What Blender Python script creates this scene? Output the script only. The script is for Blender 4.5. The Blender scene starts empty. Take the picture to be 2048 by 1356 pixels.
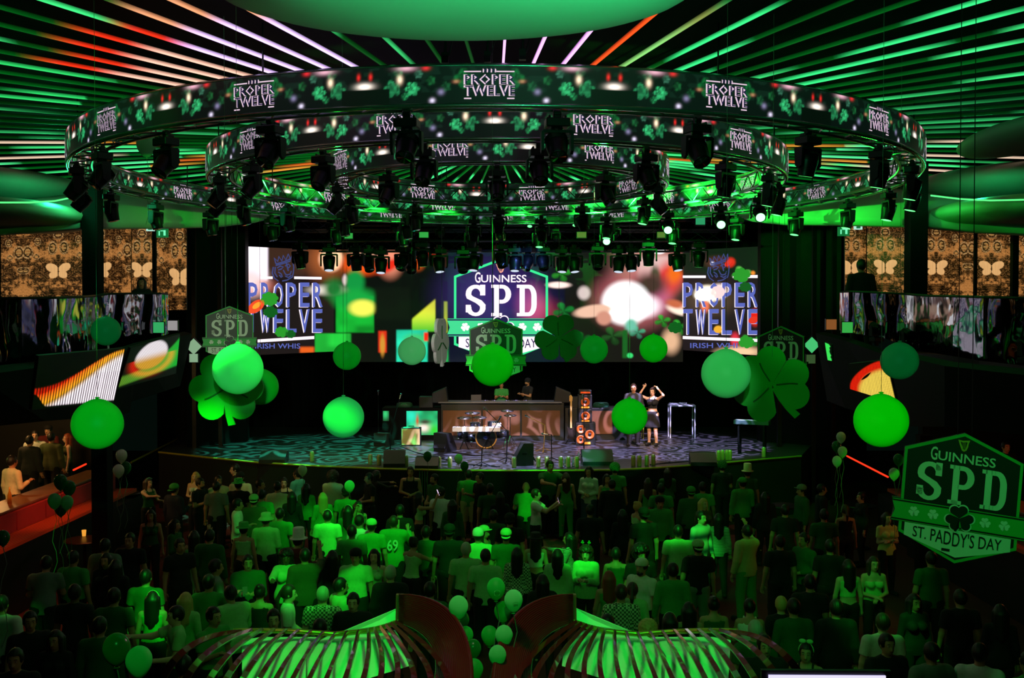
import bpy, math, random
import numpy as np
from mathutils import Vector, Matrix, Euler
random.seed(7); rng = np.random.default_rng(7)
PI = math.pi
SC = bpy.context.scene
COL = SC.collection
R = math.radians
# ---------------------------------------------------------------- camera
CAMZ = 5.6; PITCH = R(1.2)
cd = bpy.data.cameras.new('camera'); cam = bpy.data.objects.new('camera', cd); COL.objects.link(cam)
cam.location = (0, 0, CAMZ); cam.rotation_euler = (PI/2 - PITCH, 0, 0)
cd.lens = 36.0; cd.sensor_width = 36.0; cd.clip_end = 200; cd.clip_start = .05
SC.camera = cam
SC.view_settings.view_transform = 'Standard'; SC.view_settings.look = 'None'
SC.view_settings.gamma = 1; SC.view_settings.use_curve_mapping = False
SC.view_settings.exposure = 0.0
try:
    SC.cycles.max_bounces = 5; SC.cycles.diffuse_bounces = 2; SC.cycles.glossy_bounces = 3
    SC.cycles.transmission_bounces = 4; SC.cycles.sample_clamp_indirect = 3.0
    SC.cycles.caustics_reflective = False; SC.cycles.caustics_refractive = False
except Exception: pass
w = bpy.data.worlds.new('world'); SC.world = w; w.use_nodes = True
w.node_tree.nodes['Background'].inputs[0].default_value = (0.002, 0.006, 0.004, 1)
w.node_tree.nodes['Background'].inputs[1].default_value = .5
FW = Vector((0, math.cos(PITCH), -math.sin(PITCH))); UP = Vector((0, math.sin(PITCH), math.cos(PITCH)))
def ray(px, py):
    return FW + UP*((678-py)/2048) + Vector((1,0,0))*((px-1024)/2048)
def P(px, py, d):                      # the point of the place seen at (px,py) that lies d metres away
    v = ray(px, py); return Vector((0,0,CAMZ)) + v*(d/v.y)
def G(px, py, z=0):                    # same, on a level of height z
    v = ray(px, py); return Vector((0,0,CAMZ)) + v*((z-CAMZ)/v.z)
def lin(c):
    c = c/255.0
    return c/12.92 if c <= .04045 else ((c+.055)/1.055)**2.4
def rgb(r, g, b): return (lin(r), lin(g), lin(b), 1)
# ---------------------------------------------------------------- materials
MATS = {}
def mat(name, col, rough=.6, metal=0.0, emit=None, es=1.0, var=.12, scale=8.0, trans=0, spec=.5, coat=0, alpha=1):
    if name in MATS: return MATS[name]
    m = bpy.data.materials.new(name); m.use_nodes = True; nt = m.node_tree
    b = nt.nodes['Principled BSDF']
    c = rgb(*col)
    if var:
        tc = nt.nodes.new('ShaderNodeTexCoord'); n = nt.nodes.new('ShaderNodeTexNoise'); n.inputs['Scale'].default_value = scale
        mx = nt.nodes.new('ShaderNodeMix'); mx.data_type = 'RGBA'
        mx.inputs[6].default_value = tuple(x*(1-var) for x in c[:3])+(1,); mx.inputs[7].default_value = tuple(min(1, x*(1+var)) for x in c[:3])+(1,)
        nt.links.new(tc.outputs['Object'], n.inputs['Vector']); nt.links.new(n.outputs['Fac'], mx.inputs[0])
        nt.links.new(mx.outputs[2], b.inputs['Base Color'])
    else: b.inputs['Base Color'].default_value = c
    b.inputs['Roughness'].default_value = rough; b.inputs['Metallic'].default_value = metal
    b.inputs['Specular IOR Level'].default_value = spec
    b.inputs['Coat Weight'].default_value = coat; b.inputs['Alpha'].default_value = alpha
    if trans: b.inputs['Transmission Weight'].default_value = trans
    if emit:
        b.inputs['Emission Color'].default_value = rgb(*emit); b.inputs['Emission Strength'].default_value = es
    MATS[name] = m; return m
def attr_mat(name, strength=1.0, base=(14,14,16), rough=.5, sampling='NONE', metal=0):
    m = bpy.data.materials.new(name); m.use_nodes = True; nt = m.node_tree; b = nt.nodes['Principled BSDF']
    a = nt.nodes.new('ShaderNodeAttribute'); a.attribute_name = 'glow'
    b.inputs['Base Color'].default_value = rgb(*base); b.inputs['Roughness'].default_value = rough
    nt.links.new(a.outputs['Color'], b.inputs['Emission Color']); b.inputs['Emission Strength'].default_value = strength
    m.cycles.emission_sampling = sampling
    MATS[name] = m; return m
def emat(name, col, s=1.0, sampling='NONE'):
    if name in MATS: return MATS[name]
    m = mat(name, (20,20,20), emit=col, es=s, var=0); m.cycles.emission_sampling = sampling; return m
# ---------------------------------------------------------------- mesh builder
def frame(ax):
    ax = Vector(ax).normalized(); h = Vector((0,0,1)) if abs(ax.z) < .95 else Vector((0,1,0))
    u = ax.cross(h).normalized(); v = ax.cross(u).normalized(); return u, v
class MB:
    def __init__(s): s.v = []; s.f = []; s.mi = []; s.cur = 0; s.sm = []; s.smooth = False
    def add(s, vs, fs):
        o = len(s.v); s.v += [tuple(x) for x in vs]
        for f in fs: s.f.append(tuple(i+o for i in f)); s.mi.append(s.cur); s.sm.append(s.smooth)
        return s
    def box(s, c, size, rz=0, M=None):
        x, y, z = [t/2 for t in size]
        vs = [Vector((a*x, b*y, e*z)) for a in (-1,1) for b in (-1,1) for e in (-1,1)]
        r = Matrix.Rotation(rz, 3, 'Z') if M is None else M
        vs = [r @ v + Vector(c) for v in vs]
        return s.add(vs, [(0,1,3,2),(4,6,7,5),(0,4,5,1),(2,3,7,6),(0,2,6,4),(1,5,7,3)])
    def tube(s, pts, r, n=8, cap=True, closed=False):
        pts = [Vector(p) for p in pts]; m = len(pts)
        rr = r if hasattr(r, '__len__') else [r]*m
        vs = []; pu = None
        for i, p in enumerate(pts):
            a = pts[(i+1) % m] if (closed or i < m-1) else p; b = pts[i-1] if (closed or i > 0) else p
            d = (a-b)
            if d.length < 1e-9: d = Vector((0,0,1))
            d.normalize()
            if pu is None: u, v = frame(d)
            else:
                u = pu - d*pu.dot(d)
                if u.length < 1e-6: u, v = frame(d)
                u.normalize(); v = d.cross(u)
            pu = u
            for k in range(n):
                t = 2*PI*k/n; vs.append(p + (u*math.cos(t)+v*math.sin(t))*rr[i])
        fs = []
        for i in range(m if closed else m-1):
            j = (i+1) % m
            for k in range(n): fs.append((i*n+k, i*n+(k+1)%n, j*n+(k+1)%n, j*n+k))
        if cap and not closed: fs.append(tuple(range(n))[::-1]); fs.append(tuple((m-1)*n+k for k in range(n)))
        return s.add(vs, fs)
    def lathe(s, prof, c=(0,0,0), n=16, ax=None, M=None):     # prof [(r,z)]
        vs = []; fs = []
        M = M or Matrix.Identity(3); c = Vector(c)
        for (r, z) in prof:
            for k in range(n):
                t = 2*PI*k/n; vs.append(M @ Vector((r*math.cos(t), r*math.sin(t), z)) + c)
        for i in range(len(prof)-1):
            for k in range(n): fs.append((i*n+k, i*n+(k+1)%n, (i+1)*n+(k+1)%n, (i+1)*n+k))
        if prof[0][0] > 1e-6: fs.append(tuple(range(n))[::-1])
        if prof[-1][0] > 1e-6: fs.append(tuple((len(prof)-1)*n+k for k in range(n)))
        return s.add(vs, fs)
    def ell(s, c, r, n=12, m=8, M=None):
        if not hasattr(r, '__len__'): r = (r,r,r)
        prof = [(math.sin(PI*i/m), -math.cos(PI*i/m)) for i in range(m+1)]
        prof[0] = (1e-4, -1); prof[-1] = (1e-4, 1)
        Ms = Matrix.Diagonal(Vector(r)); M = (M @ Ms) if M is not None else Ms
        return s.lathe(prof, c, n, M=M)
    def prism(s, poly, O, U, V, W, t, back=True):             # poly 2D, plane O+U,V ; thickness t along W
        O = Vector(O); U = Vector(U); V = Vector(V); W = Vector(W); n = len(poly)
        vs = [O+U*a+V*b for a, b in poly] + [O+U*a+V*b+W*t for a, b in poly]
        fs = [tuple(range(n)), tuple(range(2*n-1, n-1, -1))] + [(i, n+i, n+(i+1)%n, (i+1)%n) for i in range(n)]
        return s.add(vs, fs)
    def quad(s, a, b, c, d): return s.add([a,b,c,d], [(0,1,2,3)])
    def mesh(s, name, mats, bevel=0):
        me = bpy.data.meshes.new(name); me.from_pydata([tuple(v) for v in s.v], [], s.f)
        for m in (mats if isinstance(mats, (list, tuple)) else [mats]): me.materials.append(m)
        if s.mi: me.polygons.foreach_set('material_index', s.mi); me.polygons.foreach_set('use_smooth', s.sm)
        me.validate(); me.update(); return me
    def build(s, name, mats, parent=None, **k): return obj(name, s.mesh(name, mats), parent, **k)
def obj(name, data, parent=None, label=None, cat=None, group=None, kind=None, loc=None, rot=None, bevel=0):
    o = bpy.data.objects.new(name, data); COL.objects.link(o)
    if parent is not None: o.parent = parent
    if loc is not None: o.location = loc
    if rot is not None: o.rotation_euler = rot
    if label: o['label'] = label
    if cat: o['category'] = cat
    if group: o['group'] = group
    if kind: o['kind'] = kind
    if bevel:
        m = o.modifiers.new('bevel', 'BEVEL'); m.width = bevel; m.segments = 2; m.limit_method = 'ANGLE'
    return o
def empty(name, loc, rz=0, **k):
    o = obj(name, None, **k); o.location = loc; o.rotation_euler = (0,0,rz); o.empty_display_size = .1; return o
def copy_tree(o, parent=None):
    c = o.copy(); COL.objects.link(c)
    if parent is not None: c.parent = parent
    for ch in o.children: copy_tree(ch, c)
    return c
def relabel(o, label, group=None):
    o['label'] = label
    if group: o['group'] = group
    return o
def np_mesh(name, verts, quads, mats, smooth=False, colors=None):
    me = bpy.data.meshes.new(name); nv = len(verts); nf = len(quads)
    me.vertices.add(nv); me.vertices.foreach_set('co', np.asarray(verts, np.float32).ravel())
    me.loops.add(nf*4); me.loops.foreach_set('vertex_index', np.asarray(quads, np.int32).ravel())
    me.polygons.add(nf); me.polygons.foreach_set('loop_start', np.arange(0, nf*4, 4, dtype=np.int32))
    try: me.polygons.foreach_set('loop_total', np.full(nf, 4, np.int32))
    except Exception: pass
    me.polygons.foreach_set('use_smooth', np.full(nf, smooth))
    for m in (mats if isinstance(mats, (list, tuple)) else [mats]): me.materials.append(m)
    me.update(calc_edges=True)
    if colors is not None:
        a = me.color_attributes.new('glow', 'FLOAT_COLOR', 'POINT')
        c = np.ones((nv, 4), np.float32); c[:, :3] = colors; a.data.foreach_set('color', c.ravel())
    return me
def grid_quads(nu, nv, wrap=False):    # vertices index i*nv+j
    i = np.arange(nu if wrap else nu-1)[:, None]; j = np.arange(nv-1)[None]
    i2 = (i+1) % nu
    return np.stack([i*nv+j, i2*nv+j, i2*nv+j+1, i*nv+j+1], -1).reshape(-1, 4)
def L3(r, g, b, s=1.0): return np.array([lin(r), lin(g), lin(b)])*s
def sm(e0, e1, x): t = np.clip((x-e0)/(e1-e0), 0, 1); return t*t*(3-2*t)
def vnoise(x, y, seed=0):
    xi = np.floor(x); yi = np.floor(y); fx = x-xi; fy = y-yi; fx = fx*fx*(3-2*fx); fy = fy*fy*(3-2*fy)
    def h(a, b): v = np.sin(a*127.1+b*311.7+seed*74.7)*43758.5453; return v-np.floor(v)
    return (h(xi,yi)*(1-fx)+h(xi+1,yi)*fx)*(1-fy)+(h(xi,yi+1)*(1-fx)+h(xi+1,yi+1)*fx)*fy
# ---------------------------------------------------------------- text
TCACHE = {}
def text_geo(body, offset=0.0, res=3):
    k = (body, offset, res)
    if k in TCACHE: return TCACHE[k]
    c = bpy.data.curves.new('lettering', 'FONT'); c.body = body; c.size = 1; c.offset = offset; c.resolution_u = res; c.fill_mode = 'BOTH'
    o = bpy.data.objects.new('lettering', c); COL.objects.link(o)
    dg = bpy.context.evaluated_depsgraph_get(); me = o.evaluated_get(dg).to_mesh()
    vs = [(v.co.x, v.co.y) for v in me.vertices]; fs = [tuple(p.vertices) for p in me.polygons]
    bpy.data.objects.remove(o); bpy.data.curves.remove(c)
    TCACHE[k] = (vs, fs); return vs, fs
def text_fit(body, x0, x1, y0, y1, offset=0.0, res=3):     # 2D verts scaled into a box (box measured on the un-offset glyphs)
    bv, _ = text_geo(body, 0.0, res)
    vs, fs = text_geo(body, offset, res)
    ax = min(v[0] for v in bv); bx = max(v[0] for v in bv); ay = min(v[1] for v in bv); by = max(v[1] for v in bv)
    return [(x0+(v[0]-ax)/(bx-ax)*(x1-x0), y0+(v[1]-ay)/(by-ay)*(y1-y0)) for v in vs], fs
# hand-drawn slab letters, box 0..1 x 0..1 : returns list of quads strips
def arc(cx, cy, rx, ry, a0, a1, n=10): return [(cx+rx*math.cos(R(a0+(a1-a0)*i/n)), cy+ry*math.sin(R(a0+(a1-a0)*i/n))) for i in range(n+1)]
def strip(outer, inner):
    n = len(outer); return outer+inner, [(i, i+1, n+i+1, n+i) for i in range(n-1)]
def slab_letter(ch):
    parts = []
    def rect(a, b, c, d): parts.append(([(a,b),(c,b),(c,d),(a,d)], [(0,1,2,3)]))
    if ch == 'P':
        rect(.14,0,.40,1); rect(0,0,.54,.1); rect(0,.9,.2,1)
        parts.append(strip(arc(.55,.70,.45,.30,-90,90), arc(.55,.70,.17,.18,-90,90)))
        rect(.36,.88,.55,1); rect(.36,.40,.55,.52)
    if ch == 'D':
        rect(.14,0,.40,1); rect(0,0,.2,.1); rect(0,.9,.2,1)
        parts.append(strip([(.5,0)]+arc(.62,.38,.38,.38,-90,0,6)+arc(.62,.62,.38,.38,0,90,6)+[(.5,1)], [(.5,.12)]+arc(.56,.36,.17,.24,-90,0,6)+arc(.56,.64,.17,.24,0,90,6)+[(.5,.88)]))
        rect(.36,.88,.52,1); rect(.36,0,.52,.12)
    if ch == 'S':
        o = arc(.5,.72,.5,.28,20,180,10)+[(0,.66),(.06,.56),(.5,.42),(.68,.33)]+arc(.5,.27,.22,.16,10,-190,10)
        i = arc(.5,.72,.22,.16,20,180,10)+[(.28,.68),(.36,.63),(.8,.50),(1.,.36)]+arc(.5,.27,.5,.27,10,-190,10)
        parts.append(strip(o, i)); rect(.72,.66,.98,1); rect(.0,.12,.26,.36)
    return parts
def flat_text(body, x0, x1, y0, y1, z, offset=0.0, slab=False, res=3):
    """list of (verts3, faces) in a 2-D sheet at height z"""
    out = []
    if slab:
        n = len(body); g = .28; wl = (x1-x0)/(n+g*(n-1))
        for k, ch in enumerate(body):
            a = x0+k*wl*(1+g)
            for vs, fs in slab_letter(ch): out.append(([(a+vx*wl, y0+vy*(y1-y0), z) for vx, vy in vs], fs))
    else:
        vs, fs = text_fit(body, x0, x1, y0, y1, offset, res); out.append(([(a, b, z) for a, b in vs], fs))
    return out
def heart_leaf(cx, cy, r, ang, n=9, rr=.37):      # heart-shaped clover leaflet, tip at centre
    pts = [(0, 0)]
    e = math.degrees(math.acos((rr*rr-.09)**.5/rr))
    for s, a0, a1 in ((-1, -118, e), (1, -e, 118)):
        for i in range(n+1):
            a = R(a0+(a1-a0)*i/n); pts.append((.63+rr*math.cos(a), s*.30+rr*math.sin(a)))
    c, sn = math.cos(ang), math.sin(ang)
    return [(cx+r*(x*c-y*sn), cy+r*(x*sn+y*c)) for x, y in pts]
# ================================================================= ceiling, strips, rings, moving heads
RC = Vector((-.28, 20.6, 8.24))                 # ring centre, bottom level
CEIL = 9.05
black = mat('black_paint', (9,10,11), .75, scale=3)
blackm = mat('black_steel', (22,24,26), .38, .6, scale=12)
steel = mat('brushed_steel', (120,125,125), .3, .9)
rimm = mat('polished_rim', (150,155,155), .25, .85)
b = MB(); b.box((0, 17, CEIL+.45), (40, 46, .1)); b.build('ceiling', mat('ceiling_black', (2,2,3), .9, spec=.1), kind='structure')
b = MB(); b.box((0, 18, -.05), (40, 50, .1))
b.build('floor', mat('carpet_red', (92,22,20), .85, scale=30, var=.35), kind='structure')
led = attr_mat('led_strip', 1.0)
# --- 100 strips radiating over the ceiling
def strip_col(px, py, r, k):
    """colour running along a strip, read where it hangs"""
    g = 0.35+.25*vnoise(r*1.3+k*7.7, k*3.1+0*r, 1)
    c = L3(0,140,38)*g*.8
    n = vnoise(r*.55+k*1.7, k*.9+0*r, 5)
    hot = np.clip((n-.62)*5, 0, 1)
    c = c*(1-hot)+L3(70,255,140)*hot*1.3
    return c
def strips():
    N = 100; white = []
    for k in range(N):
        th = 2*PI*(k+.39)/N                       # 0 = toward the camera, + = right
        dx, dy = math.sin(th), -math.cos(th)
        r0, r1 = 1.3, 19.0
        if math.cos(th) > 0: r1 = min(19.0, 14.5/max(.01, math.cos(th)))
        else: r1 = min(15.5, 7.4/max(.01, -math.cos(th)))
        r1 = min(r1, 16.5/max(.01, abs(dx)))
        n = int((r1-r0)/.06)
        rr = np.linspace(r0, r1, n)
        X = RC.x+rr*dx; Y = RC.y+rr*dy
        px = 1024+2048*X/Y; py = 635-(CEIL-CAMZ)*2048/Y
        deg = math.degrees(th) if th < PI else math.degrees(th)-360
        col = strip_col(px, py, rr, k).reshape(-1, 3) if False else np.array([strip_col(0, 0, np.float64(q), k) for q in rr])
        typ = 'green'
        # coloured runs of light
        if -43 < deg < -14:
            e = 9.8-(-deg-16)*.05+.2*math.sin(k*2.1); hot = 1-sm(e-.5, e+.4, rr)
            edge = np.clip(sm(e-.9, e-.2, rr)-sm(e+.1, e+.8, rr), 0, 1)
            wcol = L3(225,190,255,1.9) if deg > -30 else L3(255,195,170,1.5)
            col = col*(1-hot[:,None])+wcol*hot[:,None]
            ec = L3(255,170,120,1.2) if deg > -24 else L3(255,50,20,1.2)
            col = col*(1-edge[:,None])+ec*edge[:,None]
            typ = 'white and violet' if deg > -30 else 'white and orange'
        elif 0 < deg < 12: hot = 1-sm(10.5,11.5,rr) if deg < 8 else 1-sm(9.4,10.2,rr); col = col*(1-hot[:,None])+L3(245,175,255,1.7)*hot[:,None]; typ = 'pink and white'
        elif 12 < deg < 19:
            hot = (1-sm(9.0,9.8,rr))*(1 if deg < 14 else .22); c2 = L3(255,85,25,1.2); g2 = (sm(9.4,9.9,rr)*(deg < 14))[:,None]; col = col*(1-g2)+L3(50,235,115)*g2
            col = col*(1-hot[:,None])+c2*hot[:,None]; typ = 'orange and pink'
        elif 19 < deg < 42:
            hot = np.clip(np.sin(rr*.9+k*1.3)*2.2-.6, 0, 1); col = col*(1-hot[:,None])+L3(60,255,140,1.2)*hot[:,None]
        if 58 < abs(deg) < 87: col = col*.38
        if 87 < abs(deg) < 110:
            h2 = np.clip(np.sin(rr*.7+k*2.1)*2+.6, 0, 1)*(rr > 7); c2 = L3(90,255,160,1.3) if k % 3 else L3(255,220,190,1.1)
            col = col*(1-h2[:,None])+c2*h2[:,None]
        if -60 < deg < -43: h2 = np.clip(np.sin(rr*.8+k*1.3)*2+.4, 0, 1)*(rr > 7.8); col = col*(1-h2[:,None])+L3(50,235,115)*h2[:,None]
        if 88 < abs(deg) < 125:
            h2 = np.clip(np.sin(rr*.9+k*1.1)*2-.9, 0, 1)*(rr < 8.5); c2 = L3(255,170,60,.9) if k % 2 else L3(255,120,40,.8)
            col = col*(1-h2[:,None])+c2*h2[:,None]
        if -14 < deg < 0: col = col*.55+L3(40,110,50)*.1
        if 118 < abs(deg): col = col*1.25
        # body : black fin with the glowing face below
        s = Vector((dx, dy, 0)); t = Vector((-dy, dx, 0)); w2 = .016
        vs = np.zeros((n, 4, 3)); 
        for q, (a, z) in enumerate(((-w2, 0), (w2, 0), (w2, .05), (-w2, .05))):
            vs[:, q, 0] = X+t.x*a; vs[:, q, 1] = Y+t.y*a; vs[:, q, 2] = CEIL+z
        i = np.arange(n-1)[:, None]*4
        qs = np.concatenate([np.stack([i[:,0]+a, i[:,0]+a+4, i[:,0]+bb+4, i[:,0]+bb], -1) for a, bb in ((0,1),(1,2),(2,3),(3,0))])
        cc = np.repeat(col[:, None], 4, 1); cc[:, 2:] = cc[:, 2:]*.15
        me = np_mesh('led_strip', vs.reshape(-1, 3), qs, led, colors=cc.reshape(-1, 3))
        side = 'left' if deg < 0 else 'right'
        near = abs(deg) < 66
        lab = {'green': 'thin green glowing LED strip on black ceiling, %s of the hanging rings' % (('near ' if near else 'far ')+side),
               'white and violet': 'LED ceiling strip glowing white and violet above the near left of outer ring',
               'white and orange': 'LED ceiling strip glowing white, red and orange, left above the outer ring',
               'pink and white': 'LED ceiling strip glowing pinkish white straight above the front of outer ring',
               'orange and pink': 'LED ceiling strip glowing orange and pink, front right above the outer ring'}[typ]
        if abs(deg) > 125: lab = 'thin green LED strip in the far ceiling seen through the inner ring'
        obj('ceiling_light_strip', me, label=lab, cat='light strip', group='%s LED ceiling strips, %s' % (typ, ('near ' if near else 'far ')+side if abs(deg) <= 125 else 'behind inner ring'))
strips()
# --- LED ring bands
bandmat = attr_mat('ring_screen', 1.0, base=(46,50,48), rough=.4)
txt_w = emat('lettering_white', (235,205,225), 1.0); txt_d = emat('lettering_dark', (24,20,58), 1.0)
def band_color(u, v, W):
    """u 0..1 from one logo to the next, v 0 bottom..1 top; W = width/height ratio of a period"""
    um = np.minimum(u, 1-u); x = um*W; xs = u*W
    c = np.zeros(u.shape+(3,))+L3(7,10,12)
    dn = vnoise(xs*6, v*6, 3)
    c += (dn[..., None] > .62)*L3(6,26,16)*1.0*(v > .28)[..., None]
    def fl(cx, cy, a, k, col, s=1.0):
        dx = x-cx*W; dy = v-cy; r = np.hypot(dx, dy); ph = np.arctan2(dy, dx)
        m = sm(0, .06, a*(.72+.32*np.abs(np.cos(ph*k)))-r)
        tex = .15+1.2*vnoise(dx*22+9, dy*22, 8)**1.3
        return (m*tex)[..., None]*col*s
    c += fl(.10, .66, .30, 2, L3(16,110,50), .8); c += fl(.23, .62, .16, 2.5, L3(30,120,60), .55); c += fl(.28, .80, .15, 3, L3(70,140,110), .6); c += fl(.335, .2, .12, 2, L3(50,190,110), .6); c += fl(.17, .45, .17, 2.5, L3(30,110,60), .5)
    c += fl(.305, .40, .22, 3, L3(60,215,130), .8); c += fl(.385, .42, .26, 2.5, L3(40,150,90), .75)
    c += fl(.36, .85, .17, 2, L3(50,130,80), .6); c += fl(.44, .28, .1, 2, L3(30,120,50), .6)
    def gb(cx, cy, rx, ry, col, s=1.0):
        d = ((x-cx*W)/rx)**2+((v-cy)/ry)**2; return np.exp(-d*1.6)[..., None]*col*s
    c += gb(.355, .66, .085, .13, L3(255,225,190), 1.7)
    c += gb(.33, .97, .30, .09, L3(255,190,210), 1.0); c += gb(.25, .96, .12, .07, L3(255,40,50), .9)
    c += gb(.13, .58, .10, .05, L3(230,140,110), .7); c += gb(.19, .3, .1, .09, L3(190,180,235), .5)
    c += gb(.225, .07, .08, .07, L3(235,225,255), 1.3)
    c += gb(.5, .50, .26, .10, L3(255,240,225), 2.0)*(v > .42)[..., None]
    c += gb(.475, .76, .05, .1, L3(255,40,40), 1.1)
    box = ((um > .40) & (v < .41))[..., None]; c = np.where(box, L3(4,5,6), c)
    return c
def ring(name, Rr, nlog, off, hh, label):
    root = empty(name, RC, label=label, cat='light ring')
    per = 170; n = nlog*per; nv = 26; H = .45
    th = np.arange(n)*2*PI/n; v = np.linspace(0, 1, nv)
    u = ((th-R(off))/(2*PI)*nlog) % 1.0
    U, V = np.meshgrid(u, v, indexing='ij'); c = band_color(U, V, 2*PI*Rr/nlog/H)
    vs = []; qs = []; cs = []
    for k, rad in enumerate((Rr, Rr-.07)):
        X = rad*np.sin(th)[:, None]+0*V; Y = -rad*np.cos(th)[:, None]+0*V; Z = V*H
        vs.append(np.stack([X, Y, Z], -1).reshape(-1, 3)); q = grid_quads(n, nv, True)
        if k: q = q[:, ::-1]
        qs.append(q+k*n*nv); cs.append(c.reshape(-1, 3))
    me = np_mesh('led_band', np.concatenate(vs), np.concatenate(qs), bandmat, colors=np.concatenate(cs))
    obj('led_band', me, root, label='curved LED screen band with clovers and lamps')
    def circ(r, z, m=160): return [(r*math.sin(2*PI*i/m), -r*math.cos(2*PI*i/m), z) for i in range(m)]
    for z, rr in ((H+.015, .03), (-.02, .04)):
        t = MB(); t.smooth = True; t.tube(circ(Rr-.035, z), rr, 6, closed=True)
        t.build('rim', rimm, root)
    # truss below and inside
    t = MB(); t.tube(circ(Rr-.42, .0), .028, 6, closed=True); t.tube(circ(Rr-.42, .30), .022, 6, closed=True)
    m = max(24, int(Rr*9))
    for i in range(m):
        a = 2*PI*i/m; a2 = 2*PI*(i+.5)/m; a3 = 2*PI*(i+1)/m
        f = lambda r, an, z: (r*math.sin(an), -r*math.cos(an), z)
        t.tube([f(Rr-.06, a, -.02), f(Rr-.42, a2, 0)], .014, 4); t.tube([f(Rr-.42, a2, 0), f(Rr-.06, a3, -.02)], .014, 4)
        t.tube([f(Rr-.42, a, 0), f(Rr-.42, a2, .30)], .012, 4); t.tube([f(Rr-.42, a2, .30), f(Rr-.42, a3, 0)], .012, 4)
    t.build('truss', steel, root, label='steel truss inside the ring')
    t = MB()
    for i in range(8):
        a = 2*PI*(i+.5)/8; p = Vector(((Rr-.2)*math.sin(a), -(Rr-.2)*math.cos(a), .3)); t.tube([p, p+Vector((0,0,.9))], .012, 5)
    t.build('suspension_cable', blackm, root)
    # lettering on both faces
    for outer in (True, False):
        for k in range(nlog):
            mb = MB()
            a0 = R(off)+2*PI*k/nlog; hw = .30
            items = []
            for body, y0, y1 in (('PROPER', .50, .76), ('TWELVE', .19, .46)):
                items.append((0, .002, text_fit(body, -.5, .5, y0, y1, .028, 1)))
                items.append((1, .006, text_fit(body, -.475, .525, y0, y1, .0, 1)))
            for (xa, xb, ya, yb) in ((-.5,.5,.10,.135), (-.5,-.16,.83,.865), (.14,.5,.83,.865)):
                items.append((0, .002, ([(xa,ya),(xb,ya),(xb,yb),(xa,yb)], [(0,1,2,3)])))
            for j in range(7): # small crest between the bars
                xx = -.13+.04*j; items.append((1 if j % 2 else 0, .003, ([(xx,.82),(xx+.025,.82),(xx+.03,.9+.04*(j%2)),(xx+.005,.93)], [(0,1,2,3)])))
            for mi, dz, (v2, fs) in items:
                mb.cur = mi
                rad = Rr+dz+.001 if outer else Rr-.071-dz
                sgn = 1 if outer else -1
                pts = [(rad*math.sin(a0+sgn*x*.62/Rr), -rad*math.cos(a0+sgn*x*.62/Rr), y*H) for x, y in v2]
                mb.add(pts, fs)
            mb.build('lettering', [txt_w, txt_d], root)
    return root
ring('hanging_light_ring', 7.96, 16, 0.0, 0, 'largest outermost hanging LED ring with PROPER TWELVE lettering')
ring('hanging_light_ring', 5.62, 12, 15.3, 0, 'middle sized hanging LED ring between the outer and inner rings')
ring('hanging_light_ring', 3.39, 8, 32.0, 0, 'smallest innermost hanging LED ring with PROPER TWELVE lettering')
# --- moving heads
lens_on = emat('lens_green', (90,255,120), 3.0); lens_off = mat('lens_glass', (30,45,40), .08, .2, var=0)
lens_hot = emat('lens_hot', (130,255,150), 4.0); lens_wh = emat('lens_pale', (220,235,255), .9)
def moving_head(lens, tilt):
    root_b = MB(); root_b.box((0,0,-.055), (.30,.24,.11)); root_b.box((0,0,.03), (.10,.06,.07)); root_b.tube([(-.05,0,.07),(.05,0,.07)], .045, 10)
    for sx in (-1,1): root_b.box((sx*.1,0,.02), (.03,.12,.05))
    r = obj('moving_head_light', root_b.mesh('moving_head_light', blackm)); r.modifiers.new('bevel','BEVEL').width = .012
    y = MB()
    y.lathe([(.07,-.11),(.08,-.13),(.07,-.15)], n=12)
    y.box((0,0,-.165), (.37,.14,.035))
    for sx in (-1,1): y.prism([(-.07,0),(.07,0),(.055,-.24),(0,-.28),(-.055,-.24)], (sx*.185-.018,0,-.16), (0,1,0), (0,0,1), (1,0,0), .036)
    y.build('yoke', blackm, r)
    h = MB(); h.smooth = True; M = Matrix.Rotation(tilt, 3, 'X')
    c = (0,0,-.335)
    h.lathe([(.02,.15),(.10,.14),(.135,.08),(.14,0),(.125,-.10),(.115,-.19),(.118,-.20),(.10,-.205)], c, 18, M=M)
    h.smooth = False
    for k in range(5): h.lathe([(.137,.03+.02*k),(.146,.035+.02*k),(.137,.04+.02*k)], c, 18, M=M)
    hd = h.build('lamp_head', blackm, r)
    l = MB(); l.smooth = True; l.lathe([(1e-4,-.198),(.05,-.202),(.096,-.2065)][::-1]+[(1e-4,-.215)], c, 18, M=M)
    l.build('lens', lens, hd)
    return r
PH = {}
def place_head(kind, loc, rz, label, group, s=1.0):
    lens, tilt = {'off': (lens_off, R(-38)), 'down': (lens_on, R(12)), 'far': (lens_on, R(55)), 'downoff': (lens_off, R(15)), 'cam': (lens_hot, R(-62)), 'pale': (lens_wh, R(-14)), 'side': (lens_on, R(-30))}[kind]
    if kind not in PH: PH[kind] = o = moving_head(lens, tilt)
    else: o = copy_tree(PH[kind])
    o.location = loc; o.rotation_euler = (0,0,rz); o.scale = (s,s,s)
    o['label'] = label; o['category'] = 'stage light'
    if group: o['group'] = group
    elif 'group' in o: del o['group']
    return o
def ordn(i): return ['first','second','third','fourth','fifth','sixth','seventh','eighth','ninth','tenth','eleventh','twelfth','thirteenth','fourteenth'][i]
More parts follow.
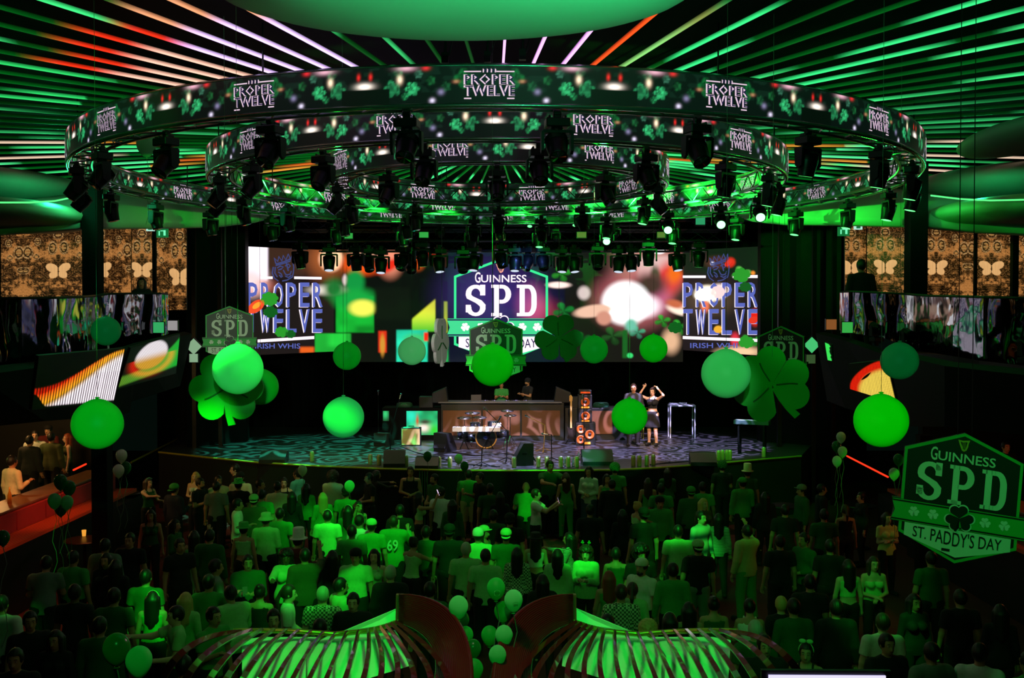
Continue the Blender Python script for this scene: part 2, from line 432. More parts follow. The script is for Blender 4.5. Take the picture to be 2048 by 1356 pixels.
def ring_heads(Rr, n, off, nm, s):
    L = []
    for k in range(n):
        a = R(off)+2*PI*k/n; deg = (math.degrees(a)+180) % 360-180
        x = RC.x+(Rr-.16)*math.sin(a); y = RC.y-(Rr-.16)*math.cos(a); L.append((deg, x, y))
    near = sorted([q for q in L if abs(q[0]) < 90], key=lambda q: 1024+2048*q[1]/q[2])
    far = sorted([q for q in L if abs(q[0]) >= 90], key=lambda q: 1024+2048*q[1]/q[2])
    for grp, nn in ((near, 'near'), (far, 'far')):
        for i, (deg, x, y) in enumerate(grp):
            if nn == 'near': kind = 'down' if x > 3.2 else 'off'
            else: kind = 'down' if x > 2.0 else ('downoff' if x < -2 else 'side')
            if nm == 'middle' and nn == 'near' and x > 2.3: kind = 'down'
            if nm == 'middle' and nn == 'far' and x > 2.6: kind = 'cam'
            if nm == 'outer' and nn == 'far' and 0 < x < 5: kind = 'cam' if i % 2 == 0 else 'down'
            lab = 'moving head light under the %s side of the %s ring, %s' % (nn, nm, 'leftmost' if i == 0 else 'rightmost' if i == len(grp)-1 else ordn(i)+' from left' if i < 14 else 'second from right')
            rz = math.atan2(x-RC.x, -(y-RC.y))
            place_head(kind, (x, y, RC.z-.16), rz if kind not in ('cam',) else R(8)*(-1 if x > 0 else 1), lab, 'moving head lights on the %s ring' % nm, s)
ring_heads(7.96, 26, 6.2, 'outer', 1.0)
ring_heads(5.62, 20, 7.2, 'middle', .98)
ring_heads(3.39, 10, 0.5, 'inner', .95)
# --- pale sculpted ceiling saucers at the edges
saucer = mat('plaster_white', (150,152,140), .7, scale=2, var=.06)
def saucer_obj(px, py, d, rx, ry, rz, label, tilt=0, yaw=0):
    c = P(px, py, d); m = MB(); m.smooth = True
    prof = [(math.cos(t)**.6*1.0 if abs(math.cos(t)) > 1e-6 else 1e-4, math.sin(t)) for t in np.linspace(-PI/2, PI/2, 17)]
    prof = [(max(1e-4, a), z) for a, z in prof]
    m.lathe(prof, (0,0,0), 64, M=Matrix.Diagonal(Vector((rx, ry, rz))))
    o = m.build('ceiling_saucer', saucer, label=label, cat='ceiling panel'); o.location = c; o.rotation_euler = (tilt, R(3)*0, yaw)
    return o
saucer_obj(905, -30, 8.6, 2.05, 1.9, .22, 'large pale curved ceiling saucer lit green at the top centre', tilt=R(4))
saucer_obj(10, 385, 24.5, 2.0, 3.0, .42, 'upper curved ceiling saucer on the left above the glowing green line', tilt=0)
saucer_obj(2040, 378, 24.5, 2.6, 3.0, .46, 'upper curved ceiling saucer on the right above the glowing green line')
saucer_obj(2050, 272, 14.0, .63, 1.6, .16, 'small green ceiling saucer at the right edge beside outer ring')
saucer_obj(-5, 432, 22.5, 1.95, 2.6, .3, 'lower curved ceiling saucer on the left under the green line')
saucer_obj(2055, 428, 22.5, 2.1, 2.6, .32, 'lower curved ceiling saucer on the right under the green line')
# broad soffit behind the saucers (continuous shell with a flowing edge)
def soffit(name, pts_lo, pts_hi, d0, d1):
    m = MB(); m.smooth = True; n = len(pts_lo)
    rows = []
    for (a, lo, hi, dd) in [(0,0,0,0)]: pass
    vs = []
    for i in range(n):
        lo = P(pts_lo[i][0], pts_lo[i][1], pts_lo[i][2]); up = lo+Vector((0, 1.5, .5)); 
        q1 = lo+Vector((0,-.02,.18)); q2 = lo+Vector((0, .7, .75)); q0 = lo+Vector((0,.5,.0)); q3 = lo+Vector((0, 3.0, 1.3))
        vs += [q3+Vector((0,0,-.9)), q0, lo, q1, q2, q3]
    fs = []
    for i in range(n-1):
        for k in range(6): fs.append((i*6+k, i*6+(k+1)%6, (i+1)*6+(k+1)%6, (i+1)*6+k))
    fs += [tuple(range(6)), tuple((n-1)*6+k for k in range(6))[::-1]]
    m.add(vs, fs); return m.build(name, saucer, kind='structure')
soffit('ceiling_soffit', [(-60,470,22),(60,462,22),(160,455,22.5),(300,454,24),(420,452,25.5),(500,442,26.5),(548,424,27.2),(575,405,28)], None, 0, 0)
soffit('ceiling_soffit', [(1440,408,28),(1470,425,27.2),(1515,440,26.5),(1580,447,25.5),(1700,448,24),(1850,452,22.5),(1960,462,22),(2110,470,22)], None, 0, 0)
gline = emat('cove_light', (90,255,130), 1.3)
for pts, lab in (([(-20,405,20),(60,405,20.4),(110,402,20.8),(158,392,21.6)], 'bright green cove light line between the left ceiling saucers'),
                 ([(1862,391,21.6),(1920,398,20.8),(1980,401,20.4),(2070,399,20)], 'bright green cove light line between the right ceiling saucers')):
    t = MB(); t.tube([P(*p) for p in pts], .018, 6); t.build('cove_light', gline, label=lab, cat='light strip')
# spotlight clamps and cables above the front of the outer ring
for px, py in ((975,110),(1045,105),(890,112)):
    t = MB(); p = P(px, py, 13.6); t.tube([p, p+Vector((.02,0,.5))], .02, 6); t.box(p+Vector((0,0,-.03)), (.09,.09,.14)); t.tube([p+Vector((.05,0,.0)), p+Vector((.1,0,.2)), p+Vector((0,0,.4))], .01, 5)
    t.build('cable_hanger', blackm, label='black cable hanger dropping from ceiling above the outer ring front, '+{975:'middle of three',1045:'right of three',890:'left of three'}[px], cat='cable hanger')
# ================================================================= LED wall behind the stage
def blobf(PX, PY, c, cx, cy, rx, ry, col, s=1.0, rot=0, soft=.5, mode='mix'):
    a = R(rot); dx = PX-cx; dy = PY-cy
    u = (dx*math.cos(a)+dy*math.sin(a))/rx; v = (-dx*math.sin(a)+dy*math.cos(a))/ry
    r = np.sqrt(u*u+v*v); m = (1-sm(1-soft, 1+soft, r))[..., None]
    C = L3(*col)*s
    if mode == 'add': c += m*C
    else: c[:] = c*(1-m)+C*m
def rectf(PX, PY, c, x0, y0, x1, y1, col, s=1.0, soft=2.0, a=1.0, tex=0):
    m = (sm(x0-soft, x0+soft, PX)*(1-sm(x1-soft, x1+soft, PX))*sm(y0-soft, y0+soft, PY)*(1-sm(y1-soft, y1+soft, PY)))[..., None]*a
    C = L3(*col)*s
    if tex: C = C*(1-tex+2*tex*vnoise(PX/18, PY/14, 4))[..., None]
    c[:] = c*(1-m)+C*m
def cloverf(PX, PY, c, cx, cy, r, col=(60,190,60), s=.8, n=4, rot=20, sq=.8):
    dx = PX-cx; dy = (PY-cy)/sq; rr = np.hypot(dx, dy); ph = np.arctan2(dy, dx)+R(rot)
    pet = np.abs(np.cos(ph*n/2)); m = sm(0, .25*r, r*(.25+.78*pet**.6)-rr)[..., None]
    sh = (.35+.65*pet**2)*(.75+.5*np.clip(-dy/r, -1, 1))
    c[:] = c*(1-m*.92)+L3(*col)*s*np.clip(sh, .1, 1.4)[..., None]*m*.92
def paint(PX, PY):
    c = np.zeros(PX.shape+(3,))+L3(8,10,9)
    def B(*a, **k): blobf(PX, PY, c, *a, **k)
    def Q(*a, **k): rectf(PX, PY, c, *a, **k)
    def K(*a, **k): cloverf(PX, PY, c, *a, **k)
    # left panel
    Q(480,480,668,712,(30,22,22),1,1); Q(535,485,608,552,(70,45,34),.8,6); Q(480,480,535,562,(255,240,255),1.5,4)
    B(505,572,34,16,(240,130,110),.9,soft=.8); B(500,560,26,26,(255,215,215),1.2,soft=.9)
    Q(640,495,668,610,(40,28,22),.8,3)
    # between left panel and sign
    Q(668,490,905,725,(10,16,12),1,1); B(662,518,23,24,(255,205,165),1.2,soft=.25); B(655,518,34,32,(240,130,60),.5,soft=.9,mode='add')
    B(655,580,30,8,(255,240,225),1.1,soft=.9); B(668,578,20,20,(40,140,60),.7,soft=.6); B(690,560,5,10,(250,220,220),1)
    B(725,528,38,20,(255,85,20),1.1,soft=.5); B(735,515,22,14,(30,18,14),1,soft=.5); B(780,520,22,30,(250,150,120),1,soft=.6); B(778,532,24,10,(240,40,25),1,rot=-30,soft=.5)
    B(735,500,30,14,(240,180,150),.9,soft=.8); B(835,512,16,24,(250,90,20),1.0,soft=.5); B(850,500,30,10,(210,30,20),.8,soft=.8)
    B(710,565,18,26,(20,160,70),.9,soft=.4); Q(672,592,748,665,(20,175,50),1,2,tex=.4); B(712,600,40,22,(25,180,70),.9,soft=.5); B(725,616,26,16,(240,240,90),1.15,soft=.35)
    Q(750,575,820,640,(14,22,14),1,6); 
    m = (sm(822,826,PX)*(1-sm(869,872,PX))*sm(-3,3,PY-(640-(PX-822)*.85))*(1-sm(-2,2,PY-663)))[..., None]
    yg = L3(225,225,60)*1.05*(1-sm(620,665,PY))[...,None]+L3(90,200,50)*sm(610,660,PY)[...,None]; c[:] = c*(1-m)+yg*m
    Q(757,662,773,705,(225,50,25),1.0,2); B(765,690,5,20,(240,170,60),.8); Q(793,660,855,724,(40,225,175),1.0,2,tex=.35); B(830,680,22,12,(70,210,120),1); Q(848,665,856,682,(255,40,20),1,2)
    Q(873,685,900,724,(40,190,90),1,2,tex=.3); Q(888,603,895,665,(190,210,40),1,1.5); Q(899,520,906,600,(20,160,40),.8,1.5)
    Q(630,667,702,704,(35,195,60),1,2,tex=.35); Q(600,694,628,706,(240,100,30),1,3)
    # sign backdrop
    Q(896,480,1130,725,(16,14,40),1,3); B(985,590,85,60,(58,40,110),1.0,soft=.8); B(1040,500,40,25,(30,40,60),.6,soft=.8)
    B(1065,610,26,34,(200,90,140),.6,soft=.8,mode='add'); B(1085,625,30,24,(200,50,50),.4,soft=.8,mode='add')
    # right part of the wall
    Q(1130,490,1366,728,(24,20,18),1,3); B(1130,520,40,50,(20,30,24),1,soft=.8)
    B(1300,530,60,55,(225,150,140),.8,soft=.7); Q(1275,512,1345,560,(235,190,185),1.0,6); B(1318,500,14,8,(255,250,255),1.4,soft=.2)
    B(1335,560,26,44,(240,60,60),.9,rot=35,soft=.5); B(1350,545,14,22,(250,110,30),1,rot=20,soft=.6); B(1380,535,24,12,(170,60,20),.9,soft=.5); B(1310,555,10,22,(40,90,50),.8)
    B(1265,600,66,50,(230,120,130),.7,soft=.6); B(1300,598,36,30,(220,110,150),.8,soft=.5); B(1300,570,30,22,(80,60,50),.8,soft=.6)
    B(1252,606,44,40,(255,255,255),2.2,soft=.28); B(1275,612,40,22,(255,245,250),1.6,soft=.5)
    B(1187,622,38,12,(240,190,165),1.1,rot=-8,soft=.25); B(1208,636,15,14,(220,150,130),1,soft=.3); B(1168,586,12,13,(225,205,200),1,soft=.4); B(1117,570,22,6,(255,225,215),1.3,soft=.4)
    K(1123,548,22); K(1127,622,24,(30,150,60)); B(1362,620,28,10,(255,225,205),1.3,rot=14,soft=.35); B(1350,608,18,8,(230,120,80),.8,rot=14)
    K(1325,642,18); K(1358,655,22); K(1225,672,26,(50,110,50)); K(1275,665,18,(90,200,150)); K(1165,678,20,(25,110,40)); B(1342,682,16,22,(240,190,150),1.0,soft=.6); B(1262,650,12,14,(120,210,180),.9)
    Q(1245,660,1255,716,(30,110,40),.8,2); B(1260,711,6,5,(60,230,120),1,soft=.3)
    # right panel
    Q(1366,490,1520,716,(32,24,26),1,1); Q(1366,490,1520,548,(12,34,16),1,10)
    B(1415,588,24,16,(255,240,215),1.8,soft=.35); B(1438,583,16,14,(255,225,220),1.3,soft=.4); B(1410,612,8,12,(240,110,80),1); B(1420,600,40,26,(140,110,70),.35,soft=.8,mode='add')
    B(1460,525,10,9,(240,50,30),1,rot=-30,soft=.4); B(1435,525,24,12,(90,50,40),.8,soft=.5); B(1510,635,10,16,(235,30,20),1,soft=.4); B(1437,659,8,7,(250,180,40),1.1,soft=.4)
    K(1483,548,22,(110,210,90)); K(1490,572,16,(50,140,60)); K(1495,684,20); K(1520,686,18); B(1470,680,8,14,(230,50,70),1,soft=.5); B(1480,704,40,10,(250,205,160),1.1,soft=.6); B(1425,527,4,4,(220,220,250),1); B(1506,546,4,4,(250,150,50),1)
    c *= (1+.10*(np.sin(PX*2.1)*np.sin(PY*2.1)))[..., None]*1.0
    return c
wallm = attr_mat('screen_wall', 1.0, base=(10,10,12), rough=.4, sampling='AUTO')
dark_cab = mat('screen_cabinet', (12,12,14), .6)
def to_px(p):
    q = Vector(p)-Vector((0,0,CAMZ)); dd = q.dot(FW); return 1024+2048*q.x/dd, 678-2048*q.dot(UP)/dd
def screen(name, corners, nu, nv, label, group=None, thick=.15):
    """corners TL, TR, BR, BL in the place"""
    TL, TR, BR, BL = [np.array(c) for c in corners]
    u, v = np.meshgrid(np.linspace(0,1,nu), np.linspace(0,1,nv), indexing='ij')
    pts = (TL*(1-u)[...,None]+TR*u[...,None])*v[...,None]+(BL*(1-u)[...,None]+BR*u[...,None])*(1-v)[...,None]
    q = pts-np.array([0,0,CAMZ]); dd = q@np.array(FW); PX = 1024+2048*q[...,0]/dd; PY = 678-2048*(q@np.array(UP))/dd
    c = paint(PX, PY)
    me = np_mesh(name, pts.reshape(-1,3), grid_quads(nu, nv)[:, ::-1], wallm, colors=c.reshape(-1,3))
    o = obj(name, me, label=label, cat='LED screen', group=group)
    W = Vector(TR-TL); H = Vector(TL-BL); N = W.cross(H).normalized()
    if N.y < 0: N = -N
    b = MB(); 
    fr = [Vector(BL)-H*.0, Vector(BR), Vector(TR), Vector(TL)]
    vs = [p+N*.01 for p in fr]+[p+N*thick for p in fr]
    b.add(vs, [(0,1,2,3),(7,6,5,4),(0,4,5,1),(1,5,6,2),(2,6,7,3),(3,7,4,0)]); b.build('cabinet', dark_cab, o)
    return o, N
CL = (493,33.2,668,35.6)
DW = 36.0
sl, nl = screen('led_screen', [P(492,493,33.2), P(668,501,35.6), P(668,703,35.6), P(492,711,33.2)], 110, 130, 'left angled LED screen with tiger crest and violet PROPER TWELVE lettering')
sc_, nc = screen('led_screen', [P(668,500,DW), P(1366,500,DW), P(1366,724,DW), P(668,724,DW)], 420, 135, 'wide centre LED screen showing the glowing SPD sign and flying coins')
sr, nr = screen('led_screen', [P(1366,501,35.6), P(1520,493,33.2), P(1520,711,33.2), P(1366,700,35.6)], 100, 130, 'right angled LED screen with PROPER TWELVE lettering behind white glow')
def on_plane(px, py, A, N, off=.012):
    v = ray(px, py); o = Vector((0,0,CAMZ)); t = (Vector(A)-o).dot(N)/v.dot(N); return o+v*t-N*off
lv = emat('letters_violet', (92,104,190), 1.0); lw = emat('letters_glow', (255,235,250), 1.3); lg = emat('letters_green', (60,235,150), 1.1); lo_ = emat('letters_navy', (34,28,78), 1.0)
lvd = emat('letters_slate', (70,80,140), .8); lrib = emat('ribbon_green', (70,225,150), 1.0); lpale = emat('plate_glow', (225,225,255), 1.1)
def put(mb, sheets, mi, mapf):
    mb.cur = mi
    for vs, fs in sheets: mb.add([mapf(x, y, z) for x, y, z in vs], fs)
def pw_text(parent, A, N, box, lab):
    x0, x1, y0, y1, y2, y3 = box; f = lambda x, y, z: on_plane(x, y, A, N, .012+z)
    for body, ya, yb in (('PROPER', y1, y0), ('TWELVE', y3, y2)):
        mb = MB(); n = len(body); w = (x1-x0)/n
        for k, ch in enumerate(body):
            a = x0+k*w+w*.12; bb = a+w*.70
            put(mb, flat_text(ch, a-1.5, bb-1.3, ya+1.3, yb+.6, 0, .006, res=2), 0, f)
            put(mb, flat_text(ch, a+.6, bb+.6, ya, yb, .006, .014, res=2), 1, f)
        mb.build('lettering', [lw, lv], parent)
pw_text(sl, P(492,500,33.2), nl, (492,648,566,613,619,664), '')
pw_text(sr, P(1520,500,33.2), nr, (1364,1520,566,613,619,668), '')
def bars(parent, A, N, L, m, name, off=.012):
    mb = MB()
    for q in L: mb.add([on_plane(x, y, A, N, off) for x, y in q], [(0,1,2,3)])
    mb.build(name, m, parent)
bars(sl, P(492,500,33.2), nl, [[(520,553),(545,553),(545,558),(520,558)],[(588,553),(643,554),(643,559),(588,558)],[(515,679),(628,672),(628,678),(515,685)]], lw, 'rule_line')
bars(sr, P(1520,500,33.2), nr, [[(1366,551),(1412,551),(1412,556),(1366,556)],[(1466,551),(1518,550),(1518,556),(1466,556)],[(1366,672),(1520,678),(1520,684),(1366,678)]], lw, 'rule_line')
for par, A, N, x0, x1, y in ((sl, P(492,500,33.2), nl, 510, 600, 692), (sr, P(1520,500,33.2), nr, 1381, 1475, 691)):
    mb = MB(); put(mb, flat_text('IRISH WHISKEY'[:10] if par is sl else 'IRISH WHI', x0, x1, y+5, y-5, 0, .01), 0, lambda a, b_, z: on_plane(a, b_, A, N, .012)); mb.build('lettering', [lv], par)
# crowned animal crest, drawn with glowing lines
for par, A, N, cx, cy in ((sl, P(492,500,33.2), nl, 566, 540), (sr, P(1520,500,33.2), nr, 1438, 540)):
    mb = MB(); q = lambda x, y: on_plane(cx+x, cy+y, A, N, .02)
    lines = [[(-20,-6),(-22,6),(-18,16),(-10,22)], [(-16,-6),(-17,6),(-12,14)], [(-15,-12),(0,-16),(14,-22)], [(-15,-9),(0,-13),(14,-18)], [(-15,-13),(-18,-24),(-11,-17),(-9,-27),(-3,-18),(0,-29),(5,-20),(10,-32),(14,-22)],
             [(14,-20),(18,-32),(19,-16),(21,-6),(20,6),(18,14),(8,20),(-2,22)], [(-12,-4),(-6,-8),(0,-6),(-4,-2),(-10,0)], [(4,-8),(10,-12),(14,-8),(10,-4)], [(0,0),(4,8),(8,10),(14,8),(16,2)], [(4,12),(10,15),(16,11)], [(-10,4),(-4,8),(-2,14)], [(-8,10),(-4,15)], [(6,-14),(8,-6),(10,2)]]
    for L in lines: mb.tube([q(*p) for p in L], .022, 4)
    mb.build('crest', lvd, par)
def overlay(parent, A, N, kind, cx, cy, r, mt, rot=20, ry=None, off=.035):
    m = MB(); f = lambda x, y: on_plane(cx+x, cy+y, A, N, off)
    if kind == 'clover':
        for k in range(4):
            L = heart_leaf(0, 0, r, R(rot+90*k)); m.add([f(x, y*.8) for x, y in L], [(0,i,i+1) for i in range(1,len(L)-1)])
    else:
        n = 24; c, s_ = math.cos(R(rot)), math.sin(R(rot)); P2 = [(r*math.cos(2*PI*i/n), (ry or r)*math.sin(2*PI*i/n)) for i in range(n)]; m.add([f(x*c-y*s_, x*s_+y*c) for x, y in P2], [tuple(range(n))])
    m.build('picture_'+kind, mt, parent)
gA, gB = emat('clover_lit', (42,155,42), 1.0), emat('clover_dim', (16,92,28), 1.0)
LA, RA = P(492,500,33.2), P(1520,500,33.2)
for a_ in (('clover',538,598,17,gA,15),('clover',540,624,14,gB,40),('clover',562,664,13,gA,10),('clover',580,668,10,gB,50)): overlay(sl, LA, nl, *a_)
overlay(sl, LA, nl, 'ellipse', 511, 613, 19, emat('ember', (250,80,40), 1.0), -35, 11); overlay(sl, LA, nl, 'ellipse', 512, 611, 10, emat('ember_core', (255,170,50), 1.0), -35, 5, .045)
for a_ in (('clover',1484,550,17,gA,30),('clover',1492,574,12,gB,10),('clover',1494,684,15,gA,20),('clover',1350,655,14,gB,20)): overlay(sr if a_[1] > 1366 else sc_, RA if a_[1] > 1366 else P(1000,600,DW), nr if a_[1] > 1366 else nc, *a_)
overlay(sr, RA, nr, 'ellipse', 1412, 589, 22, emat('flare', (255,240,215), 1.6), -8, 13); overlay(sr, RA, nr, 'ellipse', 1437, 584, 14, emat('flare_pink', (255,215,215), 1.1), 0, 12)
overlay(sr, RA, nr, 'ellipse', 1458, 526, 9, emat('ruby', (235,50,35), 1.0), -45, 5); overlay(sr, RA, nr, 'ellipse', 1437, 659, 8, emat('amber_dot', (250,180,50), 1.0), 0, 7); overlay(sr, RA, nr, 'ellipse', 1508, 640, 7, MATS['ruby'], 70, 10)
# --- the badge sign, used four times as a hanging board and once on the screen
def badge_sheets():
    """list of (sheets, material key) ; box: x -1..1 (ribbon to 1.17), y 0..2.3"""
    S = []
    hexo = [(-1,.42),(0,0),(1,.42),(1,1.98),(0,2.38),(-1,1.98)]
    def scale(h, k, dy=0): 
        cx, cy = 0, 1.19; return [((x-cx)*k+cx, (y-cy)*k+cy) for x, y in h]
    return hexo
def ring_sheet(po, pi):
    n = len(po); return ([(x,y,0) for x, y in po+pi], [(i,(i+1)%n,n+(i+1)%n,n+i) for i in range(n)])
def shamrock_pts(cx, cy, r, leaves=3, rot=90):
    sheets = []
    for k in range(leaves):
        a = R(rot+k*360/ (3 if leaves == 3 else leaves)) if leaves == 3 else R(rot+k*360/leaves)
        L = heart_leaf(cx, cy, r, a); sheets.append(([(x, y, 0) for x, y in L], [(0, i, i+1) for i in range(1, len(L)-1)]))
    st = [(cx-.05*r, cy), (cx+.05*r, cy-.1*r), (cx-.02*r, cy-.75*r), (cx-.18*r, cy-1.1*r), (cx-.36*r, cy-1.08*r), (cx-.16*r, cy-.6*r)]
    sheets.append(([(x, y, 0) for x, y in st], [(0,1,2,3,4,5)]))
    return sheets
def badge(mapf, parent, mats, lit=False):
    """mapf(x,y,z) with x -1.2..1.2, y 0..2.4, z out of the board. mats: green, dark, white, gold"""
    g, d, wt, gold, rib = mats
    hexo = badge_sheets()
    mb = MB(); vs, fs = ring_sheet(hexo, [(x*.95, 1.19+(y-1.19)*.952) for x, y in hexo]); mb.add([mapf(x, y, .004) for x, y, z in vs], fs)
    mb.build('border', g, parent)
    mb = MB(); pl = [(-.90,.37),(0,.105),(.90,.37),(.90,.605),(-.90,.605)]
    mb.add([mapf(x, y, .006) for x, y in pl], [(0,1,2,3,4)]); mb.build('lower_plate', wt, parent)
    mb = MB()
    mb.cur = 0; mb.add([mapf(x, y, .008) for x, y in ((-1.1,.61),(1.1,.61),(1.1,1.02),(-1.1,1.02))], [(0,1,2,3)])
    for j, (k2, zz, mi) in enumerate(((.045,.010,1),(.030,.012,0),(0,.014,1))):
        mb.cur = mi; e = k2
        mb.add([mapf(x, y, zz) for x, y in ((-1.14,.66-e),(1.14,.66-e),(1.09-(0 if j==2 else 0),.815),(1.14,.97+e),(-1.14,.97+e),(-1.09,.815))], [tuple(range(6))])
    mb.build('ribbon', [d, rib], parent)
    for cx in (-.76,-.43,.45,.77):
        m2 = MB()
        for vs, fs in shamrock_pts(cx, .825, .088, rot=98): m2.add([mapf(x, y, .018) for x, y, z in vs], fs)
        m2.build('small_shamrock', wt, parent)
    m2 = MB()
    m2.cur = 0
    for vs, fs in shamrock_pts(.02, .83, .25, rot=98): m2.add([mapf(x, y, .020) for x, y, z in vs], fs)
    m2.cur = 1
    for vs, fs in shamrock_pts(.02, .83, .225, rot=98): m2.add([mapf(x, y, .026) for x, y, z in vs], fs)
    m2.build('large_shamrock', [wt, d], parent)
    m2 = MB(); put(m2, flat_text('SPD', -.75, .76, 1.07, 1.78, .012, slab=True), 0, mapf); m2.build('lettering', wt, parent)
    m2 = MB(); put(m2, flat_text('UINNESS', -.42, .54, 1.835, 2.00, .012, .012), 0, mapf); put(m2, flat_text('G', -.55, -.44, 1.825, 2.06, .0125, .014), 0, mapf); m2.build('lettering', wt, parent)
    txt = flat_text("ST. PADDY'S DAY", -.75, .75, 0, 1, .012, .004)
    def bend(x, y, z): lo = .30+.07*abs(x)/.75; return mapf(x, lo+(.57-lo)*y, z)
    mb2 = MB(); put(mb2, txt, 0, bend); mb2.build('lettering', d, parent)
    m2 = MB(); m2.add([mapf(x, y, .012) for x, y in ((-.24,.195),(-.10,.195),(-.10,.245),(-.24,.245))], [(0,1,2,3)]); m2.build('small_label', d, parent)
    m2 = MB(); H = [(-.11,2.25),(-.03,2.24),(.03,2.25),(.09,2.26),(.07,2.2),(.065,2.14),(.04,2.07),(.0,2.045),(-.035,2.06),(-.07,2.14)]
    Hi = [(-.07,2.22),(-.03,2.21),(.02,2.22),(.05,2.22),(.04,2.18),(.035,2.14),(.02,2.09),(.0,2.08),(-.015,2.09),(-.04,2.15)]
    vs, fs = ring_sheet(H, Hi); m2.add([mapf(x, y, .012) for x, y, z in vs], fs)
    for q in range(3): 
        xx = -.03+.022*q; m2.add([mapf(x, y, .012) for x, y in ((xx,2.21),(xx+.006,2.21),(xx+.01,2.09),(xx+.004,2.09))], [(0,1,2,3)])
    m2.build('harp_emblem', gold, parent)
lgold = emat('harp_glow', (255,170,150), 1.0)
A0 = P(1000, 600, DW); 
def mscreen(x, y, z): return on_plane(1002+x*94, 727-y*88.5, A0, nc, .01+z*2)
badge(mscreen, sc_, (lg, lo_, lw, lgold, lrib), True)
# --- hanging boards
bg_d = mat('board_black', (8,10,10), .5); bg_g = mat('board_green', (40,165,66), .55, var=.05); bg_w = mat('board_white', (205,215,200), .55, var=.05); bg_gold = mat('board_gold', (190,160,50), .5)
def hanging_badge(px, py_top, py_bot, d, yaw, label, lean=0, roll=0):
    c = P(px, py_top, d); H = (py_bot-py_top)/2048*d; s = H/2.38
    Ux = Vector((math.cos(yaw), math.sin(yaw), 0)); N = Vector((math.sin(yaw), -math.cos(yaw), 0)); Uz = Vector((math.sin(lean)*Ux.x, math.sin(lean)*Ux.y, 1)).normalized()
    Qr = Matrix.Rotation(roll, 3, N); Ux = Qr @ Ux; Uz = (Qr @ Uz); o0 = c-Uz*H
    loc = c
    f = lambda x, y, z: (o0+Ux*(x*s)+Uz*(y*s)+N*(z*s*.8+.021))-loc
    hexo = badge_sheets(); mb = MB()
    def slabp(poly, t0, t1):
        n = len(poly); vs = [o0+Ux*(x*s)+Uz*(y*s)+N*t1-loc for x, y in poly]+[o0+Ux*(x*s)+Uz*(y*s)+N*t0-loc for x, y in poly]
        mb.add(vs, [tuple(range(n)), tuple(range(2*n-1, n-1, -1))]+[(i, n+i, n+(i+1)%n, (i+1)%n) for i in range(n)])
    slabp(hexo, -.02, .0205); slabp([(-1.15,.60),(1.15,.60),(1.10,.815),(1.15,1.03),(-1.15,1.03),(-1.10,.815)], -.018, .0215)
    root = obj('hanging_sign', mb.mesh('hanging_sign', bg_d), label=label, cat='sign', loc=loc)
    badge(f, root, (bg_g, bg_d, bg_w, bg_gold, bg_g))
    t = MB()
    for sx in (-.12,.12): t.tube([Ux*(sx*s)+Vector((0,0,-.03)), Ux*(sx*s)+Vector((0,0,CEIL+.35-c.z))], .0035, 4)
    t.build('hanging_wire', blackm, root)
    return root
hanging_badge(459, 612, 722, 19.0, R(14), 'small hanging SPD board at far left above the green shamrock cutout')
hanging_badge(992, 637, 764, 16.1, R(-4), 'hanging SPD board in the centre, partly covered by a giant balloon')
hanging_badge(1563, 652, 775, 19.5, R(-46), 'hanging SPD board turned sideways behind the right shamrock cutout')
hanging_badge(1930, 866, 1129, 7.6, R(-16), 'large nearest hanging board reading GUINNESS SPD ST. PADDYS DAY at right', lean=R(-3), roll=R(-7))
# ================================================================= stage, walls, rig
HS = 1.65
stagem = bpy.data.materials.new('stage_vinyl'); stagem.use_nodes = True
_b = stagem.node_tree.nodes['Principled BSDF']; _b.inputs['Base Color'].default_value = rgb(58,58,62); _b.inputs['Roughness'].default_value = .34
_n = stagem.node_tree.nodes.new('ShaderNodeTexNoise'); _n.inputs['Scale'].default_value = 3; _r = stagem.node_tree.nodes.new('ShaderNodeMapRange'); _r.inputs[3].default_value = .22; _r.inputs[4].default_value = .5
stagem.node_tree.links.new(_n.outputs['Fac'], _r.inputs[0]); stagem.node_tree.links.new(_r.outputs[0], _b.inputs['Roughness'])
edge_px = [(318,904),(420,915),(520,925),(640,932),(760,937),(880,940),(1000,941),(1120,941),(1220,940),(1320,935),(1440,926),(1540,917),(1602,912)]
edge = [G(x, y, HS) for x, y in edge_px]
m = MB(); poly = [(p.x, p.y) for p in edge]+[(11.5,37),(-11.5,37)]
m.prism(poly, (0,0,0), (1,0,0), (0,1,0), (0,0,1), HS); m.build('stage', stagem, kind='structure')
skirt = mat('skirt_black', (8,8,9), .9)
m = MB(); vs = []
for p in edge: vs += [(p.x, p.y-.02, 0), (p.x, p.y-.02, HS-.04)]
m.add(vs, [(2*i,2*i+2,2*i+3,2*i+1) for i in range(len(edge)-1)]); m.build('trim_stage_skirt', skirt, kind='structure')
brass = mat('brass_edge', (200,190,60), .35, .4)
m = MB(); m.tube([p+Vector((0,-.03,.0)) for p in edge], .028, 6); m.build('trim_stage', brass, kind='structure')
m = MB(); a = G(262,925,1.25); b_ = G(356,878,1.55); m.tube([a, b_], .035, 6); m.build('trim_stage_wing', brass, kind='structure')
curtain = mat('curtain_black', (10,10,13), .9, spec=.1, scale=4, var=.3)
def drape(name, a, b, z0, z1, mt=curtain, amp=.06, per=.35, **k):
    a = Vector(a); b = Vector(b); L = (b-a).length; n = int(L/per*8)+2; d = (b-a).normalized(); nn = Vector((-d.y, d.x, 0))
    vs = []
    for i in range(n):
        t = i/(n-1); p = a+(b-a)*t+nn*amp*math.sin(2*PI*t*L/per); vs += [(p.x,p.y,z0),(p.x,p.y,z1)]
    mb = MB(); mb.smooth = True; mb.add(vs, [(2*i,2*i+2,2*i+3,2*i+1) for i in range(n-1)]); return mb.build(name, mt, **k)
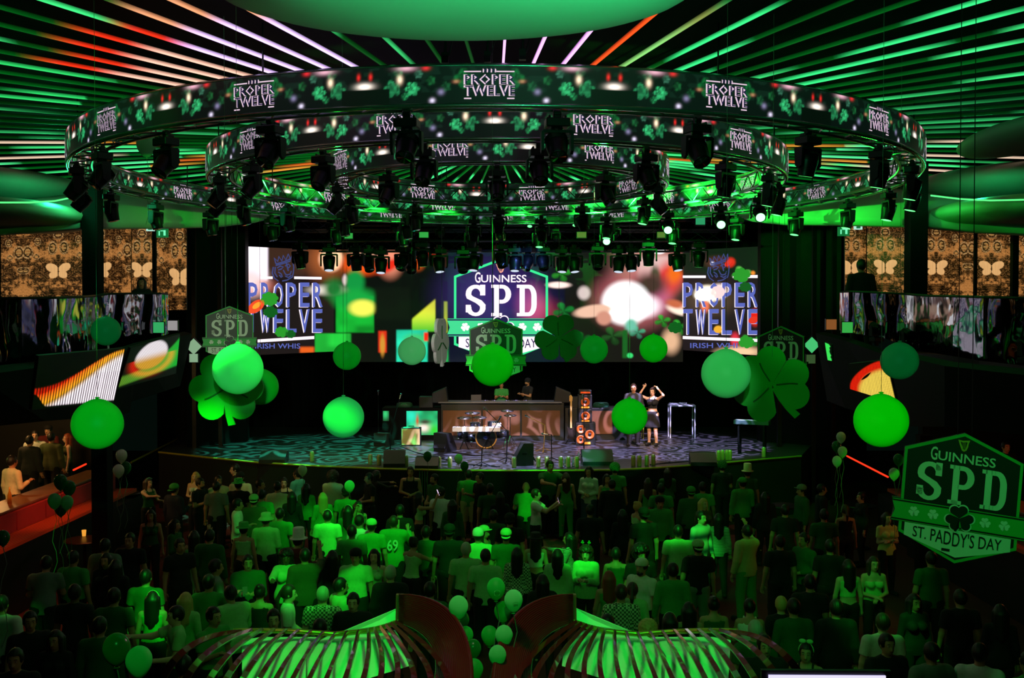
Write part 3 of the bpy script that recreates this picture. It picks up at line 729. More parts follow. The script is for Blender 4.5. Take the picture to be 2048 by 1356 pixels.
m = MB(); m.box((0,37.6,4.5), (26,.3,9.2)); m.build('wall_back', mat('wall_black', (10,10,12), .8), kind='structure')
drape('stage_curtain', (-11,37.1,0), (11,37.1,0), HS, 8.8, label='black pleated curtain hanging behind the LED screens and DJ booth', cat='curtain')
# proscenium side walls
dark = mat('panel_black', (5,5,6), .7, spec=.15, scale=2, var=.3)
for nm, (x0, x1, dd) in (('wall_left', (372,491,32.6)), ('wall_right', (1521,1682,32.6))):
    p0 = P(x0, 600, dd-1.5 if x0 < 1000 else dd); p1 = P(x1, 600, dd if x0 < 1000 else dd-1.5)
    m = MB(); m.prism([(p0.x,p0.y),(p1.x,p1.y),(p1.x,p1.y+.4),(p0.x,p0.y+.4)], (0,0,0), (1,0,0), (0,1,0), (0,0,1), 9); m.build(nm, dark, kind='structure')
for x, d in ((388,31),(440,31.4),(1560,31.2),(1628,31),(1668,30.5)):
    p = P(x, 600, d); m = MB(); m.box((p.x, p.y, 4.5), (.12,.12,9)); m.build('wall_post', blackm, kind='structure')
# --- overhead rig
def truss(a, b, label, w=.35, mt=blackm):
    a = Vector(a); b = Vector(b); mid = (a+b)/2; t = MB(); d = (b-a).normalized(); u = Vector((0,0,1)); v = d.cross(u).normalized(); L = (b-a).length; n = int(L/.5)
    cs = [u*w/2+v*w/2, u*w/2-v*w/2, -u*w/2-v*w/2, -u*w/2+v*w/2]
    for c in cs: t.tube([a+c, b+c], .028, 6)
    for i in range(n):
        p = a+d*L*i/n; q = a+d*L*(i+1)/n
        for k in range(4): t.tube([p+cs[k], q+cs[(k+1)%4]] if i % 2 else [p+cs[(k+1)%4], q+cs[k]], .012, 4)
    return t.build('lighting_truss', mt, label=label, cat='truss')
for i, (px0, px1, py, d) in enumerate(((600,1440,452,32.2),(560,1480,470,31.0),(640,1400,492,33.0),(700,1330,438,30.0))):
    truss(P(px0,py,d), P(px1,py,d), 'black lighting truss over the stage, %s' % ['hung just above the LED screens','nearest the crowd, above the brightest green lamps','lowest one in front of the screen tops','topmost one behind the far rings'][i])
hl = [(600,500,31,'down'),(658,505,31,'pale'),(712,505,31,'down'),(737,508,31.4,'off'),(762,510,31,'pale'),(806,505,31,'off'),(822,512,31.4,'off'),(845,496,31,'down'),(878,508,31,'pale'),(926,510,31,'off'),(948,505,31,'pale'),(1002,500,31.2,'off'),(1030,506,31,'pale'),(1056,506,31.4,'off'),(1086,505,31,'off'),(1125,508,31,'pale'),(1148,508,31,'pale'),(1195,503,31,'off'),(1238,508,31,'pale'),(1262,506,31,'pale'),(1297,495,31,'down'),(1354,505,31,'pale'),(1398,497,31,'down')]
for i, (x, y, d, k) in enumerate(hl):
    p = P(x, y-10, d); nm = '%s-lens stage light in the row before the LED screens, %s' % ({'down':'green','pale':'pale','off':'dark'}[k], 'leftmost' if i == 0 else 'rightmost' if i == len(hl)-1 else (ordn(i)+' from left' if i < 12 else ordn(len(hl)-1-i)+' from right'))
    place_head(k, p, R((i*37) % 60-30), nm, 'stage lights hanging before the LED screens', 1.3)
hl2 = [(662,452,30,'far'),(790,452,30,'far'),(880,462,30.4,'far'),(990,448,30,'far'),(1000,470,30.4,'far'),(1112,470,30,'far'),(1060,440,29.6,'side'),(1150,438,29.6,'side'),(1232,462,30,'far'),(1345,455,30,'far')]
for i, (x, y, d, k) in enumerate(hl2):
    place_head(k, P(x, y-12, d), R((i*53) % 50-25), 'small green stage light on the upper stage truss, %s' % ('leftmost' if i == 0 else 'rightmost' if i == 9 else ordn(i)+' from left'), 'green stage lights high on the stage truss', .7)
flood = emat('flood_green', (60,190,80), .7); floody = emat('flood_olive', (110,130,60), .6)
for i, (x, y, mt, lab) in enumerate(((697,472,flood,'green-glowing flood panel, left on the stage rig'),(848,470,flood,'green-glowing flood panel left of centre on the stage rig'),(1001,475,floody,'dim olive flood panel at centre of the stage rig'),(1163,470,floody,'dim olive flood panel right of centre on stage rig'),(1323,470,floody,'dim olive flood panel at far right of stage rig'),(1400,441,emat('flood_teal',(50,170,110),.8),'square teal projector window glowing above the right truss end'))):
    p = P(x, y, 30.6); m = MB(); w_ = (.30,.12,.20) if i < 5 else (.31,.12,.32); m.box(p, w_); o = m.build('flood_light', blackm, label=lab, cat='stage light')
    m = MB(); m.box(p+Vector((0,-.065,-.0)), (w_[0]*.9,.01,w_[2]*.8)); m.build('lens', mt, o)
# LED tips streaks far left under the rings are the ends of ceiling strips
# ================================================================= things on the stage
tolex = mat('black_vinyl', (18,18,20), .5, var=.3, scale=40); grille = mat('speaker_mesh', (30,30,33), .6, .3); oran = mat('speaker_cone_orange', (215,95,25), .5)
tan = mat('amp_cloth_tan', (205,165,95), .8, scale=60); chrome = mat('chrome', (210,210,215), .15, 1.0, var=0); wood = mat('wood_dark', (70,40,22), .5, scale=5, var=.4)
keyw = mat('piano_white', (225,225,230), .3); cym = mat('cymbal_bronze', (200,190,200), .22, .9); skin = mat('warm_panel', (105,62,30), .55, scale=6)
def sbox(px0, px1, ytop, ybot, d, depth, name, m_, label, cat, rz=0, **k):
    """box whose front face fills that picture area at depth d, standing on the stage"""
    a = P(px0, ybot, d); b = P(px1, ytop, d); cx = (a.x+b.x)/2; w_ = b.x-a.x; z0 = HS if k.pop('floor', True) else a.z; h = b.z-z0
    mb = MB(); mb.box((0,0,h/2), (w_,depth,h)); return obj(name, mb.mesh(name, m_), label=label, cat=cat, loc=(cx, d+depth/2, z0), rot=(0,0,rz), bevel=.01), w_, h
bd = 33.0
o, w_, h = sbox(764, 882, 816, 878, bd, .9, 'stage_riser', dark, 'black low riser at the left end of DJ booth with glowing video panels', 'riser')
def vid(parent, px0, px1, y0, y1, d, fn, name='video_panel'):
    a = P(px0, y1, d); b = P(px1, y0, d); nx, nz = 60, 40
    u, v = np.meshgrid(np.linspace(0,1,nx), np.linspace(0,1,nz), indexing='ij')
    pts = np.stack([a.x+(b.x-a.x)*u, np.full_like(u, d), a.z+(b.z-a.z)*v], -1)-np.array(parent.location)
    c = fn(u, v); me = np_mesh(name, pts.reshape(-1,3), grid_quads(nx, nz)[:, ::-1], wallm, colors=c.reshape(-1,3)); return obj(name, me, parent)
def f1(u, v):
    c = np.zeros(u.shape+(3,))+L3(20,215,130); c = c*(.4+.8*vnoise(u*5, v*4, 2))[...,None]
    def g(cx, cy, rx, ry, col, s=1): 
        nonlocal c; m_ = np.exp(-(((u-cx)/rx)**2+((v-cy)/ry)**2)*1.5)[...,None]; c = c*(1-m_)+L3(*col)*s*m_
    g(.15,.8,.25,.4,(40,240,200)); g(.55,.3,.25,.2,(255,225,215),1.3); g(.6,.55,.3,.12,(60,50,40)); g(.35,.6,.05,.25,(220,80,30)); g(.9,.2,.2,.3,(40,220,40)); return c
vid(o, 813, 875, 822, 870, bd-.02, f1)
def f2(u, v): return (np.exp(-(((u-.4)/.5)**2+((v-.7)/.5)**2))[...,None])*L3(50,210,120)+L3(20,30,18)
vid(o, 766, 778, 822, 842, bd-.02, f2)
o, w_, h = sbox(882, 1128, 806, 878, bd-.1, 1.0, 'dj_booth', tolex, 'long black DJ booth at centre stage with dim brown front panels', 'dj booth')
for a_, b2 in ((886,962),(966,1040),(1044,1120)):
    q0 = P(a_, 871, bd-.12)-o.location; q1 = P(b2, 821, bd-.12)-o.location; m = MB(); m.box(((q0.x+q1.x)/2, q0.y, (q0.z+q1.z)/2), (q1.x-q0.x,.03,q1.z-q0.z)); m.build('front_panel', skin, o)
q0 = P(880, 806, bd-.12)-o.location; q1 = P(1120, 806, bd-.12)-o.location
m = MB(); m.box(((q0.x+q1.x)/2, q0.y+.3, q0.z+.02), (q1.x-q0.x+.1,.8,.035)); m.build('table_top', mat('table_grey', (120,120,128), .35), o)
o, w_, h = sbox(1130, 1262, 816, 876, bd, .9, 'stage_riser', tolex, 'black low riser right of the DJ booth with a brown front', 'riser')
q0 = P(1176, 868, bd-.02)-o.location; q1 = P(1225, 822, bd-.02)-o.location; m = MB(); m.box(((q0.x+q1.x)/2, q0.y, (q0.z+q1.z)/2), (q1.x-q0.x,.03,q1.z-q0.z)); m.build('front_panel', skin, o)
DJZ = HS+.24
m = MB(); a_ = P(930,800,33.9); m.box(((P(940,0,34).x+P(1110,0,34).x)/2, 34.9, HS+.12), (P(1110,0,34).x-P(940,0,34).x,1.6,.24)); m.build('dj_platform', dark, label='low black platform behind the DJ booth under both performers', cat='platform')
# wedge monitors
def wedge(px0, px1, ytop, ybot, label, yaw=0, lit=None, face=-1, group=None):
    a = G((px0+px1)/2, ybot, HS); s_ = 2048/a.y; w_ = (px1-px0)/s_; h = (ybot-ytop)/s_*1.05
    root = empty('floor_monitor', (a.x, a.y+.2, HS), yaw, label=label, cat='stage monitor')
    # wedge profile in y-z ; slanted face toward the performers (back, +y)
    pr = [(-.25,0),(.30,0),(.30,.10),(.02,h),(-.25,h)]
    m = MB(); m.prism([(y*1.0, z) for y, z in pr], (-w_/2,0,0), (0,-face*-1,0), (0,0,1), (1,0,0), w_); b = m.build('cabinet', tolex, root)
    m = MB(); p0 = Vector((0,.30,.11)); p1 = Vector((0,.03,h-.01)); n = Vector((0,(p1-p0).z,-(p1-p0).y)).normalized()
    if face < 0: pass
    q = [p0+Vector((-w_*.46,0,0)), p0+Vector((w_*.46,0,0)), p1+Vector((w_*.46,0,0)), p1+Vector((-w_*.46,0,0))]
    vs = [v+n*.005 for v in q]+[v+n*.025 for v in q]; m.add(vs, [(0,1,2,3),(7,6,5,4),(0,4,5,1),(1,5,6,2),(2,6,7,3),(3,7,4,0)]); m.build('grille', grille, root)
    for sx in (-1,1):
        m = MB(); m.box((sx*(w_/2+.006),.0,h*.55), (.015,.12,.05)); m.build('handle', blackm, root)
    return root
wedge(519,571,905,926,'black floor monitor speaker at the far left stage edge',0)
wedge(766,809,905,934,'black floor monitor behind cans, left of centre on the stage edge',R(4))
wedge(830,877,917,938,'black floor monitor on stage edge behind a dark green balloon',0)
wedge(873,904,868,904,'tall tilted floor monitor with lit grille beside the drum kit',R(150))
wedge(1030,1062,889,932,'tilted black floor monitor in front of the drum kit',R(-80))
wedge(1164,1226,903,930,'wide brown-black floor monitor at the stage edge below the two performers',R(3))
wedge(1382,1434,908,931,'black floor monitor at the right stage edge before the side keyboard',R(-4))
wedge(752,780,868,893,'dark floor monitor left of the tan guitar amplifier',R(160))
# guitar amp
o, w_, h = sbox(802, 841, 856, 891, 31.5, .35, 'guitar_amplifier', tolex, 'guitar amplifier with tan cloth front left of the drum kit', 'amplifier')
m = MB(); m.box((0,-.18,h*.5), (w_*.93,.02,h*.9)); m.build('grille_cloth', tan, o)
m = MB(); m.tube([(-.08,0,h+.0),(-.08,0,h+.04),(.08,0,h+.04),(.08,0,h)], .012, 6); m.build('handle', blackm, o)
m = MB(); m.box((0,-.1,h+.012), (w_*.8,.1,.02)); m.build('control_panel', mat('teal_panel',(60,190,140),.4), o)
# bass stacks
def cab(px0, px1, y0, y1, d, cones, label, z0):
    a = P(px0, y1, d); b = P(px1, y0, d); w_ = b.x-a.x; h = b.z-a.z; root = MB(); root.box((0,0,h/2), (w_,.42,h)); o = obj('bass_cabinet', root.mesh('bass_cabinet', tolex), label=label, cat='speaker cabinet', loc=((a.x+b.x)/2, d+.2, z0), bevel=.012)
    for cx, cy, r in cones:
        M = Matrix.Rotation(PI/2, 3, 'X'); m = MB(); m.smooth = True; m.lathe([(r,0),(r*1.0,.03),(r*.8,.02),(r*.42,-.03)], (cx*w_, -.215, cy*h), 20, M=M)
        cc = m.build('speaker_cone', oran, o); m = MB(); m.ell((cx*w_, -.21, cy*h), (r*.42,.03,r*.42)); m.build('dust_cap', tolex, cc)
    return o, w_, h
d = 31.6; zt = HS
o, w1, h1 = cab(1152,1191,846,891,d,[(-.26,.72,.13),(-.26,.26,.13),(.2,.48,.14)],'large black bass cabinet with three orange cones, base of the stack',HS)
m = MB(); m.box((.08*w1,-.22,.1*h1), (w1*.32,.02,.07)); m.build('badge_plate', mat('plate_orange',(255,170,60),.4,emit=(255,150,40),es=.3), o)
o, w2, h2 = cab(1158,1184,820,846,d,[(.0,.5,.135)],'middle black bass cabinet with one orange cone in the stack',HS+h1+.012)
m = MB(); m.box((0,-.22,.12*h2), (w2*.6,.02,.05)); m.build('badge_plate', MATS['plate_orange'], o)
o, w3, h3 = cab(1157,1184,792,820,d,[(.0,.5,.135)],'upper black bass cabinet with one orange cone under the amp head',HS+h1+h2+.024)
m = MB(); m.box((0,-.22,.12*h3), (w3*.6,.02,.05)); m.build('badge_plate', MATS['plate_orange'], o)
m = MB(); m.box((0,0,.07), (.38,.32,.14)); o = obj('bass_amp_head', m.mesh('bass_amp_head', tolex), label='small amp head with red front glow on top of the bass stack', cat='amplifier', loc=(P(1171,783,d).x, d+.2, HS+h1+h2+h3+.036), bevel=.02)
m = MB(); m.box((0,-.165,.06), (.3,.01,.05)); m.build('control_panel', mat('panel_red',(210,70,20),.4,emit=(230,80,20),es=.5), o)
# guitar on stand
p = G(1143, 889, HS); root = empty('electric_guitar', p, R(8), label='electric bass guitar with pale neck upright beside the bass stack', cat='guitar')
m = MB(); m.prism([(-.14,.12),(-.05,.10),(.10,.1),(.15,.2),(.10,.33),(.15,.47),(.05,.46),(.02,.40),(-.04,.42),(-.12,.5),(-.12,.36),(-.09,.26)], (0,-.05,.08), (1,0,.0), (-.05,0,1), (0,1,0), .045); m.build('body', mat('guitar_dark',(40,32,26),.25), root)
m = MB(); m.box((-.03,-.07,.95), (.055,.02,.85)); m.build('neck', mat('maple_neck',(215,170,100),.4), root)
m = MB(); m.prism([(-.05,0),(.04,0),(.05,.12),(.0,.2),(-.05,.16)], (-.03,-.07,1.36), (1,0,0), (0,0,1), (0,1,0), .02); m.build('headstock', MATS['maple_neck'], root)
m = MB()
for sx in (-1,1): m.tube([(sx*.16,.12,.01),(0,.06,.3),(sx*.1,-.06,.28)], .012, 6)
m.tube([(0,.06,.3),(-.02,.06,1.0)], .012, 6); m.build('stand', blackm, root)
# speakers on top of the booth
def top_speaker(px0, px1, y0, y1, d, yaw, tilt, label, mt=tolex):
    a = P(px0, y1, d); b = P(px1, y0, d); w_ = b.x-a.x; h = b.z-a.z; m = MB(); m.prism([(-w_*.5,0),(w_*.5,0),(w_*.5,h*.62),(-w_*.36,h)], (0,-.2,0), (1,0,0), (0,0,1), (0,1,0), .42)
    o = obj('stage_speaker', m.mesh('stage_speaker', mt), label=label, cat='speaker', loc=((a.x+b.x)/2, d+.25, a.z), rot=(0,tilt,yaw), bevel=.015)
    m = MB(); m.prism([(-w_*.44,.03),(w_*.44,.03),(w_*.44,h*.56),(-w_*.33,h*.9)], (0,-.225,0), (1,0,0), (0,0,1), (0,1,0), .02); m.build('grille', grille, o); return o
top_speaker(1108,1142,774,806,33.0,0,0,'wedge speaker on the right end of the DJ booth')
top_speaker(864,896,775,806,33.0,R(180),0,'wedge speaker on the left end of the DJ booth')
sbox(838,866,794,816,33.2,.5,'equipment_case',tolex,'black flight case on the left riser beside the wedge speaker','case',floor=False)
sbox(1142,1158,794,816,33.2,.4,'equipment_case',tolex,'grey-topped flight case between right booth speaker and bass stack','case',floor=False)
# laptop, mixer, decks
lap = mat('laptop_grey', (90,90,95), .4, .5)
p = P(954, 805, 33.3); root = empty('laptop', p, R(15), label='open laptop on the DJ booth left of the green-shirt performer', cat='laptop')
m = MB(); m.box((0,0,.012), (.34,.24,.02)); m.build('keyboard_base', lap, root); m = MB(); m.box((0,.12,.13), (.34,.012,.23), M=None); m.build('lid', lap, root)
for x, lab in ((980,'flat turntable deck on the DJ booth beside the laptop'),(1022,'flat mixer with lit knobs on DJ booth between performers'),(1043,'turntable deck on the DJ booth before the beanie performer')):
    p = P(x, 806, 33.15); m = MB(); m.box((0,0,.03), (.38,.30,.06)); o = obj('dj_deck', m.mesh('dj_deck', lap), label=lab, cat='dj equipment', loc=p+Vector((0,0,.02)), bevel=.01)
    m = MB(); m.lathe([(.12,.06),(.12,.075),(.01,.078)], n=20); m.build('platter', chrome, o)
    for kx in (-.15,.15): m = MB(); m.lathe([(.015,.06),(.012,.085)], (kx,-.08,0), 8); m.build('knob', emat('knob_lit',(170,150,220),.8), o)
# mic stands
def mic(px, py_base, top, boom, label, d=None, col=blackm):
    g = G(px, py_base, HS); s_ = 2048/g.y; root = empty('microphone_stand', g, label=label, cat='microphone stand')
    zt = (py_base-top[1])/s_; xt = (top[0]-px)/s_
    m = MB(); m.tube([(0,0,.02),(xt,0,zt)], .014, 6); m.build('pole', col, root)
    for k in range(3):
        a = 2*PI*k/3+.4; m = MB(); m.tube([(0,0,.14),(.28*math.cos(a),.28*math.sin(a),.015)], .011, 5); m.build('leg', col, root)
    bx, bz = (boom[0]-px)/s_, (py_base-boom[1])/s_
    m = MB(); m.tube([(xt,0,zt),(bx,-.05,bz)], .011, 6); bo = m.build('boom', col, root)
    dr = Vector((bx-xt,0,bz-zt)).normalized(); m = MB(); c = Vector((bx,-.05,bz)); m.tube([c, c+dr*.12], [.016,.024], 8); m.ell(c+dr*.14, .032); m.build('microphone', chrome, root)
mic(781,905,(781,866),(800,797),'boom microphone stand reaching over the left floor monitor')
mic(963,935,(964,898),(996,842),'short boom microphone stand in front of the bass drum')
mic(1013,925,(1015,862),(975,822),'boom microphone stand over the drum kit cymbals')
mic(1103,925,(1103,869),(1095,868),'low tripod microphone stand near the guitar')
mic(1168,915,(1168,840),(1166,800),'upright microphone stand before the bass stack')
mic(757,880,(757,806),(757,790),'thin upright microphone stand at the left end of the booth')
mic(1087,905,(1090,850),(1060,835),'brass-toned microphone stand behind the guitar',col=mat('gold_pole',(200,150,70),.3,.8))
# drum kit
g = G(972, 898, HS); root = empty('drum_kit', g+Vector((0,.3,0)), 0, label='drum kit with clear bass drum and cymbals at centre stage', cat='drum kit')
s_ = 2048/(g.y+.3)
def dk(px, py): return Vector(((px-972)/s_, 0, (898-py)/s_))
My = Matrix.Rotation(PI/2, 3, 'X')
m = MB(); m.smooth = True; m.lathe([(.30,-.2),(.30,.2)], (0,0,.33), 28, M=My); bdm = m.build('bass_drum', mat('drum_shell',(40,42,50),.25,.3), root)
m = MB(); m.smooth = True
for y in (-.2,.2): m.tube([(.31*math.cos(2*PI*k/28), y, .33+.31*math.sin(2*PI*k/28)) for k in range(28)], .022, 6, closed=True)
m.build('hoop', mat('hoop_maple',(215,165,105),.35), bdm)
m = MB(); m.lathe([(.285,0),(1e-4,.002)], (0,-.205,.33), 28, M=My); m.build('drum_head', mat('drum_head_dark',(26,30,38),.15), bdm)
m = MB(); m.ell((0,-.215,.33), (.09,.004,.05)); m.build('head_emblem', mat('emblem_blue',(60,90,190),.4), bdm)
for px, py, r, dy in ((950,855,.16,.1),(985,853,.16,.1),(1005,872,.2,.2),(940,880,.2,.25),(925,872,.17,.0)):
    c = dk(px, py)+Vector((0,dy,0)); m = MB(); m.smooth = True; m.lathe([(r,-.1),(r,.1)], c, 20); t_ = m.build('tom_drum', MATS['drum_shell'], root)
    m = MB()
    for z in (-.1,.1): m.tube([(c.x+r*math.cos(2*PI*k/20), c.y+r*math.sin(2*PI*k/20), c.z+z) for k in range(20)], .012, 5, closed=True)
    m.build('hoop', chrome, t_); m = MB(); m.lathe([(r*.98,.098),(1e-4,.1)], c, 20); m.build('drum_head', keyw, t_)
for px, py, r in ((944,829,.24),(928,839,.23),(959,838,.22),(1014,825,.2),(1020,834,.2)):
    c = dk(px, py)+Vector((0,.15,0)); Mt = Matrix.Rotation(R(7), 3, 'X'); m = MB(); m.smooth = True; m.lathe([(r,-.004),(r*.3,.012),(.05,.02),(.03,.035),(1e-4,.04)], c, 24, M=Mt); cy = m.build('cymbal', cym, root, label='pale bronze cymbal')
    m = MB(); m.tube([(c.x, c.y, c.z), (c.x, c.y, .35)], .01, 5)
    for k in range(3): a = 2*PI*k/3; m.tube([(c.x, c.y, .35), (c.x+.22*math.cos(a), c.y+.22*math.sin(a), .01)], .009, 4)
    m.build('stand', chrome, cy)
# electronic keyboard before the drums
g = G(953, 896, HS); root = empty('keyboard', (P(953,880,30.5).x, 30.5, HS), 0, label='long white keyboard on a crossed stand in front of the drum kit', cat='keyboard')
zk = P(953,858,30.5).z-HS
m = MB(); m.box((0,0,zk), (1.42,.32,.12)); kb = m.build('body', keyw, root)
m = MB(); m.box((0,-.06,zk+.065), (1.25,.14,.02)); m.build('keys', mat('keys_white',(235,235,230),.3), kb)
m = MB()
for k in range(18): m.box((-.6+.07*k,-.03,zk+.08), (.022,.08,.02))
m.build('black_keys', tolex, kb)
for sx in (-1,1):
    m = MB(); m.tube([(sx*.45,-.1,zk-.06),(-sx*.05+sx*.3,.1,.01)], .014, 6); m.tube([(sx*.25,-.1,zk-.06),(sx*.5,.1,.01)], .014, 6); m.build('leg', blackm, root)
p = P(993,851,30.5); m = MB(); m.box((0,0,.05), (.28,.2,.1)); o = obj('effects_box', m.mesh('effects_box', keyw), label='small white drum machine at the right end of long keyboard', cat='drum machine', loc=(p.x,30.55,HS+zk+.08), bevel=.01)
for k in range(4): m = MB(); m.lathe([(.02,.1),(.015,.13)], (-.09+.06*k,-.04,0), 8); m.build('knob', chrome, o)
# table, chair, side keyboard at right
tw = mat('table_pale', (175,180,185), .4)
p0 = P(1341,866,33.4); root = empty('folding_table', (P(1367,0,33.6).x,33.7,HS), 0, label='small pale table heaped with cables behind the performers', cat='table')
zt = P(1367,811,33.6).z-HS; m = MB(); m.box((0,0,zt), (.84,.5,.04)); m.build('table_top', tw, root)
for sx in (-1,1):
    for sy in (-1,1): m = MB(); m.box((sx*.4,sy*.22,zt/2), (.035,.035,zt)); m.build('leg', tw, root)
m = MB()
for k in range(9):
    cx, cy, r = rng.uniform(-.3,.3), rng.uniform(-.12,.12), rng.uniform(.05,.12)
    m.tube([(cx+r*math.cos(2*PI*j/14)*(1+.2*math.sin(3*j)), cy+r*.7*math.sin(2*PI*j/14), .02+.03*math.sin(j*2+k)) for j in range(14)], .008, 4, closed=True)
obj('cable_coil', m.mesh('cable_coil', mat('cable_grey',(150,155,160),.5)), label='tangled grey cables heaped on the small pale table', cat='cables', loc=(root.location.x,33.7,HS+zt+.03), kind='stuff')
root = empty('keyboard', (P(1502,0,30).x,29.6,HS), R(-25), label='black keyboard on a stand under the right shamrock cutout', cat='keyboard')
m = MB(); m.box((0,0,.92), (1.0,.34,.11)); kb = m.build('body', mat('teal_grey',(70,95,95),.4), root); m = MB(); m.box((0,-.06,.98), (.9,.14,.015)); m.build('keys', keyw, kb)
for sx in (-1,1): m = MB(); m.box((sx*.36,0,.44), (.05,.3,.88)); m.build('leg', blackm, root)
root = empty('chair', (P(1302,0,33.2).x,33.4,HS), 0, label='metal-framed chair behind the woman with raised arms', cat='chair')
m = MB(); m.box((0,0,.45), (.44,.42,.04)); m.build('seat', tolex, root)
m = MB(); m.tube([(-.21,.2,.45),(-.21,.24,.98),(.21,.24,.98),(.21,.2,.45)], .015, 6); m.box((0,.235,.8), (.38,.02,.2)); m.build('backrest', brass, root)
for sx in (-1,1):
    for sy in (-1,1): m = MB(); m.tube([(sx*.2,sy*.19,.44),(sx*.21,sy*.21,.0)], .014, 6); m.build('leg', brass, root)
# bags, bottles
bagm = mat('bag_green', (36,90,62), .6); 
for x, y, lab in ((1202,815,'green zipped gig bag on the right riser beside bass stack'),(809,814,'green cloth bundle on the left riser near the boom microphone')):
    p = P(x, y, 33.3); m = MB(); m.smooth = True; m.lathe([(1e-4,0),(.24,.01),(.27,.07),(.25,.15),(.2,.18),(1e-4,.19)], n=20, M=Matrix.Diagonal(Vector((1,.6,1)))); o = obj('gig_bag', m.mesh('gig_bag', bagm), label=lab, cat='bag', loc=(p.x, p.y, P(x,816,33.3).z))
    m = MB(); m.tube([(-.1,-.14,.1),(-.06,-.17,.15),(.06,-.17,.15),(.1,-.14,.1)], .008, 5); m.build('handle', mat('cord_green',(60,200,120),.5), o)
canm = mat('can_cream', (225,205,130), .35, .3, scale=20); capm = mat('can_top', (240,235,225), .3, .4)
cans = [(622,925),(739,931),(757,932),(771,933),(811,934),(877,936),(899,937),(1028,937),(1077,936),(1094,936),(1122,936),(1137,936),(1154,936),(1268,934),(1280,934),(1295,933),(1308,932),(1439,923),(1447,922),(1456,922),(1462,922),(1530,916)]
m = MB(); m.smooth = True; m.lathe([(1e-4,0),(.055,0),(.06,.02),(.06,.24),(.052,.265)], n=12); cb = m.mesh('drink_can', canm)
m = MB(); m.smooth = True; m.lathe([(.052,.262),(.05,.285),(1e-4,.29)], n=12); ct = m.mesh('lid', capm)
for i, (x, y) in enumerate(cans):
    g = G(x, y, HS); o = obj('drink_can', cb, label='tall cream drink can on the front edge of the stage', cat='drink can', group='cream cans along the stage edge', loc=g+Vector((0,.15,0))); obj('lid', ct, o)
bm = mat('bottle_clear', (200,215,225), .15, trans=.6)
for x, y, lab in ((1158,920,'clear water bottle standing near the bass stack microphone'),(1130,934,'clear water bottle among cans right of centre stage'),(1147,935,'second clear water bottle among cans, nearest the wide monitor')):
    m = MB(); m.smooth = True; m.lathe([(1e-4,0),(.035,.0),(.036,.15),(.014,.2),(.014,.23),(1e-4,.23)], n=10); o = obj('water_bottle', m.mesh('water_bottle', bm), label=lab, cat='bottle', loc=G(x,y,HS)+Vector((0,.1,0)))
    m = MB(); m.lathe([(.016,.225),(.016,.25),(1e-4,.25)], n=8); m.build('bottle_cap', capm, o)
# cables on the stage floor
cab_m = mat('cable_black', (20,20,22), .5)
for i, (pts, lab) in enumerate((([(800,893),(830,905),(870,915),(900,922),(940,930),(1000,934)],'black cable snaking along the stage front left of centre'),([(1340,925),(1300,930),(1400,921),(1470,918)],'black cable lying near the right floor monitor'),([(905,905),(950,912),(1010,908),(1060,915)],'black cable running in front of the drum kit'))):
    m = MB(); m.tube([G(x,y,HS)+Vector((0,0,.012)) for x, y in pts], .014, 5); m.build('cable', cab_m, label=lab, cat='cable')
# barrier and speakers under the stage lip
m = MB(); a = P(838,940,26.3)
for k in range(14): m.box((a.x+.065*k, 26.5, HS*.55), (.018,.02,HS*.9))
m.build('stage_grille', mat('grille_green',(40,140,70),.5), label='green-lit barred grille in the stage front below a monitor', cat='grille')
# ================================================================= balloons, shamrocks
def latex(name, col, tr=.35, rough=.42):
    m = bpy.data.materials.new(name); m.use_nodes = True; nt = m.node_tree; b = nt.nodes['Principled BSDF']
    b.inputs['Base Color'].default_value = rgb(*col); b.inputs['Roughness'].default_value = rough; b.inputs['Specular IOR Level'].default_value = .3; b.inputs['Diffuse Roughness'].default_value = 1.0
    t = nt.nodes.new('ShaderNodeBsdfTranslucent'); t.inputs['Color'].default_value = rgb(*col); mx = nt.nodes.new('ShaderNodeMixShader'); mx.inputs[0].default_value = tr
    n = nt.nodes.new('ShaderNodeTexNoise'); n.inputs['Scale'].default_value = 3; mr = nt.nodes.new('ShaderNodeMapRange'); mr.inputs[3].default_value = rough-.05; mr.inputs[4].default_value = rough+.08
    nt.links.new(n.outputs['Fac'], mr.inputs[0]); nt.links.new(mr.outputs[0], b.inputs['Roughness'])
    nt.links.new(b.outputs[0], mx.inputs[1]); nt.links.new(t.outputs[0], mx.inputs[2]); nt.links.new(mx.outputs[0], nt.nodes['Material Output'].inputs[0])
    return m
lat_w = latex('latex_white', (225,235,228), rough=.5); lat_g = latex('latex_green', (40,190,80), rough=.5); lat_lt = latex('latex_mint', (130,225,160), rough=.5)
lat_pw = latex('latex_pearl', (225,225,205), .25, .25); lat_pg = latex('latex_dark_green', (18,120,48), .25, .22)
lat_teal = latex('latex_teal', (60,170,120), rough=.5); lat_vg = latex('latex_vivid', (50,225,60), rough=.5)
string_m = mat('string_white', (90,120,95), .6)
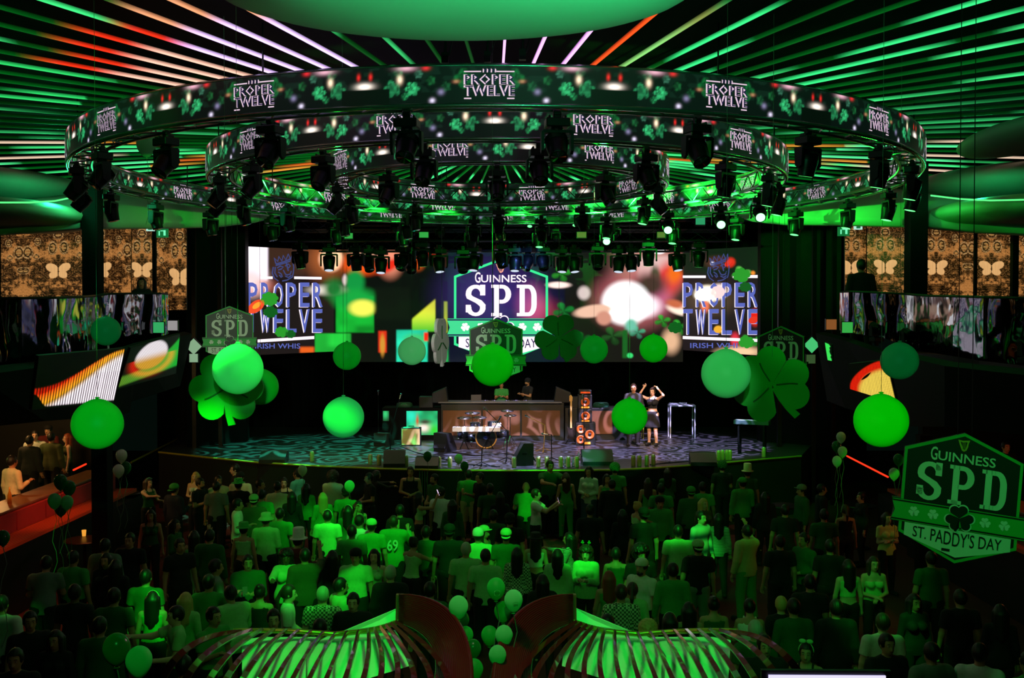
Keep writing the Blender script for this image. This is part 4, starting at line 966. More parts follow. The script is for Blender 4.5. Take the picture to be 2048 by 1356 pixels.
def big_balloon(px, py, r, d, mt, label, down=True, string=True, dz=None):
    c = P(px, py, d); s = r/2048*d
    m = MB(); m.smooth = True
    prof = []
    for i in range(25):
        t = PI*i/24; z = -math.cos(t); rr = math.sin(t)*(1+.03*z); z2 = z*(1.02 if z > 0 else .97)
        if z > .9: z2 = z2+ (z-.9)*.35
        prof.append((max(1e-4, rr*s), z2*s))
    m.lathe(prof, n=40); o = obj('giant_balloon', m.mesh('giant_balloon', mt), label=label, cat='balloon', loc=c)
    k = MB(); k.smooth = True; k.lathe([(.012,1.04*s),(.03,1.10*s),(.02,1.12*s),(1e-4,1.13*s)], n=10); k.build('knot', mt, o)
    if string:
        t = MB(); t.tube([(0,0,1.1*s),(0,0,CEIL+.35-c.z)], .0025, 4); t.build('string', string_m, o)
    return o
BB = [(212,663,29,19,lat_teal,'teal green giant balloon at the left before the balcony parapet'),
(195,850,50,11.6,lat_vg,'large bright green giant balloon at lower left below the striped screen'),
(476,740,50,11.8,lat_lt,'large pale mint giant balloon overlapping the left shamrock cutout'),
(521,775,36,15,lat_g,'green giant balloon half hidden behind the pale mint one on left'),
(694,713,28,20.5,lat_g,'small green giant balloon under the left part of the LED wall'),
(824,703,28,20.5,lat_lt,'small greyish mint giant balloon left of the white shamrock'),
(985,732,42,13.8,lat_vg,'vivid green giant balloon covering the central SPD board'),
(687,836,41,14,lat_lt,'mint green giant balloon hanging low over the left stage floor'),
(1188,700,28,20.5,lat_g,'small green giant balloon right of the dark shamrock'),
(1307,698,28,20.5,lat_vg,'small shiny green giant balloon below the white glow of the LED wall'),
(1259,834,36,16,lat_vg,'bright green giant balloon hanging before the two stage performers'),
(1452,749,49,11.8,lat_lt,'large pale mint giant balloon beside the right shamrock cutout'),
(1799,723,37,14.8,lat_teal,'teal giant balloon above the orange balcony screen at right'),
(1762,843,53,11,lat_vg,'brightest green giant balloon at right above the big hanging board')]
for i, q in enumerate(BB): big_balloon(*q)
def small_balloon(px, py, r, d, mt, label, group=None, tail=.5, floor=None, lean=(0,0)):
    c = P(px, py, d); s = r/2048*d; m = MB(); m.smooth = True; prof = []
    for i in range(21):
        t = PI*i/20; z = -math.cos(t); rr = math.sin(t)*(.93 if z > 0 else .93-.0*z); 
        if z < 0: rr *= (1-.22*(-z)**1.6); z2 = z*1.28
        else: z2 = z*1.05
        prof.append((max(1e-4, rr*s), z2*s))
    m.lathe(prof, n=28); o = obj('balloon', m.mesh('balloon', mt), label=label, cat='balloon', group=group, loc=c, rot=(lean[0],lean[1],0))
    k = MB(); k.lathe([(.008,-1.27*s),(.018,-1.36*s),(1e-4,-1.36*s)], n=8); k.build('knot', mt, o)
    t = MB(); L = tail if floor is None else c.z-1.36*s-floor
    t.tube([(0,0,-1.35*s)]+[(.03*math.sin(k*1.7), .02*math.cos(k*1.3), -1.35*s-L*k/6) for k in range(1,7)], .004, 4); t.build('string', string_m, o)
    return o, s
# one balloon caught under the outer ring at the left
small_balloon(293,288,21,17.0,lat_lt,'pale green balloon drifted up under the left of outer ring',tail=1.1)
SB = [(243,911,12,17,lat_pw,'pearl white balloon topmost of three beside the dark left column'),(251,935,12,17.2,lat_pg,'dark green balloon among the three beside the left column'),(237,941,12,16.9,lat_pw,'pearl white balloon lowest of three beside the left column'),
(121,963,14,14.6,lat_pg,'dark green balloon top left of the cluster before red banquette'),(138,975,14,14.8,lat_pg,'dark green balloon at right of the cluster before red banquette'),(109,1001,14,14.5,lat_lt,'mint balloon lower left of the cluster before red banquette'),(134,1004,13,14.4,lat_lt,'mint balloon lower right of the cluster before red banquette'),(122,1017,13,14.9,lat_pg,'dark green balloon lowest in the cluster before red banquette'),
(233,1296,29,5.5,lat_pg,'large dark green shiny balloon near the lower left corner'),(278,1321,28,5.3,lat_lt,'large mint shiny balloon near the lower left corner'),
(605,940,10,24,lat_pw,'white balloon by the teal-shirted man near the stage left'),(699,972,11,22,lat_lt,'pale mint balloon at head height of a green-shirted man'),
(855,912,9,24.5,lat_pg,'dark green balloon on a string in front of a floor monitor'),(917,917,9,25,lat_pw,'white balloon floating at the stage edge left of the drums'),(929,932,9,24,lat_pg,'dark green balloon just below the white one at the stage edge'),
(1682,874,10,17,lat_pw,'pearl balloon topmost of four at the right aisle'),(1673,892,10,17.3,lat_pg,'dark green balloon behind the pearl ones at the right aisle'),(1685,903,10,16.9,lat_pw,'pearl balloon third down of four at the right aisle'),(1674,922,10,16.7,lat_pw,'pearl balloon lowest of four at the right aisle'),
(1797,919,11,14.0,lat_pg,'dark green balloon half behind the large hanging board'),(1788,947,11,14.0,lat_pw,'pearl balloon just left of the large hanging board'),
(6,1075,14,9,lat_pg,'dark green balloon at the left picture edge'),
# centre bunch, between the two winged screens
(917,1213,21,8.3,lat_lt,'mint balloon at upper left of the centre bunch'),(920,1240,20,8.7,lat_pg,'green balloon tucked behind the upper left mint one, centre bunch'),(992,1176,20,8.2,lat_g,'green balloon with a printed SPD badge atop the centre bunch'),(1027,1200,20,8.0,lat_lt,'mint balloon with a printed badge, upper right of centre bunch'),(1006,1222,19,8.3,lat_g,'green balloon under the two printed ones, centre bunch'),
(931,1270,17,8.4,lat_g,'green balloon left side of the centre bunch, below the mint one'),(946,1297,18,8.1,lat_pg,'darker green balloon left side of the centre bunch'),(948,1338,20,7.9,lat_g,'green balloon at bottom left of the centre bunch'),
(979,1270,18,8.3,lat_g,'green balloon in the middle of centre bunch, left of mint ones'),(1008,1270,19,8.0,lat_lt,'mint balloon in the middle of centre bunch'),(1030,1258,16,8.5,lat_g,'green balloon behind the middle mint one, centre bunch'),(995,1310,19,7.8,lat_lt,'mint balloon lowest right in the centre bunch')]
for q in SB:
    px, py, r, d, mt, lab = q
    o, s = small_balloon(px, py, r, d, mt, lab, tail=.9)
    if 'badge' in lab:
        ang = -PI/2+(.25 if px > 1000 else .15)
        def f(x, y, z, s=s, ang=ang):
            a = ang+x*.32; e = -.30+(y-1.19)*.30; r_ = s*(.93)*1.02; return (r_*math.cos(a)*math.cos(e), r_*math.sin(a)*math.cos(e), r_*math.sin(e)*1.1)
        m = MB(); put(m, [([(x, y, 0) for x, y in badge_sheets()], [(0,1,2),(0,2,3),(0,3,5),(3,4,5)])], 0, f); m.cur = 1
        put(m, flat_text('SPD', -.7, .7, .9, 1.6, .01, slab=True), 1, lambda x, y, z, s=s, ang=ang: tuple(1.02*c for c in f(x, y, z)))
        m.build('printed_badge', [mat('print_pale',(150,220,160),.5), mat('print_green',(14,80,30),.5)], o)
# shamrock cutouts
cut_g = mat('foam_green', (30,150,40), .65, var=.04); cut_w = mat('foam_pale', (225,200,215), .7); cut_d = mat('foam_deep', (24,100,36), .6); vein = mat('foam_line', (16,84,24), .7)
def cutout(px, py, r, d, yaw, angs, sta, mt, label):
    c = P(px, py, d); s = r/2048*d; mb = MB(); vb = MB(); t = .05
    U = Vector((math.cos(yaw), math.sin(yaw), 0)); V = Vector((0,0,1)); W = Vector((-math.sin(yaw), math.cos(yaw), 0))
    for k, a in enumerate(angs):
        a = R(a); pts = heart_leaf(0, 0, s, a, 10, .42); n = len(pts)
        vs = [U*x+V*y+W*(.002*k) for x, y in pts]+[U*x+V*y+W*(t+.002*k) for x, y in pts]
        fs = [(0,i,i+1) for i in range(1,n-1)]+[(n,n+i+1,n+i) for i in range(1,n-1)]+[(i,n+i,n+(i+1)%n,(i+1)%n) for i in range(n)]
        mb.add(vs, fs)
        vb.tube([U*(s*q*math.cos(a+.07*math.sin(q*4)))+V*(s*q*math.sin(a+.07*math.sin(q*4)))-W*.004 for q in (.12,.3,.45,.6,.72)], .010, 5)
    a = R(sta); cx, sx = math.cos(a), math.sin(a)
    def q(l, w_): return (l*cx*s-w_*sx*s, l*sx*s+w_*cx*s)
    mb.prism([q(.1,-.05), q(.5,-.03), q(.85,.03), q(1.15,.12), q(1.10,.32), q(.80,.20), q(.5,.12), q(.1,.07)], (0,0,0), U, V, W, t*.9)
    o = obj('shamrock_cutout', mb.mesh('shamrock_cutout', mt), label=label, cat='shamrock', loc=c); vb.build('leaf_vein', vein, o)
    m = MB(); m.tube([V*s*.8, Vector((0,0,CEIL+.35-c.z))], .003, 4); m.build('hanging_wire', string_m, o); return o
cutout(452,776,66,13.0,R(4),(95,207,-25),-93,cut_g,'large green shamrock cutout at left behind the pale balloon')
cutout(1544,770,70,12.9,R(-5),(118,2,222),-62,cut_g,'large green shamrock cutout at right beside the pale balloon')
cutout(1118,676,44,16.5,R(8),(92,212,-28),-80,cut_d,'dark green three-leaf shamrock cutout before the LED wall')
cutout(884,683,44,16.5,R(76),(90,210,-30),-90,cut_w,'pale pink shamrock cutout turned edge-on, left of the screen badge')
# ================================================================= people
def surface_nets(F, o, h):
    """F: sdf grid (nx,ny,nz) negative inside; returns verts, quads"""
    S = F < 0
    nx, ny, nz = F.shape
    c = np.zeros((nx-1, ny-1, nz-1), int)
    for i in (0,1):
        for j in (0,1):
            for k in (0,1): c += S[i:nx-1+i, j:ny-1+j, k:nz-1+k]
    act = (c > 0) & (c < 8); idx = -np.ones(act.shape, int); ii = np.argwhere(act); idx[act] = np.arange(len(ii))
    acc = np.zeros((len(ii), 3)); cnt = np.zeros(len(ii))
    cor = [(i,j,k) for i in (0,1) for j in (0,1) for k in (0,1)]
    a, b, d = ii[:,0], ii[:,1], ii[:,2]
    for p in cor:
        for ax in range(3):
            if p[ax]: continue
            q = list(p); q[ax] = 1
            f0 = F[a+p[0], b+p[1], d+p[2]]; f1 = F[a+q[0], b+q[1], d+q[2]]
            m = (f0 < 0) != (f1 < 0); t = np.where(m, f0/(f0-f1+1e-12), 0)
            v = np.array(p, float)[None].repeat(len(ii), 0); v[:, ax] += t
            acc += v*m[:, None]; cnt += m
    V = (ii+acc/cnt[:, None])*h+np.array(o)
    Q = []
    for ax in range(3):
        s0 = [slice(1, n-1) for n in F.shape]; s1 = list(s0); s0[ax] = slice(0, F.shape[ax]-1); s1[ax] = slice(1, F.shape[ax])
        A = S[tuple(s0)]; B = S[tuple(s1)]; e = np.argwhere(A != B)
        off = np.array([1,1,1]); off[ax] = 0; e = e+off
        u, w_ = (ax+1) % 3, (ax+2) % 3
        def g(du, dw): q = e.copy(); q[:, u] -= du; q[:, w_] -= dw; return idx[q[:,0], q[:,1], q[:,2]]
        qd = np.stack([g(1,1), g(0,1), g(0,0), g(1,0)], -1); e0 = e
        ins = S[e0[:,0], e0[:,1], e0[:,2]]; qd[~ins] = qd[~ins][:, ::-1]; Q.append(qd)
    Q = np.concatenate(Q); Q = Q[(Q >= 0).all(1)]
    return V, Q
def smin(a, b, k): h = np.clip(.5+.5*(b-a)/k, 0, 1); return b*(1-h)+a*h-k*h*(1-h)
class Body:
    """poses a figure and samples distance to its limbs; faces -Y, feet at z=0, 1.75 tall"""
    def __init__(s, fem, pose, h=.0165):
        s.fem = fem; s.h = h; P_ = POSES[pose]; lean = P_.get('lean', 0); s.P_ = P_
        w_ = .165 if fem else .195
        s.J = J = {}
        def tl(p): # lean forward about hips
            p = Vector(p); a = R(lean); q = p-Vector((0,0,.95)); return Vector((q.x, q.y*math.cos(a)-q.z*math.sin(a), q.y*math.sin(a)+q.z*math.cos(a)))+Vector((0,0,.95)) if p.z > .95 else p
        s.tl = tl
        st = P_.get('step', 0)
        for i, sx in (('L',1),('R',-1)):
            J['hip'+i] = Vector((sx*.09,0,.93)); J['kn'+i] = Vector((sx*.105, -.02-(st*.10*sx), .50)); J['an'+i] = Vector((sx*.12, .03-(st*.16*sx), .09)); J['to'+i] = J['an'+i]+Vector((sx*.03,-.17,-.05)); J['he'+i] = J['an'+i]+Vector((0,.05,-.045))
            sh = tl((sx*w_, .01, 1.415)); J['sh'+i] = sh
            ua, fa = P_[i]; ua = Vector((sx*ua[0], ua[1], ua[2])).normalized(); fa = Vector((sx*fa[0], fa[1], fa[2])).normalized()
            J['el'+i] = sh+ua*.285; J['wr'+i] = J['el'+i]+fa*.25; J['fd'+i] = fa; J['ud'+i] = ua
        J['pel'] = Vector((0,0,.96)); J['wai'] = tl((0,0,1.12)); J['che'] = tl((0,.0,1.30)); J['nek'] = tl((0,.01,1.46)); J['hed'] = tl((0,-.01,1.635))
        s.htilt = P_.get('head', 0)
        pts = np.array([tuple(v) for v in J.values() if v.length < 3 and True]); keys = [k for k in J if not k.startswith(('fd','ud'))]
        pts = np.array([tuple(J[k]) for k in keys])
        lo = pts.min(0)-.22; hi = pts.max(0)+.22; lo[2] = -.04; n = np.ceil((hi-lo)/h).astype(int)+1
        s.lo = lo; g = [lo[i]+h*np.arange(n[i]) for i in range(3)]
        s.X, s.Y, s.Z = np.meshgrid(*g, indexing='ij', sparse=True)
    def cap(s, a, b, ra, rb, sy=1.0):
        a = np.array(a); b = np.array(b); X, Y, Z = s.X-a[0], (s.Y-a[1])/sy, s.Z-a[2]; d = (b-a); d[1] /= sy; L = d@d
        t = np.clip((X*d[0]+Y*d[1]+Z*d[2])/L, 0, 1)
        return np.sqrt((X-t*d[0])**2+(Y-t*d[1])**2+(Z-t*d[2])**2)-(ra+(rb-ra)*t)
    def ell(s, c, r, M=None):
        X, Y, Z = (s.X-c[0])/r[0], (s.Y-c[1])/r[1], (s.Z-c[2])/r[2]; k = np.sqrt(X*X+Y*Y+Z*Z); return (k-1)*min(r)
    def torso(s, g=0.0, loose=0):
        J = s.J; f = s.fem; sy = .62
        n0 = J['nek']+Vector((0,.005,-.045)); T = np.minimum(s.cap(n0, J['shL']*.86+n0*.14, .078+g, .058+g, .9), s.cap(n0, J['shR']*.86+n0*.14, .078+g, .058+g, .9))
        T = smin(T, s.cap(J['che']+Vector((.055 if f else .075,0,.03)), J['che']-Vector((.055 if f else .075,0,-.03)), .118 if f else .13, .118 if f else .13, sy+g)-g, .05)
        T = smin(T, s.cap(J['wai']+Vector((.04,0,0)), J['wai']-Vector((.04,0,0)), (.092 if f else .115)+loose, (.092 if f else .115)+loose, .75)-g, .07)
        T = smin(T, s.cap(J['pel']+Vector((.06,.01,.0)), J['pel']-Vector((.06,-.01,0)), (.125 if f else .115), (.125 if f else .115), .8)-g, .06)
        T = smin(T, s.cap(J['che']+Vector((0,.02,.1)), J['pel'], .11, .11, .75)-g, .05)
        if f:
            for sx in (-1,1):
                c = s.tl((sx*.075,-.085,1.30)); T = smin(T, s.cap(c, c+Vector((0,.04,.02)), .062+g, .05+g), .03)
        return T
    def arm(s, i, g=0.0, upto=2, cut=None):
        J = s.J; k = .88 if s.fem else 1.0
        A = s.cap(J['sh'+i], J['el'+i], .056*k+g, .043*k+g)
        if upto > 1: A = smin(A, s.cap(J['el'+i], J['wr'+i], .043*k+g, .029*k+g), .02)
        return A
    def legs(s, g=0.0, z1=0):
        J = s.J; L = None
        for i in 'LR':
            a = smin(s.cap(J['hip'+i], J['kn'+i], .095+g, .060+g), s.cap(J['kn'+i], J['an'+i], .060+g, .042+g), .03)
            if g == 0: a = smin(a, s.cap(J['kn'+i]+Vector((0,.035,-.12)), J['kn'+i]+Vector((0,.02,-.22)), .045, .03), .03)
            L = a if L is None else np.minimum(L, a)
        return L
    def body(s):
        J = s.J; T = s.torso(); 
        for i in 'LR': T = smin(T, s.arm(i), .03)
        T = smin(T, s.legs(), .05)
        T = smin(T, s.cap(J['nek'], J['hed']+Vector((0,.01,-.06)), .056, .052), .03)
        hd = J['hed']; H = s.ell(hd+Vector((0,.012,.015)), (.078,.096,.108)); H = smin(H, s.ell(hd+Vector((0,-.028,-.055)), (.056,.060,.065)), .03)
        H = smin(H, s.cap(hd+Vector((0,-.092,.0)), hd+Vector((0,-.105,-.035)), .010, .017), .018)
        H = smin(H, s.cap(hd+Vector((-.04,-.078,.022)), hd+Vector((.04,-.078,.022)), .014, .014), .02)
        for sx in (-1,1): H = smin(H, s.ell(hd+Vector((sx*.080,.01,-.01)), (.012,.02,.032)), .01)
        T = smin(T, H, .02)
        for i in 'LR':
            f = J['fd'+i]; T = smin(T, s.cap(J['wr'+i], J['wr'+i]+f*.075, .026, .033), .02)
            T = smin(T, s.cap(J['an'+i]+Vector((0,.02,-.03)), J['to'+i], .042, .034), .03)
            T = smin(T, s.cap(J['he'+i], J['an'+i], .038, .04), .02)
        return T
    def mesh(s, F, name, mats, sub=None):
        V, Q = surface_nets(F, s.lo, s.h); return np_mesh(name, V, Q, mats, smooth=True), V, Q
POSES = {
 'stand': dict(L=((.22,-.02,-1),(.10,-.25,-1)), R=((.2,.03,-1),(.12,-.18,-1)), step=.4),
 'drink': dict(L=((.22,.0,-1),(.05,-.2,-1)), R=((.15,-.1,-1),(-.25,-.9,.35)), step=-.3),
 'phone': dict(L=((.1,-.25,-1),(-.55,-.9,.3)), R=((.1,-.25,-1),(-.5,-.9,.35)), head=.2),
 'raise': dict(L=((.2,.0,-1),(.1,-.3,-1)), R=((.35,-.75,.05),(-.05,-.45,1)), step=.3),
 'bothup': dict(L=((.65,-.3,.4),(-.15,-.2,1)), R=((.6,-.3,.5),(-.2,-.1,1)), step=.5),
 'reach': dict(L=((.3,-.3,-1),(-.1,-1,.05)), R=((.2,-.85,-.25),(-.05,-1,.15)), step=.6),
 'clasp': dict(L=((.2,-.05,-1),(-.75,-.65,-.2)), R=((.2,-.05,-1),(-.7,-.7,-.1)), step=-.2),
 'hug': dict(L=((.25,-.85,-.2),(-.45,-1,.1)), R=((.25,-.8,-.35),(-.5,-1,.0)), step=.3, lean=6),
 'selfie': dict(L=((.15,-.8,-.55),(-.25,-1,.55)), R=((.1,-.9,-.35),(-.2,-.9,.75)), step=.4),
 'bend': dict(L=((.2,-.4,-1),(-.3,-.8,-.4)), R=((.2,-.5,-1),(-.2,-.9,-.2)), lean=38),
 'lean': dict(L=((.25,-.2,-1),(-.4,-.8,.1)), R=((.2,-.3,-1),(-.3,-.9,.2)), lean=16, step=.5),
 'cross': dict(L=((.18,-.1,-1),(-1,-.45,.1)), R=((.18,-.12,-1),(-1,-.55,.25))),
 'wings': dict(L=((.55,-.35,.35),(-.75,.0,.85)), R=((.55,-.35,.35),(-.65,.0,1)), step=.1),
 'beer': dict(L=((.3,.1,-1),(-.5,-.6,-.1)), R=((.3,-.5,-.6),(-.2,-.5,.9)), step=.4),
}
def mtl(n, c, r=.75, **k): return mat(n, c, r, **k)
eye_w = mat('eye_white', (225,225,225), .3, var=0); eye_d = mat('eye_dark', (20,14,12), .3, var=0); lipm = mat('lips', (150,60,58), .5, var=0)
SK = {'p': mtl('skin_fair', (222,172,142), .55), 't': mtl('skin_tan', (190,135,100), .55), 'b': mtl('skin_brown', (120,78,54), .55)}
HAIR = {'k': mtl('hair_black', (20,15,13), .5), 'n': mtl('hair_brown', (58,36,24), .5), 'y': mtl('hair_blond', (205,165,95), .5), 'r': mtl('hair_red', (140,60,28), .5), 'g': mtl('hair_light_grey', (170,165,155), .5)}
CL = {'w': (225,228,220), 'c': (220,208,170), 'g': (60,160,70), 'd': (28,90,40), 'k': (18,18,20), 'e': (110,115,112), 't': (90,175,165), 'm': (150,215,140), 'n': (24,30,52), 'l': (60,80,110), 'o': (75,85,45), 'r': (95,22,22), 'x': (38,38,40), 'v': (190,190,120), 'u': (235,225,130), 's': (110,130,115)}
CLM = {k: mtl('cloth_'+k, v, .85, scale=22, var=.15) for k, v in CL.items()}
def plaid(name, c1, c2, sc=34):
    m = bpy.data.materials.new(name); m.use_nodes = True; nt = m.node_tree; b = nt.nodes['Principled BSDF']; tc = nt.nodes.new('ShaderNodeTexCoord'); ck = nt.nodes.new('ShaderNodeTexChecker')
    ck.inputs['Scale'].default_value = sc; ck.inputs[1].default_value = rgb(*c1); ck.inputs[2].default_value = rgb(*c2); nt.links.new(tc.outputs['Object'], ck.inputs[0]); nt.links.new(ck.outputs[0], b.inputs['Base Color']); b.inputs['Roughness'].default_value = .85; return m
def stripes(name, c1, c2, sc=9):
    m = bpy.data.materials.new(name); m.use_nodes = True; nt = m.node_tree; b = nt.nodes['Principled BSDF']; tc = nt.nodes.new('ShaderNodeTexCoord'); w2 = nt.nodes.new('ShaderNodeTexWave'); w2.bands_direction = 'Z'; w2.inputs['Scale'].default_value = sc
    cr = nt.nodes.new('ShaderNodeMix'); cr.data_type = 'RGBA'; cr.inputs[6].default_value = rgb(*c1); cr.inputs[7].default_value = rgb(*c2); nt.links.new(tc.outputs['Object'], w2.inputs[0]); nt.links.new(w2.outputs['Fac'], cr.inputs[0]); nt.links.new(cr.outputs[2], b.inputs['Base Color']); b.inputs['Roughness'].default_value = .85; return m
CLM['P'] = plaid('cloth_plaid', (215,220,190), (60,90,60)); CLM['Z'] = stripes('cloth_striped', (200,205,200), (20,22,24), 12); CLM['J'] = stripes('cloth_panelled', (200,210,205), (24,60,90), 1.1); CLM['S'] = plaid('cloth_sequin', (20,150,60), (90,255,130), 60)
PCACHE = {}
def clipz(F, Z, lo=None, hi=None):
    if lo is not None: F = np.maximum(F, lo-Z)
    if hi is not None: F = np.maximum(F, Z-hi)
    return F
def person_parts(fem, pose, top, low):
    k = (fem, pose, top, low)
    if k in PCACHE: return PCACHE[k]
    kb = (fem, pose)
    if kb not in PCACHE:
        B = Body(fem, pose); me, V, Q = B.mesh(B.body(), 'person', [SK['t'], eye_w, eye_d, lipm])
        # face features and fingers go into the same mesh
        mb = MB(); mb.smooth = True; hd = B.J['hed']
        for sx in (-1,1):
            mb.cur = 1; mb.ell(hd+Vector((sx*.031,-.078,.008)), (.014,.012,.009), 8, 6)
            mb.cur = 2; mb.ell(hd+Vector((sx*.031,-.088,.008)), (.0065,.005,.0065), 8, 6)
            mb.cur = 2; mb.tube([hd+Vector((sx*.016,-.094,.030)), hd+Vector((sx*.034,-.092,.036)), hd+Vector((sx*.048,-.082,.030))], .0045, 5)
        mb.cur = 3; mb.ell(hd+Vector((0,-.086,-.056)), (.024,.009,.008), 10, 6)
        mb.cur = 0
        for i, sx in (('L',1),('R',-1)):
            f = B.J['fd'+i]; w0 = B.J['wr'+i]+f*.085; side = f.cross(Vector((0,0,1)) if abs(f.z) < .8 else Vector((0,-1,0))).normalized()*sx; nrm = f.cross(side).normalized()
            if nrm.z > 0 and abs(f.z) < .8: nrm = -nrm
            for q in range(4):
                b0 = w0+side*(.027-.018*q); L = (.070,.078,.072,.056)[q]
                mb.tube([b0-f*.03, b0+f*L*.45+nrm*.006, b0+f*L*.78+nrm*.024, b0+f*L*.88+nrm*.046], [.0105,.0098,.009,.007], 6)
            b0 = w0-f*.055+side*.022; mb.tube([b0, b0+side*.032+f*.022+nrm*.006, b0+side*.038+f*.055+nrm*.02], [.013,.011,.008], 6)
        nv = len(V); vs = np.concatenate([V, np.array(mb.v)]); pm = bpy.data.meshes.new('person')
        pm.from_pydata([tuple(v) for v in vs], [], [tuple(int(x) for x in q) for q in Q]+[tuple(i+nv for i in f) for f in mb.f])
        for m_ in me.materials: pm.materials.append(m_)
        mi = np.zeros(len(pm.polygons), np.int32); mi[len(Q):] = mb.mi; pm.polygons.foreach_set('material_index', mi); pm.polygons.foreach_set('use_smooth', np.ones(len(pm.polygons), bool)); pm.update()
        bpy.data.meshes.remove(me); PCACHE[kb] = (B, pm)
    B, pm = PCACHE[kb]; J = B.J; X, Y, Z = B.X, B.Y, B.Z; out = {'B': B, 'body': pm}
    lean = math.tan(R(B.P_.get('lean', 0))); 
    kt = (fem, pose, 'top', top)
    if kt not in PCACHE:
        g = {'tee': .013, 'long': .015, 'tank': .008, 'crop': .009, 'strapless': .008, 'jacket': .030, 'jersey': .032, 'dress': .010}[top]
        T = B.torso(g, .012 if top in ('tee','long','jacket','jersey') and not fem else 0)
        zneck = J['nek'].z+.055
        if top in ('tank','crop','dress'): zneck = J['shL'].z-.0
        if top == 'strapless': zneck = B.tl((0,0,1.355)).z
        hem = {'tee': .86, 'long': .86, 'tank': 1.0, 'crop': 1.13, 'strapless': 1.0, 'jacket': .84, 'jersey': .80, 'dress': .55}[top]
        if top == 'dress':
            T = smin(T, B.cap((.05,0,.95), (.08,0,.5), .13, .18, .8), .05); T = smin(T, B.cap((-.05,0,.95), (-.08,0,.5), .13, .18, .8), .05)
        if top in ('tee','long','jacket','jersey'):
            T = smin(T, B.cap((.045,0,1.0), (.05,0,.85), .12+g, .118+g, .82), .05); T = smin(T, B.cap((-.045,0,1.0), (-.05,0,.85), .12+g, .118+g, .82), .05)
        for i in 'LR':
            if top in ('long','jacket','jersey'):
                A = B.arm(i, g*.9); w_ = J['wr'+i]; f = J['fd'+i]; A = np.maximum(A, (X-w_.x)*f.x+(Y-w_.y)*f.y+(Z-w_.z)*f.z+.01); T = smin(T, A, .03)
            elif top == 'tee':
                A = B.arm(i, .022, 1); w_ = J['sh'+i]+J['ud'+i]*.19; f = J['ud'+i]; A = np.maximum(A, (X-w_.x)*f.x+(Y-w_.y)*f.y+(Z-w_.z)*f.z); T = smin(T, A, .025)
        T = clipz(T, Z, hem if B.P_.get('lean', 0) < 30 else .90, None)
        T = np.maximum(T, (Z-zneck)+ (Y*lean*-.0))
        if top in ('tank','crop','dress'):  # straps
            for sx in (-1,1):
                a = B.tl((sx*.085,-.09,1.40)); b = B.tl((sx*.085,.0,1.50)); c = B.tl((sx*.085,.09,1.40)); T = np.minimum(T, np.minimum(B.cap(a, b, .017, .017), B.cap(b, c, .017, .017)))
        if top in ('jacket',): T = smin(T, B.cap(J['nek']+Vector((-.05,.05,.0)), J['nek']+Vector((.05,.05,.0)), .035, .035), .02)
        PCACHE[kt] = B.mesh(T, 'shirt', CLM['w'])[0]
    out['top'] = PCACHE[kt]
    kl = (fem, pose, 'low', low)
    if kl not in PCACHE and low:
        g = .016 if low != 'jeans' else .010
        L = B.legs(g+(.010 if not fem else 0)); L = smin(L, B.cap(J['pel']+Vector((.06,.01,.0)), J['pel']-Vector((.06,-.01,0)), .122, .122, .85), .05)
        if low == 'skirt': L = smin(B.cap((.06,0,.98), (.09,0,.55), .12, .15, .9), B.cap((-.06,0,.98), (-.09,0,.55), .12, .15, .9), .05)
        L = clipz(L, Z, {'trousers': .07, 'jeans': .08, 'shorts': .47, 'skirt': .56}[low], 1.05 if fem else 1.0); PCACHE[kl] = B.mesh(L, 'trousers', CLM['k'])[0]
    out['low'] = PCACHE.get(kl)
    ks = (fem, pose, 'shoe')
    if ks not in PCACHE:
        r = []
        for i in 'LR':
            S_ = smin(B.cap(J['an'+i]+Vector((0,.0,-.045)), J['to'+i]+Vector((0,0,-.0)), .052, .046, 1), B.cap(J['he'+i], J['an'+i]+Vector((0,0,-.01)), .048, .05), .02); r.append(B.mesh(np.maximum(S_, -(Z-.004)), 'shoe', CLM['k'])[0])
        PCACHE[ks] = r
    out['shoe'] = PCACHE[ks]
    PCACHE[k] = out; return out
